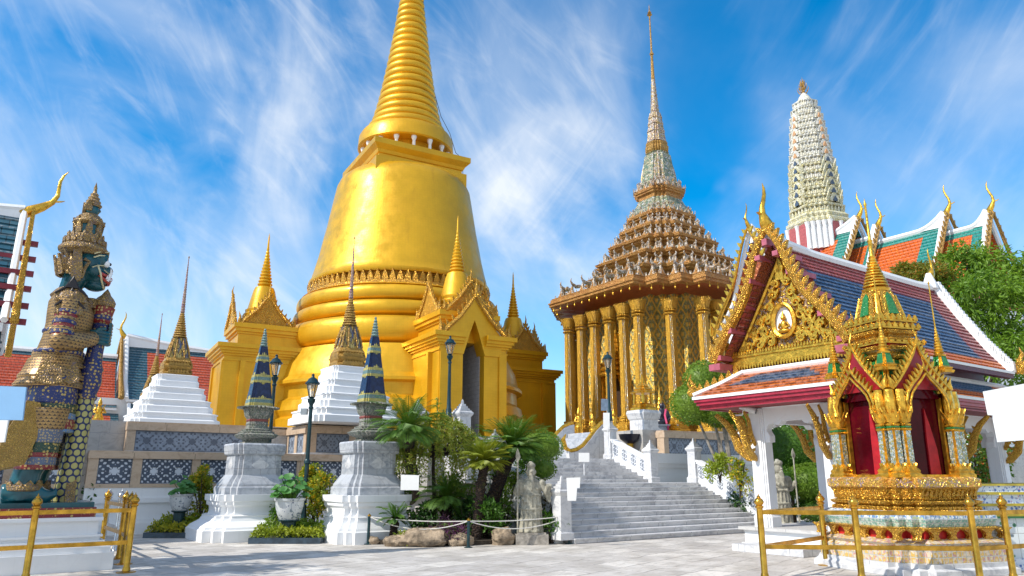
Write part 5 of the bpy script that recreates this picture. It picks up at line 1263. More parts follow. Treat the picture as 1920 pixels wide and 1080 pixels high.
def club_mat():
    t = Nt('club_dots'); x, y, z = t.sep(t.co()); a = t.math('MULTIPLY', t.math('ARCTAN2', y, t.math('SUBTRACT', x, t.math('ADD', t.math('MULTIPLY', z, .052), .4865))), 9/(2*PI)); a = t.math('ADD', a, 20.); zz = t.math('MULTIPLY', z, 8.2)
    row = t.math('FLOOR', zz); u = t.math('ADD', a, t.math('MULTIPLY', row, .5)); fx = t.math('SUBTRACT', t.math('FRACT', u), .5); fz = t.math('MULTIPLY', t.math('SUBTRACT', t.math('FRACT', zz), .5), .92)
    d = t.math('SQRT', t.math('ADD', t.math('POWER', fx, 2.), t.math('POWER', fz, 2.))); k = t.rmp(d, .44, .40)
    return t.fin(t.mix(k, (.01, .02, .09), (.40, .36, .12)), .3, .1, t.bump(k, .7, .02))
def demon():
    O = W3(.78, 16.6); zt = .90; rz = ROT
    p = thing('statue_plinth', 'white moulded plinth under the demon guardian behind the left brass barrier', 'plinth', (O.x, O.y, 0), rz)
    m = MB()
    for (e, a, b_) in ((.0, 0, .30), (-.06, .30, .40), (-.16, .40, .50), (-.24, .50, .56), (-.20, .56, .60), (-.28, .60, .84), (-.22, .84, zt)): m.box(-2.6-e, -1.08-e, a, 1.32+e, 1.6+e, b_)
    m.build('masonry', white_clean, p)
    t = thing('demon_guardian', 'towering dark blue demon guardian in gilded mosaic armour with tiered crown, leaning on a club', 'statue', (O.x, O.y, zt), rz)
    m = MB(); m.box(-1.5, -.72, 0, .98, .9, .17); m.build('base_slab', b_red, t); m = MB(); m.box(-1.46, -.68, .17, .94, .86, .26); m.build('base_top', demon_skin, t)
    E = lambda n=20: circ(n)
    # boots and shins
    m = MB()
    for sy in (-.36, .42):
        x0 = -.22 if sy < 0 else -.04
        m.tube([(x0, sy, .30), (x0, sy, .50), (x0+.05, sy, .80), (x0+.16, sy, 1.2)], [.25, .24, .23, .28], 16)
        m.tube([(x0-.30, sy, .42), (x0-.1, sy, .44), (x0+.22, sy*1.05, .40), (x0+.40, sy*1.15, .36), (x0+.52, sy*1.2, .42), (x0+.54, sy*1.2, .52)], [.16, .23, .19, .13, .07, .01], 12)
    o = m.build('shin_and_boot', demon_skin, t); rm = o.modifiers.new('m', 'REMESH'); rm.mode = 'VOXEL'; rm.voxel_size = .03; rm.use_smooth_shade = True
    m = MB()
    for sy in (-.36, .42):
        x0 = -.20 if sy < 0 else -.02
        m.lathe([(.26, .46), (.30, .48), (.30, .54), (.26, .58)], 20, (x0, sy))
        for k in range(10): a = 2*PI*k/10; m.leaf((x0+.27*math.cos(a), sy+.27*math.sin(a), .55), .10, .13, .03, (-math.sin(a), math.cos(a), 0))
    m.build('anklet', armour_fine, t)
    # trouser bands
    def bands(m, cx, cy, rows, ky=.92):
        for (z0, z1, r0, r1, mi, c0, c1) in rows:
            m.mi = mi; st = len(m.v); m.loft(E(22), [(r0*1.0, r0*ky, z0), (r0*1.03, r0*ky*1.02, z0+.02), (r1, r1*ky, z1)])
            for i in range(st, len(m.v)): f = (m.v[i].z-z0)/(z1-z0); m.v[i] = m.v[i]+Vector((cx+c0+(c1-c0)*f, cy, 0))
    for sy in (-.36, .42):
        x0 = -.08 if sy < 0 else .06; m = MB()
        bands(m, x0, sy, [(.84, .92, .31, .315, 2, 0, .01), (.92, 1.06, .31, .305, 5, .01, .02), (1.06, 1.14, .31, .315, 2, .02, .03), (1.14, 1.32, .305, .31, 3, .03, .04), (1.32, 1.56, .32, .33, 5, .04, .06), (1.56, 1.95, .33, .36, 0, .06, .08)])
        m.build('trouser_leg', [armour, b_navy, b_red, b_green, b_blue, b_grey], t)
    m = MB(); bands(m, 0, 0, [(1.52, 1.58, .42, .43, 4, .06, .06), (1.58, 1.76, .42, .43, 2, .06, .06), (1.76, 1.88, .43, .43, 4, .05, .05), (1.88, 2.04, .43, .43, 3, .04, .04), (2.04, 2.55, .43, .42, 1, .03, .04)], 1.34)
    m.build('hip_cloth', [armour, b_navy, b_red, b_green, b_blue, b_grey], t)
    # scale skirts, each with a flared lower edge
    m = MB()
    for (z0, z1, r0, r1, lx) in ((2.40, 2.74, .58, .46, -.04), (2.56, 2.90, .55, .43, -.02), (2.80, 3.04, .48, .42, .02)):
        n = 30; rows = []
        m.loft(E(30), [(r0*1.0, r0*1.0, z0-.04), (r0*1.03, r0*1.03, z0), (r0*.90, r0*.94, z0+(z1-z0)*.35), (r1, r1*1.02, z1)], (lx, 0))
    m.build('scale_skirt', armour, t)
    m = MB()
    for sy in (-1, 1):
        for (x, y, z0, h, w) in ((-.08, .58, 2.42, .50, .44), (.26, .52, 2.46, .46, .30)):
            m.prism([(-w*.5, 0), (0, -.06), (w*.5, 0), (w*.42, h*.5), (.05, h), (-.05, h), (-w*.42, h*.5)], .05, (x, sy*y, z0), (-sy if False else 1, 0, 0), (0, -sy*.35, 1))
    loose(m, 'skirt_flap', armour_fine, t)
    # tail flap behind the near leg and apron in front
    m = MB(); m.prism([(-.34, 0), (.16, .12), (.26, .6), (.20, 1.22), (-.02, 1.26), (-.22, .7)], .10, (-.42, -.70, .80), (1, .12, 0), (.06, .10, 1)); m.prism([(-.3, 0), (.2, .1), (.24, .7), (.18, 1.2), (-.05, 1.2), (-.22, .7)], .10, (-.45, .74, .80), (1, -.1, 0), (.04, -.1, 1)); loose(m, 'coat_tail', filigree('coat_tail_gold', (.56, .34, .07), (.16, .07, .02), 18, .2, .35, .02), t)
    m = MB(); m.prism([(-.20, 0), (.22, 0), (.24, .5), (.18, 2.2), (.14, 2.7), (-.14, 2.7), (-.18, 2.2)], .12, (.60, .10, .28), (0, 1, 0), (-.06, 0, 1)); m.prism([(-.42, 0), (.42, 0), (.22, .42), (-.22, .42)], .16, (.56, .05, .26), (0, 1, 0), (0, 0, 1)); loose(m, 'apron', armour_fine, t)
    # torso
    m = MB()
    prof = [(2.98, .43, .44, .04), (3.12, .39, .43, .06), (3.35, .38, .45, .10), (3.6, .40, .49, .14), (3.85, .41, .53, .14), (4.05, .36, .54, .09), (4.2, .26, .44, .05), (4.3, .20, .30, .06)]
    for k in range(len(prof)-1):
        a, b_ = prof[k], prof[k+1]; st = len(m.v); m.loft(E(26), [(a[1], a[2], a[0]), (b_[1], b_[2], b_[0])], cap=(k in (0, 6)))
        for i in range(st, len(m.v)): f = 0 if abs(m.v[i].z-a[0]) < 1e-6 else 1; m.v[i].x += (a[3] if f == 0 else b_[3])
    m.build('breastplate', armour, t, 60)
    m = MB()
    for (z0, r, c) in ((3.00, .435, .04), (3.42, .40, .11)): m.loft(E(26), [(r*.98, r*1.06, z0), (r*1.02, r*1.14, z0+.02), (r*1.02, r*1.14, z0+.06), (r*.98, r*1.10, z0+.08)], (c, 0))
    m.build('belt', b_navy, t, 60)
    m = MB(); m.loft(E(22), [(.30, .40, 4.14), (.34, .43, 4.19), (.26, .32, 4.30), (.22, .24, 4.34)], (.07, 0)); m.build('collar', armour_fine, t, 60)
    lining = plain('dark_lining', (.012, .008, .010), .5)
    # shoulders and arms
    for sy in (-1, 1):
        S0 = Vector((.06, sy*.56, 4.0)); El = Vector((.0, sy*.70, 3.20)); Wr = Vector((.56, sy*.20, 3.36 if sy < 0 else 3.52))
        m = MB(); st = []
        for (f0, f1, mi) in ((.0, .30, 0), (.30, .38, 3), (.38, .47, 2), (.47, .55, 0), (.55, .64, 3), (.64, .72, 2), (.72, .80, 0), (.80, .89, 3), (.89, 1.0, 2)):
            m.mi = mi; a = S0.lerp(El, f0); b_ = S0.lerp(El, f1); m.tube([a, b_], [.20+.012*(mi % 2)-.015*f0, .20+.012*(mi % 2)-.015*f1], 16)
        m.mi = 0; m.ball(El, .20, 14, 8); m.tube([El, El.lerp(Wr, .5)+Vector((0, sy*.03, -.03)), Wr], [.195, .185, .145], 16)
        m.build('sleeve', [armour, b_green, b_red, b_navy], t, 60)
        m = MB(); m.ball(S0+Vector((0, -sy*.05, .03)), .27, 16, 8, (1.0, .85, .75))
        for (a, w, z0) in ((0, .50, -.36), (0, .56, -.10)):
            m.prism([(-w*.46, .06), (w*.46, .06), (w*.46, .20), (.10, .34), (0, .52), (-.10, .34), (-w*.46, .20)], .06, S0+Vector((0, sy*(.19 if z0 < -.2 else .10), z0)), (1, 0, 0), (0, -sy*.28, 1))
        m.build('shoulder_guard', armour_fine, t, 60)
        m = MB()
        for (w, z0, dy) in ((.50, -.36, .225), (.56, -.10, .135)):
            o = S0+Vector((0, sy*dy, z0)); V = lambda x, z_: o+Vector((x, -sy*.28*z_, z_))
            m.tube([V(-w*.48, .20), V(-.10, .35), V(0, .56), V(.10, .35), V(w*.48, .20)], [.02, .03, .045, .03, .02], 6); m.prism([(-.10, .33), (.10, .33), (0, .56)], .075, o, (1, 0, 0), (0, -sy*.28, 1))
        loose(m, 'dark_lining', lining, t)
    cz = lambda z_: .50+.052*(z_-.26)
    for sy, zh in ((-1, 3.40), (1, 3.60)):
        m = MB(); c = cz(zh); m.ball((c-.06, sy*.13, zh), .13, 12, 8, (1, .8, .95))
        for k in range(4):
            zz = zh+.10-.065*k; pts = []
            for j in range(7): a = R(200 - j*38)*1.0; pts.append((c+.20*math.cos(a), sy*-1*(.20*math.sin(a))*-1*(1 if True else 1), zz))
            m.tube(pts, [.05]*6+[.035], 8)
        m.tube([(c-.10, sy*.14, zh+.08), (c-.0, sy*.21, zh+.16), (c+.10, sy*.18, zh+.19)], [.05, .045, .035], 8)
        m.build('hand', demon_skin, t, 60)
    m = MB()
    m.v = []; m.tube([(cz(.26), 0, .26), (cz(2.2), 0, 2.2)], [.215, .175], 20); m.build('club_shaft', club_mat(), t, 60)
    m = MB(); P = [(2.18, .19), (2.22, .21), (2.3, .18), (2.42, .21), (2.55, .23), (2.72, .20), (2.78, .22), (2.9, .17), (3.1, .15), (3.75, .15), (3.78, .19), (3.84, .20), (3.90, .16)]
    m.tube([(cz(a), 0, a) for a, r in P], [r for a, r in P], 18); m.build('club_grip', b_navy, t, 60)
    m = MB(); P = [(3.70, .16), (3.76, .20), (3.80, .17), (4.0, .20), (4.04, .21)]; m.tube([(cz(a), 0, a) for a, r in P], [r for a, r in P], 16); m.build('club_band', b_red, t, 60)
    m = MB(); P = [(4.03, .15), (4.08, .19), (4.16, .20), (4.24, .15), (4.30, .09), (4.36, .06), (4.44, .005)]; m.tube([(cz(a), 0, a) for a, r in P], [r for a, r in P], 16); m.build('club_head', armour_fine, t, 60)
    # head: skull, snout, brow, jaw in one skin
    m = MB(); H = Vector((.28, 0, 4.79))
    m.tube([(.05, 0, 4.2), (.08, 0, 4.45), (.16, 0, 4.72)], [.21, .20, .24], 16)
    m.ball(H+Vector((.02, 0, .08)), .33, 18, 12, (1, .92, 1.12)); m.ball(H+Vector((.20, 0, -.14)), .24, 14, 10, (1, 1.05, .8)); m.ball(H+Vector((.36, 0, .02)), .12, 12, 8, (1.1, 1.1, .9)); m.ball(H+Vector((.20, 0, -.33)), .17, 12, 8, (1.15, 1.15, .6))
    for sy in (-1, 1): m.ball(H+Vector((.14, sy*.22, -.06)), .14, 10, 8); m.ball(H+Vector((.26, sy*.15, .17)), .10, 10, 8); m.tube([H+Vector((.30, sy*.02, .20)), H+Vector((.30, sy*.16, .28)), H+Vector((.16, sy*.28, .26))], [.06, .07, .04], 8); m.ball(H+Vector((.42, sy*.09, -.02)), .06, 8, 6)
    o = m.build('head', demon_skin, t); rm = o.modifiers.new('m', 'REMESH'); rm.mode = 'VOXEL'; rm.voxel_size = .022; rm.use_smooth_shade = True
    m = MB()
    for sy in (-1, 1): m.ball(H+Vector((.33, sy*.16, .13)), .075, 10, 8)
    loose(m, 'eye', white_clean, t, 60)
    m = MB()
    for sy in (-1, 1):
        m.ball(H+Vector((.395, sy*.165, .13)), .034, 8, 6)
    loose(m, 'pupil', plain('pupil_black', (.01, .01, .012), .2), t, 60)
    m = MB()
    for sy in (-1, 1):
        for q in range(4): m.tube([H+Vector((.46-.03*q, sy*(.10+.05*q), -.20)), H+Vector((.47-.03*q, sy*(.10+.05*q), -.13))], [.03, .008], 6)
        m.tube([H+Vector((.38, sy*.18, -.22)), H+Vector((.44, sy*.21, -.06)), H+Vector((.42, sy*.20, .05))], [.045, .03, .004], 8)
    loose(m, 'fang', white_clean, t, 60)
    m = MB()
    for sy in (-1, 1):
        m.tube([H+Vector((.47, sy*.05, -.16)), H+Vector((.40, sy*.20, -.14)), H+Vector((.22, sy*.29, -.10))], .030, 6); m.tube([H+Vector((.44, sy*.05, -.25)), H+Vector((.38, sy*.18, -.24)), H+Vector((.22, sy*.28, -.14))], .030, 6)
    loose(m, 'lip', plain('lip_red', (.42, .05, .03), .3), t, 60)
    m = MB()
    for sy in (-1, 1):
        for off, zz in ((0, .25), (.05, .33), (-.03, .04)):
            m.tube([H+Vector((.36, sy*.03, zz-.02)), H+Vector((.34+off*.2, sy*.17, zz+.05)), H+Vector((.18, sy*.315, zz)), H+Vector((.08, sy*.335, zz-.06))], .016, 5)
        m.tube([H+Vector((.18, sy*.34, .02)), H+Vector((.24, sy*.33, -.12)), H+Vector((.28, sy*.28, -.26)), H+Vector((.34, sy*.12, -.36)), H+Vector((.36, 0, -.37))], .018, 5)
        m.tube([H+Vector((.30, sy*.24, -.02)), H+Vector((.40, sy*.13, -.06)), H+Vector((.46, sy*.08, -.04))], .014, 5)
    m.build('face_line', plain('line_gold', (.66, .58, .34), .4, .2), t, 60)
    # ear ornaments and side flames
    m = MB()
    for sy in (-1, 1):
        o = Vector((.10, sy*.33, 4.72)); m.prism([(-.02, -.30), (.08, -.24), (.10, .0), (.08, .22), (.06, .46), (.0, .66), (-.07, .42), (-.09, .1), (-.10, -.16)], .09, o, (1, sy*.1, 0), (-.08, 0, 1)); m.tube([o+Vector((.10, 0, -.2)), o+Vector((.14, 0, .02)), o+Vector((.20, -sy*.02, .16)), o+Vector((.10, 0, .2))], .035, 6)
        for k in range(4): m.leaf((.0-.055*k, sy*(.27-.05*k), 4.66-.01*k), .44-.04*k, .13, .05, (1, 0, 0), (-.28, 0, 1), -.05)
    for k in range(5): a = R(110+35*k); m.leaf((.10+.30*math.cos(a), .27*math.sin(a), 4.60), .40, .16, .05, (-math.sin(a), math.cos(a), 0), (math.cos(a)*.25, math.sin(a)*.25, 1))
    m.build('ear_ornament', armour_fine, t)
    # crown
    crown = mosaic('crown_mosaic', [(.50, .35, .14), (.58, .45, .26), (.42, .28, .10), (.52, .42, .28), (.46, .32, .08)], 26, .3, .3, (.10, .06, .03), .8, .9, .015)
    m = MB(); c0 = (.19, 0)
    m.lathe([(.36, 5.06), (.40, 5.10), (.455, 5.15), (.455, 5.19), (.38, 5.26), (.36, 5.34), (.37, 5.40), (.30, 5.43), (.27, 5.48)], 28, c0)
    for k in range(26): a = 2*PI*k/26; m.leaf((c0[0]+.43*math.cos(a), .43*math.sin(a), 5.12), .14, .11, .03, (-math.sin(a), math.cos(a), 0), (-math.cos(a)*.3, -math.sin(a)*.3, 1))
    for r, z0, n in ((.38, 5.28, 20), (.32, 5.40, 18)):
        for k in range(n): a = 2*PI*k/n; m.leaf((c0[0]+r*math.cos(a), r*math.sin(a), z0), .12, .10, .03, (-math.sin(a), math.cos(a), 0))
    m.build('crown', armour_fine, t, 40)
    m = MB(); m.lathe([(.22, 5.46), (.24, 5.55), (.23, 5.66), (.2, 5.74)], 18, (c0[0]+.02, 0)); m.lathe([(.10, 5.95), (.14, 6.02), (.12, 6.12)], 14, (c0[0]+.04, 0)); m.ball((c0[0]+.16, 0, 6.06), .04, 8, 6); m.ball((c0[0]+.20, 0, 5.60), .07, 8, 6)
    m.build('crown_face', demon_skin, t, 60)
    m = MB(); cx = (c0[0]+.02, 0)
    for k in range(8): a = 2*PI*k/8; m.leaf((cx[0]+.23*math.cos(a), .23*math.sin(a), 5.50), .34, .13, .05, (-math.sin(a), math.cos(a), 0), (math.cos(a)*.12, math.sin(a)*.12, 1))
    m.lathe([(.24, 5.70), (.30, 5.75), (.28, 5.80), (.20, 5.86), (.19, 5.92), (.13, 5.96)], 18, cx)
    for k in range(12): a = 2*PI*k/12; m.leaf((cx[0]+.24*math.cos(a), .24*math.sin(a), 5.78), .10, .10, .03, (-math.sin(a), math.cos(a), 0), (-math.cos(a)*.2, -math.sin(a)*.2, 1))
    for sy in (-1, 1): m.leaf((cx[0]-.06, sy*.15, 6.0), .24, .14, .05, (1, 0, 0))
    m.leaf((cx[0]-.13, 0, 5.98), .22, .14, .05, (0, 1, 0))
    m.lathe([(.15, 6.12), (.17, 6.16), (.13, 6.2), (.14, 6.24), (.10, 6.28), (.11, 6.32), (.07, 6.36), (.08, 6.40), (.04, 6.44), (.03, 6.52), (.035, 6.54), (.001, 6.68)], 16, (cx[0]+.02, 0))
    m.build('crown_spire', armour_fine, t, 40)
    m = MB(); m.lathe([(.14, 4.0), (.18, 4.1), (.1, 4.2)], 10, (.46, 0)); m.build('chest_jewel', armour_fine, t)
demon()
# ------------------------------------------------------------------ marble plinths with blue glazed cones
stone_mosaic = mosaic('stone_lotus', [(.28, .30, .27), (.38, .38, .32), (.20, .23, .20), (.46, .42, .36), (.32, .36, .26)], 26, .6, .05, (.10, .10, .09), 1., .9, .012)
glaze_blue = plain('glaze_blue', (.012, .022, .07), .25, .1, .5, 12, .3, 40); glaze_yellow = filigree('glaze_yellow', (.58, .48, .12), (.05, .12, .10), 26, .1, .35, .01, .6)
glaze_teal = filigree('glaze_teal', (.10, .22, .22), (.45, .44, .34), 26, .1, .35, .01, .6)
GC = 'blue glazed cones on marble plinths'
def cone_plinth(P0, label, v0, hb, foot=1.):
    D = P0.y; z = lambda v: at(P0[2] if False else v0[0], v, D).z
    t = thing('cone_plinth', label, 'monument', (P0.x, P0.y, 0), ROT, GC)
    zw = 1.16; zm = v0[1]; rd = redent(2, .15)
    m = MB(); k = hb
    m.loft(rd, [(k*foot, 0), (k*foot, .28), (k*foot*.97, .31), (k*foot*.95, .36), (k*(foot*.5+.36), .50), (k*(foot*.4+.43), .60), (k*(foot*.4+.44), .63), (k*.82, .65), (k*.80, .72), (k*.80, .84), (k*.86, .90), (k*.86, .98), (k*.90, 1.0), (k*.90, zw)]); m.build('white_base', white_clean, t)
    h = zm-zw; q = hb*.60
    m = MB(); m.loft(rd, [(q*1.24, zw), (q*1.24, zw+h*.13), (q*1.18, zw+h*.16), (q*1.16, zw+h*.2), (q*.98, zw+h*.34), (q*.92, zw+h*.38), (q*.90, zw+h*.76), (q*.98, zw+h*.78), (q*1.0, zw+h*.80), (q*1.04, zw+h*.97), (q*1.0, zm)])
    m.build('marble_pedestal', marble_g, t)
    m = MB()
    for (nx, ny) in ((0, -1), (-1, 0)):
        for s in (.34,): m.prism([(-s*q/.6*.62, 0), (0, -s*.55), (s*q/.6*.62, 0), (0, s*.55)], .012, (nx*q*.905, ny*q*.905, zw+h*.57), (-ny, nx, 0), (0, 0, 1))
    loose(m, 'inset_panel', marble_w, t)
    u = h/1.38; o = zm; rr = redent(2, .17)
    m = MB(); m.loft(rr, [(.36, o), (.36, o+.05), (.30, o+.08), (.34, o+.13), (.46, o+.17), (.53, o+.25), (.42, o+.30), (.44, o+.33), (.36, o+.36), (.38, o+.40), (.27, o+.43), (.25, o+.52), (.27, o+.55), (.25, o+.62)]); m.build('lotus_base', stone_mosaic, t)
    m = MB(); m.loft(rr, [(.255, o+.62), (.27, o+.66), (.25, o+.69)]); m.build('red_band', plain('brick_red_band', (.24, .07, .06), .5), t)
    m = MB(); m.loft(rr, [(.25, o+.69), (.31, o+.78), (.36, o+1.0), (.34, o+1.03)])
    for k2 in range(28): a = 2*PI*k2/28; m.leaf((.34*math.cos(a), .34*math.sin(a), o+1.045), .24, .11, .04, (-math.sin(a), math.cos(a), 0), (math.cos(a), math.sin(a), -.16))
    m.build('vase', stone_mosaic, t)
    m = MB(); z0 = o+1.03; H = v0[2]-z0; r = lambda f: .315*(1-f)**.92+.012
    cuts = [(0, .05, 1), (.05, .09, 2), (.09, .105, 1), (.105, .30, 0), (.30, .33, 1), (.33, .37, 2), (.37, .40, 1), (.40, .57, 0), (.57, .595, 1), (.595, .63, 2), (.63, .65, 1), (.65, .76, 0)]
    for f0, f1, mi in cuts: m.mi = mi; e = .012 if mi else 0; m.loft(redent(2, .15), [(r(f0)+e, z0+H*f0), (r(f1)+e, z0+H*f1)])
    m.mi = 1
    for f, s in ((.105, 1), (.30, -1), (.40, 1), (.57, -1), (.65, 1)):
        for k2 in range(14): a = 2*PI*(k2+.5)/14; rr_ = r(f)*1.02; m.leaf((rr_*math.cos(a), rr_*math.sin(a), z0+H*f), .085*s, r(f)*.38, .02, (-math.sin(a), math.cos(a), 0), (-math.cos(a)*.18*s, -math.sin(a)*.18*s, 1))
    P = []
    for k2 in range(7): f = .76+.24*k2/7; P += [(r(f)*.95, z0+H*f), (r(f)*1.15+.01, z0+H*(f+.015)), (r(f)*.9, z0+H*(f+.03))]
    m.mi = 2; m.lathe(P+[(.001, z0+H)], 12); m.build('glazed_cone', [glaze_blue, glaze_yellow, glaze_teal], t)
PR = at(686, 980, 20.1); cone_plinth(PR, 'blue and yellow glazed cone on a marble plinth just left of the cycads', (700, at(692, 829, 20.1).z, at(716, 594, 20.1).z), 1.08)
PL = at(466, 980, 21.0); cone_plinth(PL, 'blue and yellow glazed cone on a marble plinth left of the middle flower pot', (480, at(474, 833, 21.0).z, at(500, 616, 21.0).z), 1.16, 1.22)
# ------------------------------------------------------------------ small chedis: white stepped base, gold bell, beaded needle
gold_red = filigree('gold_red_mosaic', (.60, .36, .07), (.16, .05, .03), 18, .35, .4, .015, .9); bead = mosaic('bead_mosaic', [(.42, .22, .22), (.52, .38, .36), (.26, .12, .16), (.48, .36, .12)], 40, .4, .1, (.10, .05, .05), 1., .8, .006)
bell_mos = mosaic('bell_mosaic', [(.50, .34, .08), (.10, .12, .20), (.60, .44, .14), (.22, .20, .18)], 14, .35, .3, (.10, .05, .02), .8, .8, .01, (1, 1, .25))
GW = 'small chedis with white stepped bases'
def white_chedi():
    C = at(650, 700, 26.6); t = thing('white_chedi', 'front small chedi with stepped white base and beaded gold needle, beside the lamp post', 'stupa', (C.x, C.y, ZP), ROT, GW)
    z = lambda v: at(655, v, 26.6).z - ZP
    rd = redent(2, .085); m = MB(); P = []; zt = z(690); n = 4
    for i in range(n):
        f = i/n; s = 1.62-1.06*f-.02; s1 = 1.62-1.06*(i+1)/n; h = zt/n; a = h*i
        P += [(s, a), (s, a+h*.42), (s*.965, a+h*.48), (s*.93, a+h*.54), (s*.925, a+h*.80), (s*.95, a+h*.84), (s*.95, a+h*.92), (s1*1.04, a+h*.99)]
    P.append((.5, zt)); m.loft(rd, P); m.build('stepped_base', white_clean, t)
    m = MB(); zb = z(655); m.loft(rd, [(.50, zt), (.56, zt+.06), (.44, zt+.14), (.52, zt+.26), (.56, zt+.34), (.50, zt+.38), (.44, zt+.46), (.50, zt+.54), (.42, zb)])
    for s, zz in ((.54, zt+.06), (.53, zt+.36)):
        for q in range(4):
            for k in range(7): m.M = Matrix.Rotation(q*PI/2, 4, 'Z'); m.leaf((-s*.7+1.4*s*(k+.5)/7, -s*.97, zz), .16, .15, .06)
    m.M = Matrix(); m.build('lotus_throne', gold_red, t)
    m = MB(); zs = z(612); m.loft(rd, [(.42, zb), (.38, zb+.1), (.26, zs-.15), (.25, zs-.06), (.28, zs-.03), (.18, zs)]); m.build('bell', bell_mos, t)
    m = MB()
    for q in range(4):
        for (x, y) in ((.40, .40), (.44, .18), (.18, .44)): m.M = Matrix.Rotation(q*PI/2, 4, 'Z'); m.tube([(x*.98, y*.98, zb+.02), (x*.84, y*.84, zb+.35), (x*.56, y*.56, zs-.08)], .035, 5)
    m.build('bell_rib', gilt_dull, t)
    m = MB(); P = []; z1 = z(560); N = 11
    for k in range(N): f = k/N; r = .20*(1-f)+.075; zz = zs+(z1-zs)*f; h = (z1-zs)/N; P += [(r*.75, zz), (r, zz+h*.25), (r, zz+h*.7)]
    m.lathe(P, 16); m.build('ringed_spire', gold_red, t, 40)
    m = MB(); z2 = z(443); P = []
    for k in range(22): f = k/22; r = .072*(1-f)+.014; zz = z1+(z2-z1)*f*.94; P += [(r*.85, zz), (r*1.1, zz+.05), (r*.85, zz+.09)]
    P += [(.018, z2-.12), (.035, z2-.06), (.001, z2)]; m.lathe(P, 8); m.build('beaded_needle', bead, t, 40)
    return t
w0 = white_chedi()
p = at(322, 760, 28.0); dup(w0, (p.x, p.y, ZP), 'large left chedi with stepped white base and beaded gold needle, before the red-roofed hall', ROT, .95)
p = at(283, 760, 38.5); dup(w0, (p.x, p.y, ZP), 'smaller distant chedi partly hidden behind the large left white chedi', ROT, .95)
# ------------------------------------------------------------------ lamp posts
lamp_metal = plain('lamp_green_black', (.012, .045, .055), .35, .3, .3, 8, .05)
lg = Nt('lamp_glass'); lg.fin((.85, .80, .70), .05); lg.b.inputs['Transmission Weight'].default_value = .85; lg.b.inputs['IOR'].default_value = 1.1; lamp_glass = lg.mat
GL = 'lamp posts of the court'
def lamp(label, loc, H, box=False):
    t = thing('street_lamp', label, 'lamp post', loc, 0, GL)
    m = MB(); m.lathe([(.13, 0), (.13, .10), (.10, .14), (.10, .34), (.075, .40), (.062, .8), (.05, H-1.0), (.07, H-.98), (.07, H-.94), (.05, H-.92), (.06, H-.86), (.10, H-.80), (.11, H-.72), (.06, H-.70), (.09, H-.66)], 14)
    if H > 3: m.lathe([(.062, H*.44), (.085, H*.445), (.085, H*.46), (.06, H*.47)], 14)
    m.build('post', lamp_metal, t, 40)
    m = MB(); m.lathe([(.085, H-.66), (.15, H-.40), (.165, H-.30)], 8, cap=False); m.build('lantern_glass', lamp_glass, t)
    m = MB(); m.lathe([(.02, H-.66), (.02, H-.44), (.04, H-.42), (.045, H-.36), (.02, H-.32)], 8); m.build('bulb', plain('lamp_bulb', (.75, .62, .45), .4), t)
    m = MB(); m.lathe([(.20, H-.31), (.21, H-.28), (.15, H-.22), (.12, H-.16), (.05, H-.12), (.035, H-.07), (.05, H-.045), (.001, H)], 12)
    for k in range(4): a = PI/4+k*PI/2; m.tube([(.088*math.cos(a), .088*math.sin(a), H-.67), (.165*math.cos(a), .165*math.sin(a), H-.30)], .012, 4)
    m.build('lantern_cap', lamp_metal, t, 40)
    if box: m = MB(); m.box(-.26, -.08, H-1.15, -.09, .06, H-.98); m.build('floodlight', plain('floodlight_grey', (.35, .38, .40), .3, .5), t)
p = at(571, 940, 20.4); lamp('tall dark lamp post standing among the shrubs between the two cone plinths', (p.x, p.y, 0), at(583, 700, 20.4).z, True)
p = at(508, 800, 22.6); lamp('dark lamp post rising behind the left cone plinth against the golden porch', (p.x, p.y, 0), at(516, 664, 22.6).z)
p = at(841, 787, 25.2); lamp('dark lamp post standing in front of the left wall of the arched golden porch', (p.x, p.y, p.z), at(846, 629, 25.2).z-p.z)
p = W3(19.55, 21.3); lamp('blue-green lamp post at the top of the staircase before the pillared shrine', (p.x, p.y, ZT+1.45), 2.72)
# ------------------------------------------------------------------ stone newels of the chedi porch, pedestal with gold spirelet
GN = 'stone newels before the arched porch'
p = at(783, 800, 25.4); t = thing('stone_newel', 'pale stone newel with stepped pyramid cap standing behind the drooping tree', 'pillar', (p.x, p.y, ZT), ROT, GN)
m = MB(); newel(m, 0, 0, 0, at(784, 748, 25.4).z-ZT, .22); m.build('shaft', marble_w, t)
p = at(866, 820, 25.4); dup(t, (p.x, p.y, ZT), 'pale stone newel with stepped pyramid cap beside the arched porch doorway')
p = at(1210, 850, 30.0); t = thing('spirelet_pedestal', 'white stone pedestal carrying a small gold spire pavilion above the staircase', 'pedestal', (p.x, p.y, ZT), ROT); zp = at(1210, 770, 30).z-ZT; zs = at(1206, 700, 30).z-ZT
m = MB(); m.loft(sq(), [(.52, 0), (.52, .25), (.44, .35), (.40, .45), (.40, zp-.4), (.44, zp-.34), (.50, zp-.12), (.46, zp)]); m.build('pedestal', marble_w, t)
m = MB(); h = zs-zp; m.loft(redent(2, .2), [(.46, zp), (.46, zp+.08), (.38, zp+.14), (.40, zp+.22), (.30, zp+.28)])
for sx in (-1, 1):
    for sy in (-1, 1): m.loft(sq(), [(.045, zp+.28), (.04, zp+.70)], (sx*.24, sy*.24))
m.lathe([(.13, zp+.28), (.16, zp+.33), (.08, zp+.42), (.06, zp+.6), (.001, zp+.68)], 10)
m.loft(redent(2, .2), [(.42, zp+.69), (.44, zp+.74), (.30, zp+.82), (.32, zp+.86), (.2, zp+.95), (.22, zp+.99), (.12, zp+1.1), (.07, zp+1.25), (.001, zs)]); m.build('gold_spirelet', gilt, t)
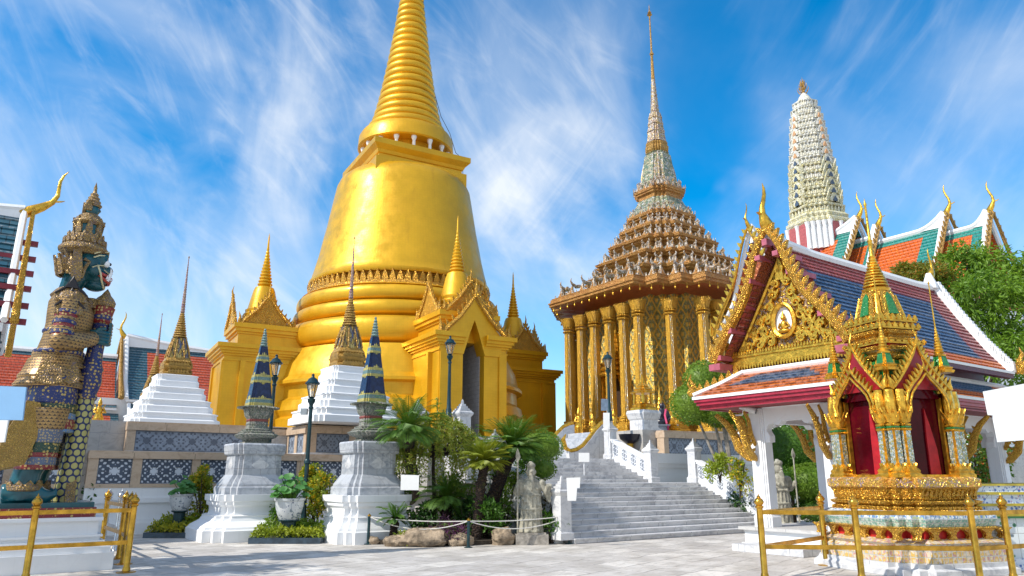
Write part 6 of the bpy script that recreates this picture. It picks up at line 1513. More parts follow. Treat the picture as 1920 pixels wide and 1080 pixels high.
p = at(1243, 800, 31.5); t = thing('black_seated_statue', 'black seated stone figure with a pink sash on a grey pedestal above the parapet', 'statue', (p.x, p.y, ZP), ROT-R(20))
zz = at(1243, 797, 31.5).z-ZP; m = MB(); m.loft(sq(), [(.5, 0), (.5, .1), (.42, .14), (.42, zz-.1), (.48, zz-.06), (.48, zz)]); m.build('pedestal', marble_g, t)
blk = plain('black_stone', (.015, .016, .03), .3); m = MB(); m.ball((0, -.05, zz+.12), .36, 14, 8, (1.1, .8, .42)); m.ball((0, 0, zz+.42), .23, 12, 8, (1, .7, 1.3)); m.ball((0, 0, zz+.80), .13, 10, 8, (1, 1, 1.15))
for sx in (-1, 1): m.tube([(sx*.20, 0, zz+.60), (sx*.30, -.05, zz+.36), (sx*.18, -.26, zz+.22)], [.08, .075, .06], 8)
o = m.build('figure', blk, t); rm = o.modifiers.new('m', 'REMESH'); rm.mode = 'VOXEL'; rm.voxel_size = .035; rm.use_smooth_shade = True
m = MB(); m.tube([(.10, -.17, zz+.66), (.02, -.20, zz+.40), (0, -.34, zz+.12), (0, -.47, zz-.1), (0, -.46, zz-.4)], .045, 6); m.build('sash', plain('pink_sash', (.62, .06, .16), .7), t)
for i, (u, v0, v1, lab) in enumerate(((1239, 797, 715, 'slender gold spire ornament rising behind the black seated statue'), (1262, 812, 772, 'short gold spire ornament right of the black seated statue'))):
    d = 33.2 if i == 0 else 31.2; p = at(u, v0, d); t = thing('gold_spire_ornament', lab, 'ornament', (p.x, p.y, ZP), ROT, 'gold spire ornaments on the upper terrace'); m = MB(); hh = at(u, v1, d).z-ZP
    m.loft(redent(2, .18), [(.32, 0), (.32, hh*.1), (.24, hh*.14), (.28, hh*.2), (.2, hh*.25), (.22, hh*.3)]); m.build('base', gilt, t); m = MB(); P = [(.17, hh*.3)]
    for k in range(6): f = k/6; P += [(.15*(1-f)+.03, hh*(.32+f*.45)), (.18*(1-f)+.03, hh*(.35+f*.45))]
    m.lathe(P+[(.02, hh*.85), (.001, hh)], 12); m.build('spire', gilt, t)
# stair with curved gilded cheeks up to the pillared shrine
t = thing('naga_stair', 'short blue-grey stair with curved gilded cheeks leading up to the pillared shrine', 'staircase', W3(18.9, 22.6, ZT), ROT)
for i in range(6): m = MB(); m.box(i*.28, 0, 0 if i == 0 else .19*i, 1.75, 2.2, .19*(i+1)); m.build('step', marble_g, t)
for y in (-.12, 2.32):
    m = MB(); pts = [(-.5, 0), (1.8, 0), (1.8, 1.55)]+[(1.8-2.2*f, 1.55-1.30*f+.16*math.sin(f*PI*2)) for f in (.1, .25, .4, .55, .7, .85, 1)]+[(-.55, .3)]
    m.prism(pts, .2, (0, y, 0), (1, 0, 0), (0, 0, 1)); m.build('cheek', marble_w, t)
    m = MB(); m.tube([(1.8, y, 1.62)]+[(1.8-2.2*f, y, 1.62-1.30*f+.16*math.sin(f*PI*2)) for f in (.1, .25, .4, .55, .7, .85, 1)]+[(-.62, y, .42), (-.74, y, .75), (-.60, y, .95)], [.08]*8+[.09, .09, .02], 8); m.build('naga_rail', gilt, t)
# gold standing figures in front of the pillared shrine
GS = 'gilded guardian figures by the shrine pillars'
def gold_figure():
    m = MB(); m.lathe([(.20, 0), (.20, .06), (.15, .10)], 12)
    for sx in (-1, 1): m.tube([(sx*.07, 0, .08), (sx*.08, 0, .35), (sx*.07, 0, .62)], [.05, .065, .085], 8)
    m.tube([(0, 0, .45), (0, 0, .62), (0, 0, .78), (0, 0, .95)], [.17, .13, .14, .09], 10); m.ball((0, 0, 1.06), .085, 10, 8, (1, 1, 1.2)); m.lathe([(.09, 1.10), (.07, 1.18), (.03, 1.26), (.001, 1.38)], 8)
    for sx in (-1, 1): m.tube([(sx*.14, 0, .88), (sx*.24, -.02, .70), (sx*.12, -.16, .70)], [.05, .042, .035], 8)
    for sx in (-1, 1): m.leaf((sx*.13, 0, .90), .14, .1, .04, (0, 1, 0), (sx*.6, 0, 1)); m.leaf((sx*.15, .03, .30), .3, .14, .04)
    return m
for i, (u, v, d, lab, s) in enumerate(((1086, 838, 35, 'gilded standing guardian figure at the left foot of the pillars', 1.05), (1112, 836, 36, 'gilded standing guardian figure between the first two front pillars', .9), (1152, 826, 33.5, 'gilded standing guardian figure beside the lamp post', .9), (181, 805, 29.6, 'tiny gilded kneeling figure on the parapet behind the club', .95))):
    p = at(u, v, d); tg = thing('gilded_figure', lab, 'statue', (p.x, p.y, max(ZP, p.z)), ROT, GS, s); gold_figure().build('figure', gilt, tg, 60)
    m = MB(); m.loft(sq(), [(.24, -.4), (.24, -.1), (.2, -.06), (.22, 0)]); m.build('pedestal', carved, tg)
p = at(1181, 832, 29); t = thing('bronze_bowl', 'black bronze bowl at the top of the stairs beside the pedestal', 'bowl', (p.x, p.y, ZT), 0); m = MB(); zb_ = at(1181, 832, 29).z-ZT; m.lathe([(.2, 0), (.22, .05), (.14, .12), (.14, zb_)], 16); m.build('stand', gilt, t); m = MB(); m.lathe([(.15, zb_), (.38, zb_+.18), (.42, zb_+.34), (.44, zb_+.36), (.36, zb_+.36), (.3, zb_+.2)], 20); m.build('bowl', blk, t, 40)
# ------------------------------------------------------------------ blank signs, rope posts
sign_w = plain('sign_white', (.80, .80, .78), .5, 0, .06, 2, .02); sign_b = plain('sign_blue', (.22, .42, .66), .5, 0, .06, 2, .02); pole_w = plain('pole_white', (.74, .75, .76), .4)
def signboard(name, label, d, quad, pole=None, m_=sign_w, cat='sign', ground=0., px=.02):
    pts = [at(u, v, d) for u, v in quad]; c = sum(pts, Vector())/len(pts); g = ground if ground is not None else c.z-.2
    t = thing(name, label, cat, (c.x, c.y, g), 0); m = MB(); m.prism([(q.x-c.x, q.z-g) for q in pts], .025, (0, 0, 0), (1, 0, 0), (0, 0, 1)); m.build('board', m_, t)
    if pole is not None: m = MB(); m.tube([(pole, .04, 0), (pole, .04, max(q.z for q in pts)-g-.05)], px, 8); m.lathe([(px*5, 0), (px*5, .02), (px*1.2, .05)], 12, (pole, .04)); m.build('pole', pole_w, t)
    return t
signboard('blank_sign', 'blank white notice fixed across the trunk of the leftmost cycad', 18.55, [(751, 919), (785, 919), (786, 891), (752, 890)], None, ground=.5)
signboard('blank_sign', 'small blank white notice on a thin post on the stair landing', 25.6, [(1085, 866), (1105, 866), (1105, 849), (1085, 849)], 0., ground=1.43)
signboard('blank_sign', 'narrow blank white board on the left foot of the staircase', 18.35, [(1064, 939), (1080, 939), (1082, 915), (1087, 915), (1088, 895), (1062, 896)], None, ground=.3)
signboard('blank_sign', 'large tilted blank white board on a pole at the right edge', 9.0, [(1871, 829), (1990, 820), (1990, 706), (1844, 734), (1853, 778), (1861, 779)], .30)
signboard('blank_sign', 'light blue blank board at the left edge beside the demon guardian', 9.5, [(-90, 786), (43, 788), (50, 726), (-90, 720)], -.1, sign_b)
signboard('blank_sign', 'small white board under the blue board at the left edge', 9.45, [(-60, 832), (9, 829), (16, 788), (-60, 788)], None, ground=.6)
signboard('blank_sign', 'blue-grey board hanging beside the lamp post at the top of the stairs', 28.2, [(1127, 770), (1140, 770), (1140, 748), (1127, 748)], .10, plain('sign_slate', (.16, .22, .30), .5), ground=ZT)
signboard('blank_sign', 'white board on the thin post below the slate board by the lamp post', 28.1, [(1131, 801), (1143, 801), (1143, 774), (1131, 774)], None, ground=ZT)
rope_m = plain('rope_white', (.62, .60, .56), .8, 0, .3, 60, .4, 80)
GR = 'rope posts round the planting bed'
rp = []
for (u, v0, v1, lab) in ((690, 1021, 964, 'dark rope post at the left end of the planting bed, before the marble plinth'), (878, 1027, 972, 'dark rope post in the middle of the planting bed'), (1067, 1020, 962, 'dark rope post at the foot of the staircase')):
    p = gnd(u, v0); hh = at(u, v1, p.y).z; t = thing('rope_post', lab, 'rope post', (p.x, p.y, 0), 0, GR); rp.append(Vector((p.x, p.y, hh-.06)))
    m = MB(); m.tube([(0, 0, 0), (0, 0, hh-.04)], .035, 10); m.lathe([(.10, 0), (.10, .015), (.04, .03)], 12); m.build('post', lamp_metal, t); m = MB(); m.lathe([(.04, hh-.05), (.05, hh-.03), (.03, hh-.01), (.001, hh+.02)], 10); m.build('cap', brass, t, 60)
for i, (a, b_) in enumerate(((rp[0], rp[1]), (rp[1], rp[2]))):
    for k, (sag, dz, lab) in enumerate(((.05, 0, 'upper'), (.24, 0, 'lower'))):
        m = MB(); m.tube([a.lerp(b_, f/14) + Vector((0, 0, -sag*4*(f/14)*(1-f/14))) for f in range(15)], .013, 6)
        tag(m.build('rope', rope_m), '%s white rope %s' % ('taut' if k == 0 else 'sagging', ('from the marble plinth to the middle rope post', 'from the middle rope post to the staircase')[i]), 'rope', 'ropes round the planting bed')
# ------------------------------------------------------------------ pots
pot_m = floral('porcelain_pot', (.52, .54, .55), [((.16, .18, .24), 5, .3), ((.24, .27, .33), 9, .3)], 2.2, .4); pot_d = plain('stone_planter', (.10, .095, .09), .7, 0, .5, 9, .4, 30)
GP = 'glazed flower pots in the hedge beds'
def pot(label, u, v0, v1, hw, d):
    p = at(u, v0, d); r = hw*d/F; h = at(u, v1, d).z-p.z; t = thing('flower_pot', label, 'pot', (p.x, p.y, p.z), 0, GP); m = MB()
    m.lathe([(r*.62, 0), (r*.66, h*.05), (r*.82, h*.3), (r*.94, h*.62), (r*.96, h*.85), (r*1.04, h*.9), (r*1.05, h), (r*.93, h), (r*.9, h*.85), (.001, h*.82)], 28); m.build('bowl', pot_m, t, 40)
    m = MB(); m.lathe([(r*.5, -p.z+.02), (r*.5, -.06), (r*.7, -.03), (r*.7, 0)], 16); m.build('stand', lamp_metal, t); return p+Vector((0, 0, h)), r
pot1 = pot('patterned grey flower pot with lotus leaves in the left hedge bed', 337, 957, 926, 20, 21.5)
pot2 = pot('patterned grey flower pot with lotus leaves between the two cone plinths', 541, 974, 934, 26, 19.6)
t = thing('stone_planter', 'dark stone planter cut by the bottom left corner', 'planter', (-7.65, 10.2, 0), 0); m = MB(); m.lathe([(.34, 0), (.36, .06), (.28, .14), (.36, .26), (.42, .36), (.40, .42), (.46, .48), (.52, .55), (.53, .60), (.46, .60), (.44, .52)], 28); m.build('bowl', pot_d, t, 40); m = MB(); m.lathe([(.44, .50), (.44, .53)], 20); m.build('soil', plain('soil', (.05, .035, .025), .9), t)
# ------------------------------------------------------------------ stone warriors
gran = plain('weathered_granite', (.36, .34, .27), .85, 0, .45, 7, .5, 26, .02)
def warrior(label, loc, rz, h, spear_x, plinth, ns):
    t = thing('stone_warrior', label, 'statue', loc, rz); k = h/1.9
    m = MB(); E = circ(14)
    st = len(m.v)
    m.loft(E, [(.36, .26, 0), (.35, .25, .08), (.31, .23, .35), (.29, .22, .7), (.27, .20, 1.0), (.30, .21, 1.2), (.27, .19, 1.36), (.12, .12, 1.47)])
    m.ball((0, -.02, 1.62), .135, 12, 10, (1, 1, 1.2)); m.ball((0, -.04, 1.80), .125, 10, 8, (1.05, 1.05, .75)); m.tube([(0, 0, 1.78), (0, .02, 1.92)], [.10, .05], 8)
    m.tube([(0, -.13, 1.55), (0, -.19, 1.36), (0, -.22, 1.12)], [.07, .075, .02], 8); m.tube([(0, -.13, 1.66), (0, -.185, 1.61)], [.03, .035], 6)
    for s in (-1, 1): m.ball((s*.05, -.125, 1.67), .022, 6, 5); m.ball((s*.135, 0, 1.62), .035, 6, 5, (.5, 1, 1.4)); m.ball((s*.30, 0, 1.30), .13, 10, 8); m.ball((s*.12, -.16, .03), .11, 8, 6, (1, 1.4, .7))
    s = spear_x
    m.tube([(s*.30, 0, 1.30), (s*.42, -.06, 1.05), (s*.40, -.20, 1.18)], [.12, .11, .07], 10); m.ball((s*.40, -.22, 1.22), .07, 8, 6)
    m.tube([(-s*.30, 0, 1.30), (-s*.46, -.04, 1.06), (-s*.50, -.16, 1.28)], [.12, .12, .09], 10); m.tube([(-s*.46, -.02, 1.06), (-s*.52, 0, .8)], [.13, .04], 8)
    for z_, r in ((1.0, .285), (.62, .31), (.34, .325)): m.tube([(r*math.cos(a), r*.76*math.sin(a), z_) for a in [2*PI*i/18 for i in range(19)]], .028, 6)
    for i in range(7): a = R(200+23*i); m.tube([(.27*math.cos(a), .21*math.sin(a), .98), (.33*math.cos(a), .245*math.sin(a), .1)], .022, 5)
    for i in range(16):
        a = R(ns.uniform(195, 345)); z_ = ns.uniform(.3, 1.25); m.ball((.30*math.cos(a), .22*math.sin(a), z_), ns.uniform(.03, .06), 6, 5)
    m.v = [Vector((v.x*k, v.y*k, v.z*k+plinth)) for v in m.v]
    o = m.build('figure', gran, t); rm = o.modifiers.new('m', 'REMESH'); rm.mode = 'VOXEL'; rm.voxel_size = .016; rm.use_smooth_shade = True
    m = MB(); m.tube([(s*.40*k, -.26*k, plinth), (s*.40*k, -.26*k, plinth+1.95*k)], .022, 8); m.prism([(-.02, 0), (.02, 0), (.075, .10), (.04, .22), (0, .32), (-.04, .22), (-.05, .1)], .03, (s*.40*k, -.26*k, plinth+1.92*k), (1, 0, 0), (0, 0, 1)); m.build('spear', gran, t)
    m = MB(); m.box(-.46*k, -.36*k, 0, .44*k, .34*k, plinth*.86); m.box(-.40*k, -.30*k, plinth*.86, .38*k, .28*k, plinth); m.build('plinth', plain('plinth_granite', (.34, .31, .27), .9, 0, .4, 9, .6, 30, .02), t)
p = gnd(997, 1022); warrior('pale weathered stone warrior holding a spear, standing at the planting bed by the stairs', (p.x, p.y+.3, 0), R(4), at(997, 866, p.y).z-.28, -1, .28, random.Random(3))
p = at(1468, 985, 23.4); warrior('pale stone warrior with a tall spear seen through the open pavilion', (p.x, p.y, 0), R(18), at(1468, 862, 23.4).z-.2, 1, .2, random.Random(5))
# security cameras under the pavilion eave
GCAM = 'security cameras under the pavilion eave'
for (u, v, d, dx, lab) in ((1402, 768, 17.8, -.2, 'white security camera on the left pavilion column'), (1775, 752, 15.8, .25, 'long white security camera under the right eave of the pavilion')):
    p = at(u, v, d); t = thing('security_camera', lab, 'security camera', p, R(-20) if dx < 0 else R(25), GCAM); m = MB(); m.tube([(dx*.9, 0, .08), (-dx*.9, -.03, -.05)], [.06, .075], 12); m.build('housing', pole_w, t); m = MB(); m.tube([(-dx*.9, -.03, -.05), (-dx*.97, -.033, -.055)], .06, 12); m.build('lens', blk, t); m = MB(); m.tube([(dx*.4, 0, .05), (dx*.7, .05, -.12), (dx*1.6, .08, -.12)], .02, 8); m.build('bracket', pole_w, t)
GF = 'dark floodlights on the terrace ledge'
for (u, v, lab) in ((200, 848, 'dark floodlight on the ledge left of the white chedi corner'), (265, 853, 'dark floodlight on the ledge in front of the white chedi corner')):
    p = at(u, v, 24.6); t = thing('floodlight', lab, 'floodlight', (p.x, p.y, p.z-.05), R(30), GF); m = MB(); m.ball((0, 0, .10), .16, 12, 8, (1.3, .8, .7)); m.build('housing', blk, t, 60); m = MB(); m.box(-.05, -.04, -.1, .05, .04, .04); m.build('bracket', blk, t)
# ------------------------------------------------------------------ plants
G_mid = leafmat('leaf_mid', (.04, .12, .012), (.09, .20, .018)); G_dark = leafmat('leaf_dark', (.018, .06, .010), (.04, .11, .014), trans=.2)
G_lime = leafmat('leaf_lime', (.16, .26, .018), (.32, .36, .025)); G_yel = leafmat('leaf_yellow', (.30, .32, .02), (.46, .42, .03), (.06, .14, .02))
G_tree = leafmat('leaf_tree', (.07, .17, .012), (.17, .29, .02), sc=.5); G_willow = leafmat('leaf_willow', (.15, .22, .02), (.26, .30, .035), (.30, .26, .04))
G_top = leafmat('leaf_topiary', (.09, .19, .012), (.18, .28, .025), sc=.8); G_lotus = leafmat('leaf_lotus', (.06, .20, .03), (.10, .26, .08), sc=3)
G_flow = leafmat('leaf_flowering', (.05, .15, .012), (.11, .23, .02), (.50, .12, .03)); G_purp = leafmat('leaf_purple', (.06, .012, .06), (.16, .05, .14), (.12, .20, .04)); G_rust = leafmat('leaf_rust', (.16, .05, .012), (.07, .10, .015)); G_yflow = leafmat('leaf_yellowflower', (.16, .26, .02), (.28, .31, .02), (.70, .48, .02))
G_or = leafmat('leaf_orange_flush', (.10, .17, .015), (.20, .20, .02), (.42, .16, .02), sc=.5)
cyc_m = leafmat('cycad_frond', (.035, .12, .012), (.10, .20, .018), rough=.55, trans=.25, sc=2.); cyc_y = leafmat('cycad_frond_light', (.16, .22, .015), (.26, .28, .02), rough=.55, trans=.25)
def trunk_mat():
    t = Nt('cycad_bark'); v = t.co(); p = t.vor(t.mp(v, (1, 1, 2.0)), 12, 'F1'); e = t.rmp(p.outputs['Distance'], .1, .6)
    n = t.noise(v, 5, 5).outputs[0]; c = t.mix(e, (.10, .055, .03), (.015, .008, .006)); c = t.mix(t.rmp(n, .56, .72, 0, .55), c, (.10, .12, .02))
    return t.fin(c, .9, 0, t.bump(e, 1., -.06))
bark_c = trunk_mat(); bark = plain('bark_grey', (.28, .25, .21), .85, 0, .45, 7, .6, 18, .02); bark_d = plain('bark_dark', (.07, .05, .035), .9, 0, .4, 7, .6, 18, .02)
rng = random.Random(11)
def rdir(up=0.):
    while True:
        d = Vector((rng.uniform(-1, 1), rng.uniform(-1, 1), rng.uniform(-1, 1)))
        if .05 < d.length < 1: d.normalize(); d.z += up; return d.normalized()
class FB:
    def __init__(s): s.v = []; s.f = []
    def leaf(s, o, d, L_, w, fold=.25):
        sd = d.cross(Vector((rng.uniform(-1, 1), rng.uniform(-1, 1), rng.uniform(-.3, 1)))); 
        if sd.length < 1e-4: return
        sd.normalize(); n = sd.cross(d); i = len(s.v); m_ = o+d*L_*.45+n*(w*fold)
        s.v += [o, m_+sd*w*.5, o+d*L_, m_-sd*w*.5]; s.f.append((i, i+1, i+2, i+3))
    def build(s, name, m, par=None, loc=None):
        me = bpy.data.meshes.new(name); me.from_pydata([tuple(q) for q in s.v], [], s.f); me.materials.append(m); me.update()
        o = bpy.data.objects.new(name, me); COL.objects.link(o)
        if par: o.parent = par
        return o
def clump(fb, c, r, n, L_, w, droop=.2, shell=.5, sq=(1, 1, 1)):
    for _ in range(n):
        d = rdir(.15); k = r*(shell+(1-shell)*rng.random()**.6); o = c+Vector((d.x*k*sq[0], d.y*k*sq[1], d.z*k*sq[2])); q = (d+rdir()*.7+Vector((0, 0, -droop))).normalized(); fb.leaf(o, q, L_*rng.uniform(.6, 1.25), w*rng.uniform(.7, 1.2))
def crown(fb, blobs, per, L_, w, droop=.2, sub=14, r2=.38):
    """blobs: (centre, radius, squash); each is broken into leaf clumps with gaps between"""
    for c, r, sq in blobs:
        c = Vector(c)
        for _ in range(sub):
            d = rdir(.25); k = r*rng.uniform(.45, 1.0); o = c+Vector((d.x*k*sq[0], d.y*k*sq[1], d.z*k*sq[2])); clump(fb, o, r*r2*rng.uniform(.6, 1.25), per, L_, w, droop, .2)
def topi(fb, c, r, n, L_, sq=(1, 1, 1)):
    """clipped surface: leaves lie close to a lumpy rounded form"""
    c = Vector(c)
    for _ in range(n):
        d = rdir(); g = 1+.07*noise.noise(d*3+c)+.03*noise.noise(d*9+c); k = r*g*(.9+.1*rng.random()); o = c+Vector((d.x*k*sq[0], d.y*k*sq[1], d.z*k*sq[2])); q = (d*.6+rdir()).normalized(); fb.leaf(o, q, L_*rng.uniform(.6, 1.2), L_*.55)
    m = MB(); m.ball(c, r*.84, 16, 12, sq); i = len(fb.v); fb.v += m.v; fb.f += [tuple(j+i for j in f) for f in m.f]
def plant(name, label, cat, loc, group=None): return thing(name, label, cat, loc, 0, group)
# cycads
GCY = 'cycads of the planting bed'
def cycad(label, base, top, r0, nf, fl, mat, droop, seed):
    rng.seed(seed); B = Vector(base); T_ = Vector(top)-B; t = plant('cycad', label, 'cycad', B, GCY); m = MB(); pts = []; rr = []
    bend = Vector((T_.x*.35, T_.y*.35, 0))
    for i in range(15): f = i/14; p = T_*f - bend*math.sin(f*PI)*.35; pts.append(p+Vector((rng.uniform(-.012, .012), rng.uniform(-.012, .012), 0))); rr.append(r0*(1.12-.26*f+.10*(i % 2)))
    m.tube(pts, rr, 14)
    for i in range(150):                                 # stubs of old fronds
        f = rng.random(); p = T_*f - bend*math.sin(f*PI)*.35; a = rng.uniform(0, 2*PI); d = Vector((math.cos(a), math.sin(a), .5)); m.tube([p+d*r0*.8, p+d*(r0*1.12+.02)], [.03, .012], 4)
    m.build('trunk', bark_c, t)
    fb = FB()
    for i in range(nf):
        a = 2*PI*(i*.381966) ; lay = i/nf; el = R(76-78*lay**.9+rng.uniform(-6, 6)); Lf = fl*(.72+.34*math.sin(PI*min(1, lay*1.1+.1)))*rng.uniform(.9, 1.1)
        h = Vector((math.cos(a), math.sin(a), 0)); d = (h*math.cos(el)+Vector((0, 0, math.sin(el)))); p = T_.copy(); n = 15; side = Vector((-h.y, h.x, 0)); prev = p
        for k in range(n):
            f = k/n; d = (d+Vector((0, 0, -droop*(.3+f)/n*1.5))).normalized(); q = p+d*(Lf/n); up = side.cross(d)
            if k: 
                ll = fl*.23*math.sin(PI*min(1, .12+f*.86))+.03
                for s in (-1, 1):
                    for j in (0, .5):
                        o = p.lerp(q, j); ld = (side*s*.80+d*.62+up*.20).normalized(); i0 = len(fb.v); w = d*.014
                        fb.v += [o-w, o+ld*ll*.5+w*.9+up*.01, o+ld*ll-Vector((0, 0, .02)), o+ld*ll*.5-w*.9]; fb.f.append((i0, i0+1, i0+2, i0+3))
            i0 = len(fb.v); fb.v += [p-side*.010, p+side*.010, q+side*.008, q-side*.008]; fb.f.append((i0, i0+1, i0+2, i0+3)); p = q
    fb.build('fronds', mat, t)
p = gnd(775, 985); c = at(765, 808, 18.9); cycad('leftmost cycad with a tall dark trunk carrying the blank notice', (p.x, p.y+.3, 0), c, .165, 62, 1.22, cyc_m, 1.0, 1)
p = at(893, 985, 19.2); c = at(908, 868, 18.9); cycad('short cycad with yellow-green fronds between the two larger cycads', (p.x, p.y, 0), c, .12, 54, .82, cyc_y, .8, 2)
p = at(905, 985, 19.7); c = at(962, 842, 20.0); cycad('rightmost cycad with a leaning trunk and broad dome of dark fronds', (p.x, p.y, 0), c, .17, 90, 1.15, cyc_m, .8, 3)
p = at(838, 965, 20.3); cycad('low trunkless cycad with dark fronds behind the rocks', (p.x, p.y, 0), at(835, 935, 20.3), .14, 40, 1.05, cyc_m, 1.1, 4)
p = at(738, 985, 18.9); cycad('very small cycad sprouting left of the leftmost cycad trunk', (p.x, p.y, 0), at(742, 972, 18.9), .08, 18, .55, cyc_m, 1.0, 5)
# drooping tree
rng.seed(21)
p = at(812, 960, 21.4); t = plant('drooping_tree', 'airy light green tree with drooping twigs behind the leftmost cycad', 'tree', (p.x, p.y, 0)); fb = FB(); C0 = at(815, 838, 21.4)-Vector((p.x, p.y, 0))
m = MB(); m.tube([(0, 0, 0), (.05, 0, .8), (-.03, 0, C0.z*.75), (C0.x, 0, C0.z+.4)], [.09, .07, .05, .02], 8)
for i in range(340):
    a = rng.uniform(0, 2*PI); r = 1.28*math.sqrt(rng.random()); o = C0+Vector((r*math.cos(a)*1.0, r*math.sin(a), .75*(1-r*r/1.3)+rng.uniform(-.1, .25))); ln = rng.uniform(.5, 1.35); q = o.copy(); d = Vector((math.cos(a)*.4, math.sin(a)*.4, rng.uniform(-.2, .5)))
    for k in range(16):
        d = (d+Vector((rng.uniform(-.12, .12), rng.uniform(-.12, .12), -.22))).normalized(); q = q+d*ln/16
        for s in range(3): fb.leaf(q, (d*.5+rdir()).normalized(), .085, .035)
    if i % 6 == 0: m.tube([C0+Vector((0, 0, -.3)), o], [.03, .008], 5)
for (u, v) in ((822, 745), (800, 770), (832, 768), (838, 775)):
    o = at(u, v, 21.4)-Vector((p.x, p.y, 0))
    for k in range(22): q = C0.lerp(o, .4+.6*k/22); [fb.leaf(q+rdir()*.05, (rdir(.3)).normalized(), .09, .04) for s in range(3)]
    m.tube([C0, o], [.02, .006], 5)
m.build('trunk', bark_d, t); fb.build('crown', G_willow, t)
def bush(name, label, cat, u, v, d, w, h, mat, n=700, L_=.09, lw=.045, droop=.1, group=None, z0=None, stem=True, sub=12):
    """loose shrub: (u, v) is the middle of its foot at distance d; w, h metres"""
    p = at(u, v, d); z_ = 0 if z0 is None else z0; t = plant(name, label, cat, (p.x, p.y, z_), group); fb = FB(); rng.seed(int(u*7+v))
    blobs = [((rng.uniform(-.22, .22)*w, rng.uniform(-.2, .2)*w, h*(.30+.42*i/3)), w*.40*(1-.12*i), (1, 1, max(.6, h/w*.55))) for i in range(4)]
    crown(fb, blobs, max(6, n//(4*sub)), L_, lw, droop, sub, .42)
    fb.build('foliage', mat, t)
    if stem:
        m = MB()
        for i in range(5): a = rng.uniform(0, 2*PI); m.tube([(0, 0, 0), (.12*w*math.cos(a), .12*w*math.sin(a), h*.4), (.3*w*math.cos(a), .3*w*math.sin(a), h*.8)], [.025, .018, .006], 5)
        m.build('stems', bark_d, t)
    return t
# hedge beds
kerb_m = plain('kerb_slate', (.035, .06, .085), .4, 0, .5, 6, .2)
def hedge(label, u0, u1, v, d, depth, h, mats):
    A = at(u0, v, d); B = at(u1, v, d); L_ = B.x-A.x; t = plant('clipped_hedge', label, 'hedge', (A.x, A.y, 0), 'clipped hedge beds'); rng.seed(int(u0))
    m = MB(); 
    n = max(2, round(L_/.34)); 
    for (x0, y0, x1, y1) in ((0, -.1, L_, 0), (0, depth, L_, depth+.1), (0, 0, .1, depth), (L_-.1, 0, L_, depth)): m.box(x0, y0, 0, x1, y1, .14)
    m.build('kerb', kerb_m, t)
    for name, mt, y0, y1, hh in mats:
        fb = FB(); k = int(L_*(y1-y0)*1500)
        for _ in range(k):
            x = rng.uniform(.0, L_); y = rng.uniform(y0, y1); b = .6+.4*noise.noise(Vector((x*2.6, y*2.6, 3)))+.25*noise.noise(Vector((x*7, y*7, 1))); e = min(1, min(x, L_-x)*5+.35); z_ = hh*b*e*(rng.random()**.35); fb.leaf(Vector((x, y, .06+z_)), (rdir(.6)), .085*rng.uniform(.7, 1.3), .05)
        fb.build(name, mt, t)
    return t
hedge('clipped hedge bed with yellow front row under the left flower pot', 272, 392, 995, 21.0, .95, .5, (('front_row', G_yel, -.03, .40, .42), ('back_row', G_lime, .35, 1.1, .62)))
hedge('clipped bright green hedge bed between the two cone plinths', 468, 602, 1011, 19.2, 1.2, .55, (('front_row', G_lime, -.03, .5, .46), ('back_row', G_top, .4, 1.15, .66)))
hedge('low dark hedge bed behind the legs of the demon guardian', 120, 190, 985, 22.0, .6, .6, (('front_row', G_dark, 0, .7, .8),))
GSH = 'shrubs along the lower terrace wall'
bush('leafy_shrub', 'tall yellow-green shrub right of the left flower pot', 'shrub', 374, 990, 22.0, 1.15, 2.2, G_yflow, 2600, .10, .06, group=GSH)
bush('leafy_shrub', 'tall yellow-green flowering shrub right of the middle flower pot', 'shrub', 590, 1000, 20.6, 1.2, 2.3, G_yflow, 3000, .10, .06, group=GSH)
bush('leafy_shrub', 'smaller green shrub behind the middle flower pot', 'shrub', 525, 1000, 20.4, .8, 1.5, G_mid, 700, .10, .06, group=GSH)
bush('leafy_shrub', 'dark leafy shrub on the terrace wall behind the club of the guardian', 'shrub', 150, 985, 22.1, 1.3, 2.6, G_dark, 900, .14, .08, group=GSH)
# lotus leaves in the pots
def lotus(label, base, r, n, h, seed):
    rng.seed(seed); t = plant('lotus_plant', label, 'plant', base, 'lotus plants in the pots'); m = MB(); s = MB()
    for i in range(n):
        a = rng.uniform(0, 2*PI); q = r*math.sqrt(rng.random())*1.25; o = Vector((q*math.cos(a), q*math.sin(a), h*rng.uniform(.30, 1)*(1.1-q/r*.45))); R_ = rng.uniform(.07, .135); tl = Vector((math.cos(a)*.5, math.sin(a)*.5-.25, 1)).normalized(); x = tl.cross(Vector((0, 1, 0))).normalized(); y = tl.cross(x)
        c = m.P(o-tl*.04); ring = [m.P(o+x*R_*math.cos(2*PI*k/12)*rng.uniform(.85, 1.1)+y*R_*math.sin(2*PI*k/12)*rng.uniform(.85, 1.1)+tl*rng.uniform(-.015, .03)) for k in range(12)]
        for k in range(12): m.F([c, ring[k], ring[(k+1) % 12]])
        s.tube([(q*.3*math.cos(a), q*.3*math.sin(a), 0), o*.6, o-tl*.04], .010, 5)
    m.build('leaf_pads', G_lotus, t, 60); s.build('stems', G_mid, t)
lotus('lotus leaves growing from the left flower pot', pot1[0]-Vector((0, 0, .06)), pot1[1], 30, .52, 1)
lotus('lotus leaves growing from the middle flower pot', pot2[0]-Vector((0, 0, .06)), pot2[1]*1.1, 42, .74, 2)
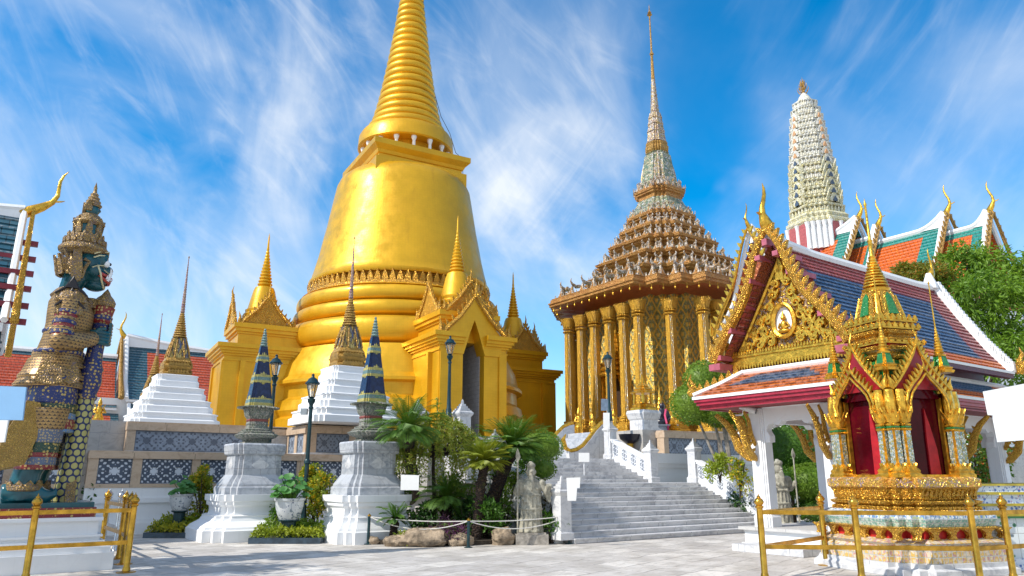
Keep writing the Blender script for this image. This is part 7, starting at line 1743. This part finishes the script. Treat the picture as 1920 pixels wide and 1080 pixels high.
# planting bed: low plants, rocks
GB = 'low plants of the planting bed'
bush('purple_shrub', 'low purple-leaved shrub spilling over the rocks', 'shrub', 848, 1018, 18.75, .75, .55, G_purp, 900, .10, .03, -.3, GB, stem=False)
bush('pale_flowering_shrub', 'wispy pale purple flowering plant above the purple shrub', 'shrub', 832, 985, 19.0, .85, .70, G_purp, 420, .09, .02, -.5, GB, stem=False)
bush('bright_shrub', 'small bright yellow-green plant at the foot of the leftmost cycad', 'shrub', 762, 1004, 18.6, .55, .34, G_lime, 300, .10, .04, -.2, GB, stem=False)
bush('dark_shrub', 'dark green shrub between the leaning cycad and the stone warrior', 'shrub', 925, 1015, 19.3, 1.35, 1.2, G_mid, 1500, .11, .06, 0, GB)
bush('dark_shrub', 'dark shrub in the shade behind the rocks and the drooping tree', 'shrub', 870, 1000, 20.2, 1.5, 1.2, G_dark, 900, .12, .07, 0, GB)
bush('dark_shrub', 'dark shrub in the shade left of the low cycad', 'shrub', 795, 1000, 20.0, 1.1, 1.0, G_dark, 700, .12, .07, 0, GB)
bush('leafy_shrub', 'light green shrub above the stone warrior spear', 'shrub', 945, 1000, 20.6, 1.2, 2.1, G_top, 1100, .10, .06, 0, GB)
bush('rusty_shrub', 'shrub with rusty red leaf tips between the stone warrior and the stairs', 'shrub', 1040, 1012, 19.5, .95, 1.55, G_rust, 900, .12, .035, .3, GB)
bush('dark_shrub', 'dark green shrub filling the corner right of the stone warrior', 'shrub', 1035, 1015, 19.2, .95, .9, G_mid, 800, .10, .06, 0, GB)
def topiary(label, balls, loc, mat, group, n, L_, trunk=True, tk=.06, tm=None):
    rng.seed(int(loc[0]*100)); t = plant('clipped_tree', label, 'tree', loc, group); fb = FB(); l0 = Vector(loc)
    for c, r, sq in balls: topi(fb, Vector(c)-l0, r, int(n*r*r), L_, sq)
    fb.build('crown', mat, t); m = MB()
    if trunk:
        for c, r, sq in balls: q = Vector(c)-l0; m.tube([(0, 0, 0), (q.x*.3, q.y*.3, q.z*.4), (q.x, q.y, q.z)], [tk, tk*.8, tk*.5], 7)
        m.build('trunk', tm or bark, t)
GT = 'clipped trees of the court'
p = at(1022, 1010, 20.6); topiary('ball-clipped tree just right of the stone warrior head', [(at(1019, 880, 20.6), .33, (1.1, 1, .85)), (at(1012, 838, 22.2), .62, (1.15, 1, .8))], (p.x, p.y, 0), G_top, GT, 5200, .06)
bush('leafy_shrub', 'rounded mid green shrub behind the leaning cycad beside the staircase', 'shrub', 965, 985, 21.6, 1.9, 2.6, G_mid, 2200, .11, .06, 0, GB)
bush('leafy_shrub', 'bushy green shrub on the ground left of the short cycad', 'shrub', 855, 985, 21.9, 1.7, 1.9, G_top, 1500, .11, .06, 0, GB)
# ---- topiary beside the pavilion
D = 26.; p = at(1378, 905, D)
topiary('large clipped pale green tree with several grey stems left of the pavilion', [(at(1296, 758, D), .75, (1, .9, .95)), (at(1318, 715, D), .70, (1, .9, 1.05)), (at(1350, 765, D), .85, (1, .9, .8)), (at(1395, 780, D), .80, (1.1, .9, .7)), (at(1345, 700, D), .45, (1, 1, 1))], (p.x, p.y, 0), G_top, GT, 4200, .085, True, .075)
bush('flowering_shrub', 'light green shrub with pale pink blossom under the clipped tree', 'shrub', 1350, 895, 24.6, .95, 1.0, G_lime, 700, .15, .06, 0, 'shrubs beside the pavilion', z0=at(1350, 905, 24.6).z)
bush('flowering_shrub', 'yellow-flowered shrub beside the left pavilion column', 'shrub', 1388, 925, 24.0, .75, 1.4, G_yflow, 700, .11, .06, 0, 'shrubs beside the pavilion', z0=at(1388, 935, 24).z)
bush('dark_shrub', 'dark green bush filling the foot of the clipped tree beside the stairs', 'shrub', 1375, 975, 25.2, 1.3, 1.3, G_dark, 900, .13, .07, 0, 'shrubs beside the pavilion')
D = 27.; 
for lab, c, r, sq in (('broad dome-clipped dark tree framed by the left pavilion arch', (1478, 848), 1.15, (1.2, 1, .95)), ('second dome-clipped tree lower right in the pavilion arch', (1528, 860), .75, (1.2, 1, .9)), ('lighter clipped bush behind the stone warrior spear in the pavilion arch', (1520, 905), .78, (1.25, 1, .85)), ('low clipped bush at the bottom right of the pavilion arch', (1535, 955), .62, (1.3, 1, .75)), ('dark clipped bush behind the stone warrior in the pavilion arch', (1462, 905), .62, (1, 1, .9))):
    q = at(c[0], c[1], D if 'dome' in lab else D-1.2); topiary(lab, [(q, r, sq)], (q.x, q.y, 0), G_mid if 'lighter' not in lab else G_top, 'clipped trees beyond the pavilion', 5200, .085, True, .08, bark_d)
def broadleaf(name, label, loc, blobs, mat, per, L_, w, droop, sub, th, seed, tm, mats2=None, r2=.34):
    rng.seed(seed); l0 = Vector(loc); t = plant(name, label, 'tree', loc, None); fb = FB(); bl = [(Vector(c)-l0, r, sq) for c, r, sq in blobs]
    if mats2:
        k = mats2[1]; crown(fb, bl[k:], per, L_, w, droop, sub, r2); f2 = FB(); crown(f2, bl[:k], per, L_, w, droop, sub, r2); f2.build('flushing_crown', mats2[0], t)
    else: crown(fb, bl, per, L_, w, droop, sub, r2)
    fb.build('crown', mat, t); m = MB(); top = max(b[0].z for b in bl)
    m.tube([(0, 0, 0), (.1, .05, top*.3), (0, 0, top*.55)], [th, th*.8, th*.6], 9)
    for c, r, sq in bl: m.tube([(0, 0, top*.35), c*.5+Vector((0, 0, top*.18)), c], [th*.5, th*.32, th*.12], 7)
    m.build('trunk', tm, t)
# big leafy tree behind the pavilion roof
D = 33.
p = at(1850, 880, D)
broadleaf('mango_tree', 'big bright green long-leaved tree rising behind the pavilion roof', (p.x, p.y, 0),
    [(at(1735, 525, D-1), 1.0, (1, 1, .6)), (at(1705, 512, D), .75, (1, 1, .6)), (at(1812, 498, D), 1.35, (1.1, 1, .75)), (at(1870, 520, D), 1.7, (1, 1, .9)), (at(1830, 560, D-2), 1.5, (1, 1, .9)), (at(1900, 590, D-2), 1.7, (1, 1, 1)), (at(1880, 660, D-2.5), 1.5, (1, 1, 1)), (at(1780, 560, D-.5), 1.6, (1, 1, 1)), (at(1930, 530, D), 1.6, (1, 1, 1)), (at(1850, 620, D), 2.0, (1, 1, 1)), (at(1950, 690, D-2), 1.7, (1, 1, 1))],
    G_tree, 52, .30, .105, .55, 28, .3, 31, bark_d, (G_or, 2), .30)
p = at(1835, 930, 25.); broadleaf('flowering_tree', 'bushy bright green tree with orange blossom seen through the right pavilion bay', (p.x, p.y, 0), [(at(1825, 840, 25), .75, (1, 1, 1)), (at(1850, 880, 25), .8, (1, 1, .9)), (at(1830, 905, 24.8), .7, (1, 1, .8)), (at(1860, 825, 25.3), .7, (1, 1, 1))], G_flow, 34, .14, .08, .1, 22, .08, 32, bark_d)
p = at(1815, 930, 28.); broadleaf('dark_tree', 'dark leafy tree behind the flowering tree in the right pavilion bay', (p.x, p.y, 0), [(at(1825, 785, 28), 1.2, (1.3, 1, .8)), (at(1890, 800, 28), 1.3, (1.1, 1, .9))], G_dark, 34, .22, .08, .3, 20, .12, 33, bark_d)
p = at(1500, 880, 31.); broadleaf('dark_tree', 'loose leafy tree with a dark trunk at the top of the left pavilion arch', (p.x, p.y, 0), [(at(1450, 790, 31), 1.0, (1.2, 1, .6)), (at(1505, 785, 31), 1.2, (1.3, 1, .6)), (at(1560, 790, 31), 1.1, (1.2, 1, .7))], G_tree, 26, .22, .08, .3, 16, .16, 34, bark_d)
bush('leafy_shrub', 'leafy shrub in the shade between the marble plinth and the leftmost cycad', 'shrub', 745, 985, 20.6, 1.3, 2.0, G_mid, 1300, .11, .06, 0, GB)
p = Vector((-11.8, 10.3, 0)); broadleaf('shade_tree', 'leafy tree just outside the left edge casting dappled shade on the paving', p, [((-11.8, 10.3, 6.4), 1.5, (1.2, 1, .8)), ((-10.9, 10.9, 5.6), 1.0, (1, 1, .8)), ((-12.6, 9.6, 7.4), 1.2, (1, 1, .8))], G_mid, 30, .24, .11, .3, 22, .16, 41, bark_d)
# rocks at the edge of the bed
rock_m = plain('bed_rock', (.34, .26, .18), .9, 0, .6, 4, .9, 9, .06)
GRK = 'rocks edging the planting bed'
for i, (u, v, d, r, lab) in enumerate(((740, 1014, 18.5, .24, 'rounded rock at the left end of the planting bed'), (795, 1012, 18.55, .40, 'long brown rock in front of the leftmost cycad'), (862, 1010, 18.6, .20, 'rock left of the middle rope post'), (873, 1000, 18.75, .17, 'rock behind the middle rope post'), (943, 1005, 18.9, .26, 'tall brown rock left of the stone warrior plinth'), (850, 1018, 18.5, .13, 'small dark rock below the purple shrub'), (700, 1016, 19.0, .12, 'small rock near the marble plinth corner'))):
    p = at(u, v, d); m = MB(); m.ball((0, 0, 0), 1, 22, 16); m.v = [q*(1+.30*noise.noise(q*1.6+Vector((i*5, 0, 0)))+.16*noise.noise(q*3.6+Vector((i*3, 1, 0)))+.07*noise.noise(q*9)) for q in m.v]
    sx = 1.55 if i == 1 else 1.1; sz = .62 if i in (0, 1) else .9
    m.v = [Vector((q.x*r*sx, q.y*r, q.z*r*sz)) for q in m.v]; o = m.build('rock', rock_m, None, 40, (p.x, p.y, r*sz*.7)); tag(o, lab, 'rock', GRK)
soil_m = plain('bed_soil', (.06, .045, .03), .95, 0, .5, 5, .8, 20, .03)
b = MB(); A_ = [gnd(708, 1022), gnd(880, 1024), gnd(962, 1020), gnd(1062, 1016)]; pts = [(q.x, q.y+.15) for q in A_]+[(q.x*1.12-.1, q.y+3.0) for q in A_[::-1]]; b.loft(pts, [(1, .004), (1, .10)]); struct(b.build('planting_bed_soil', soil_m))
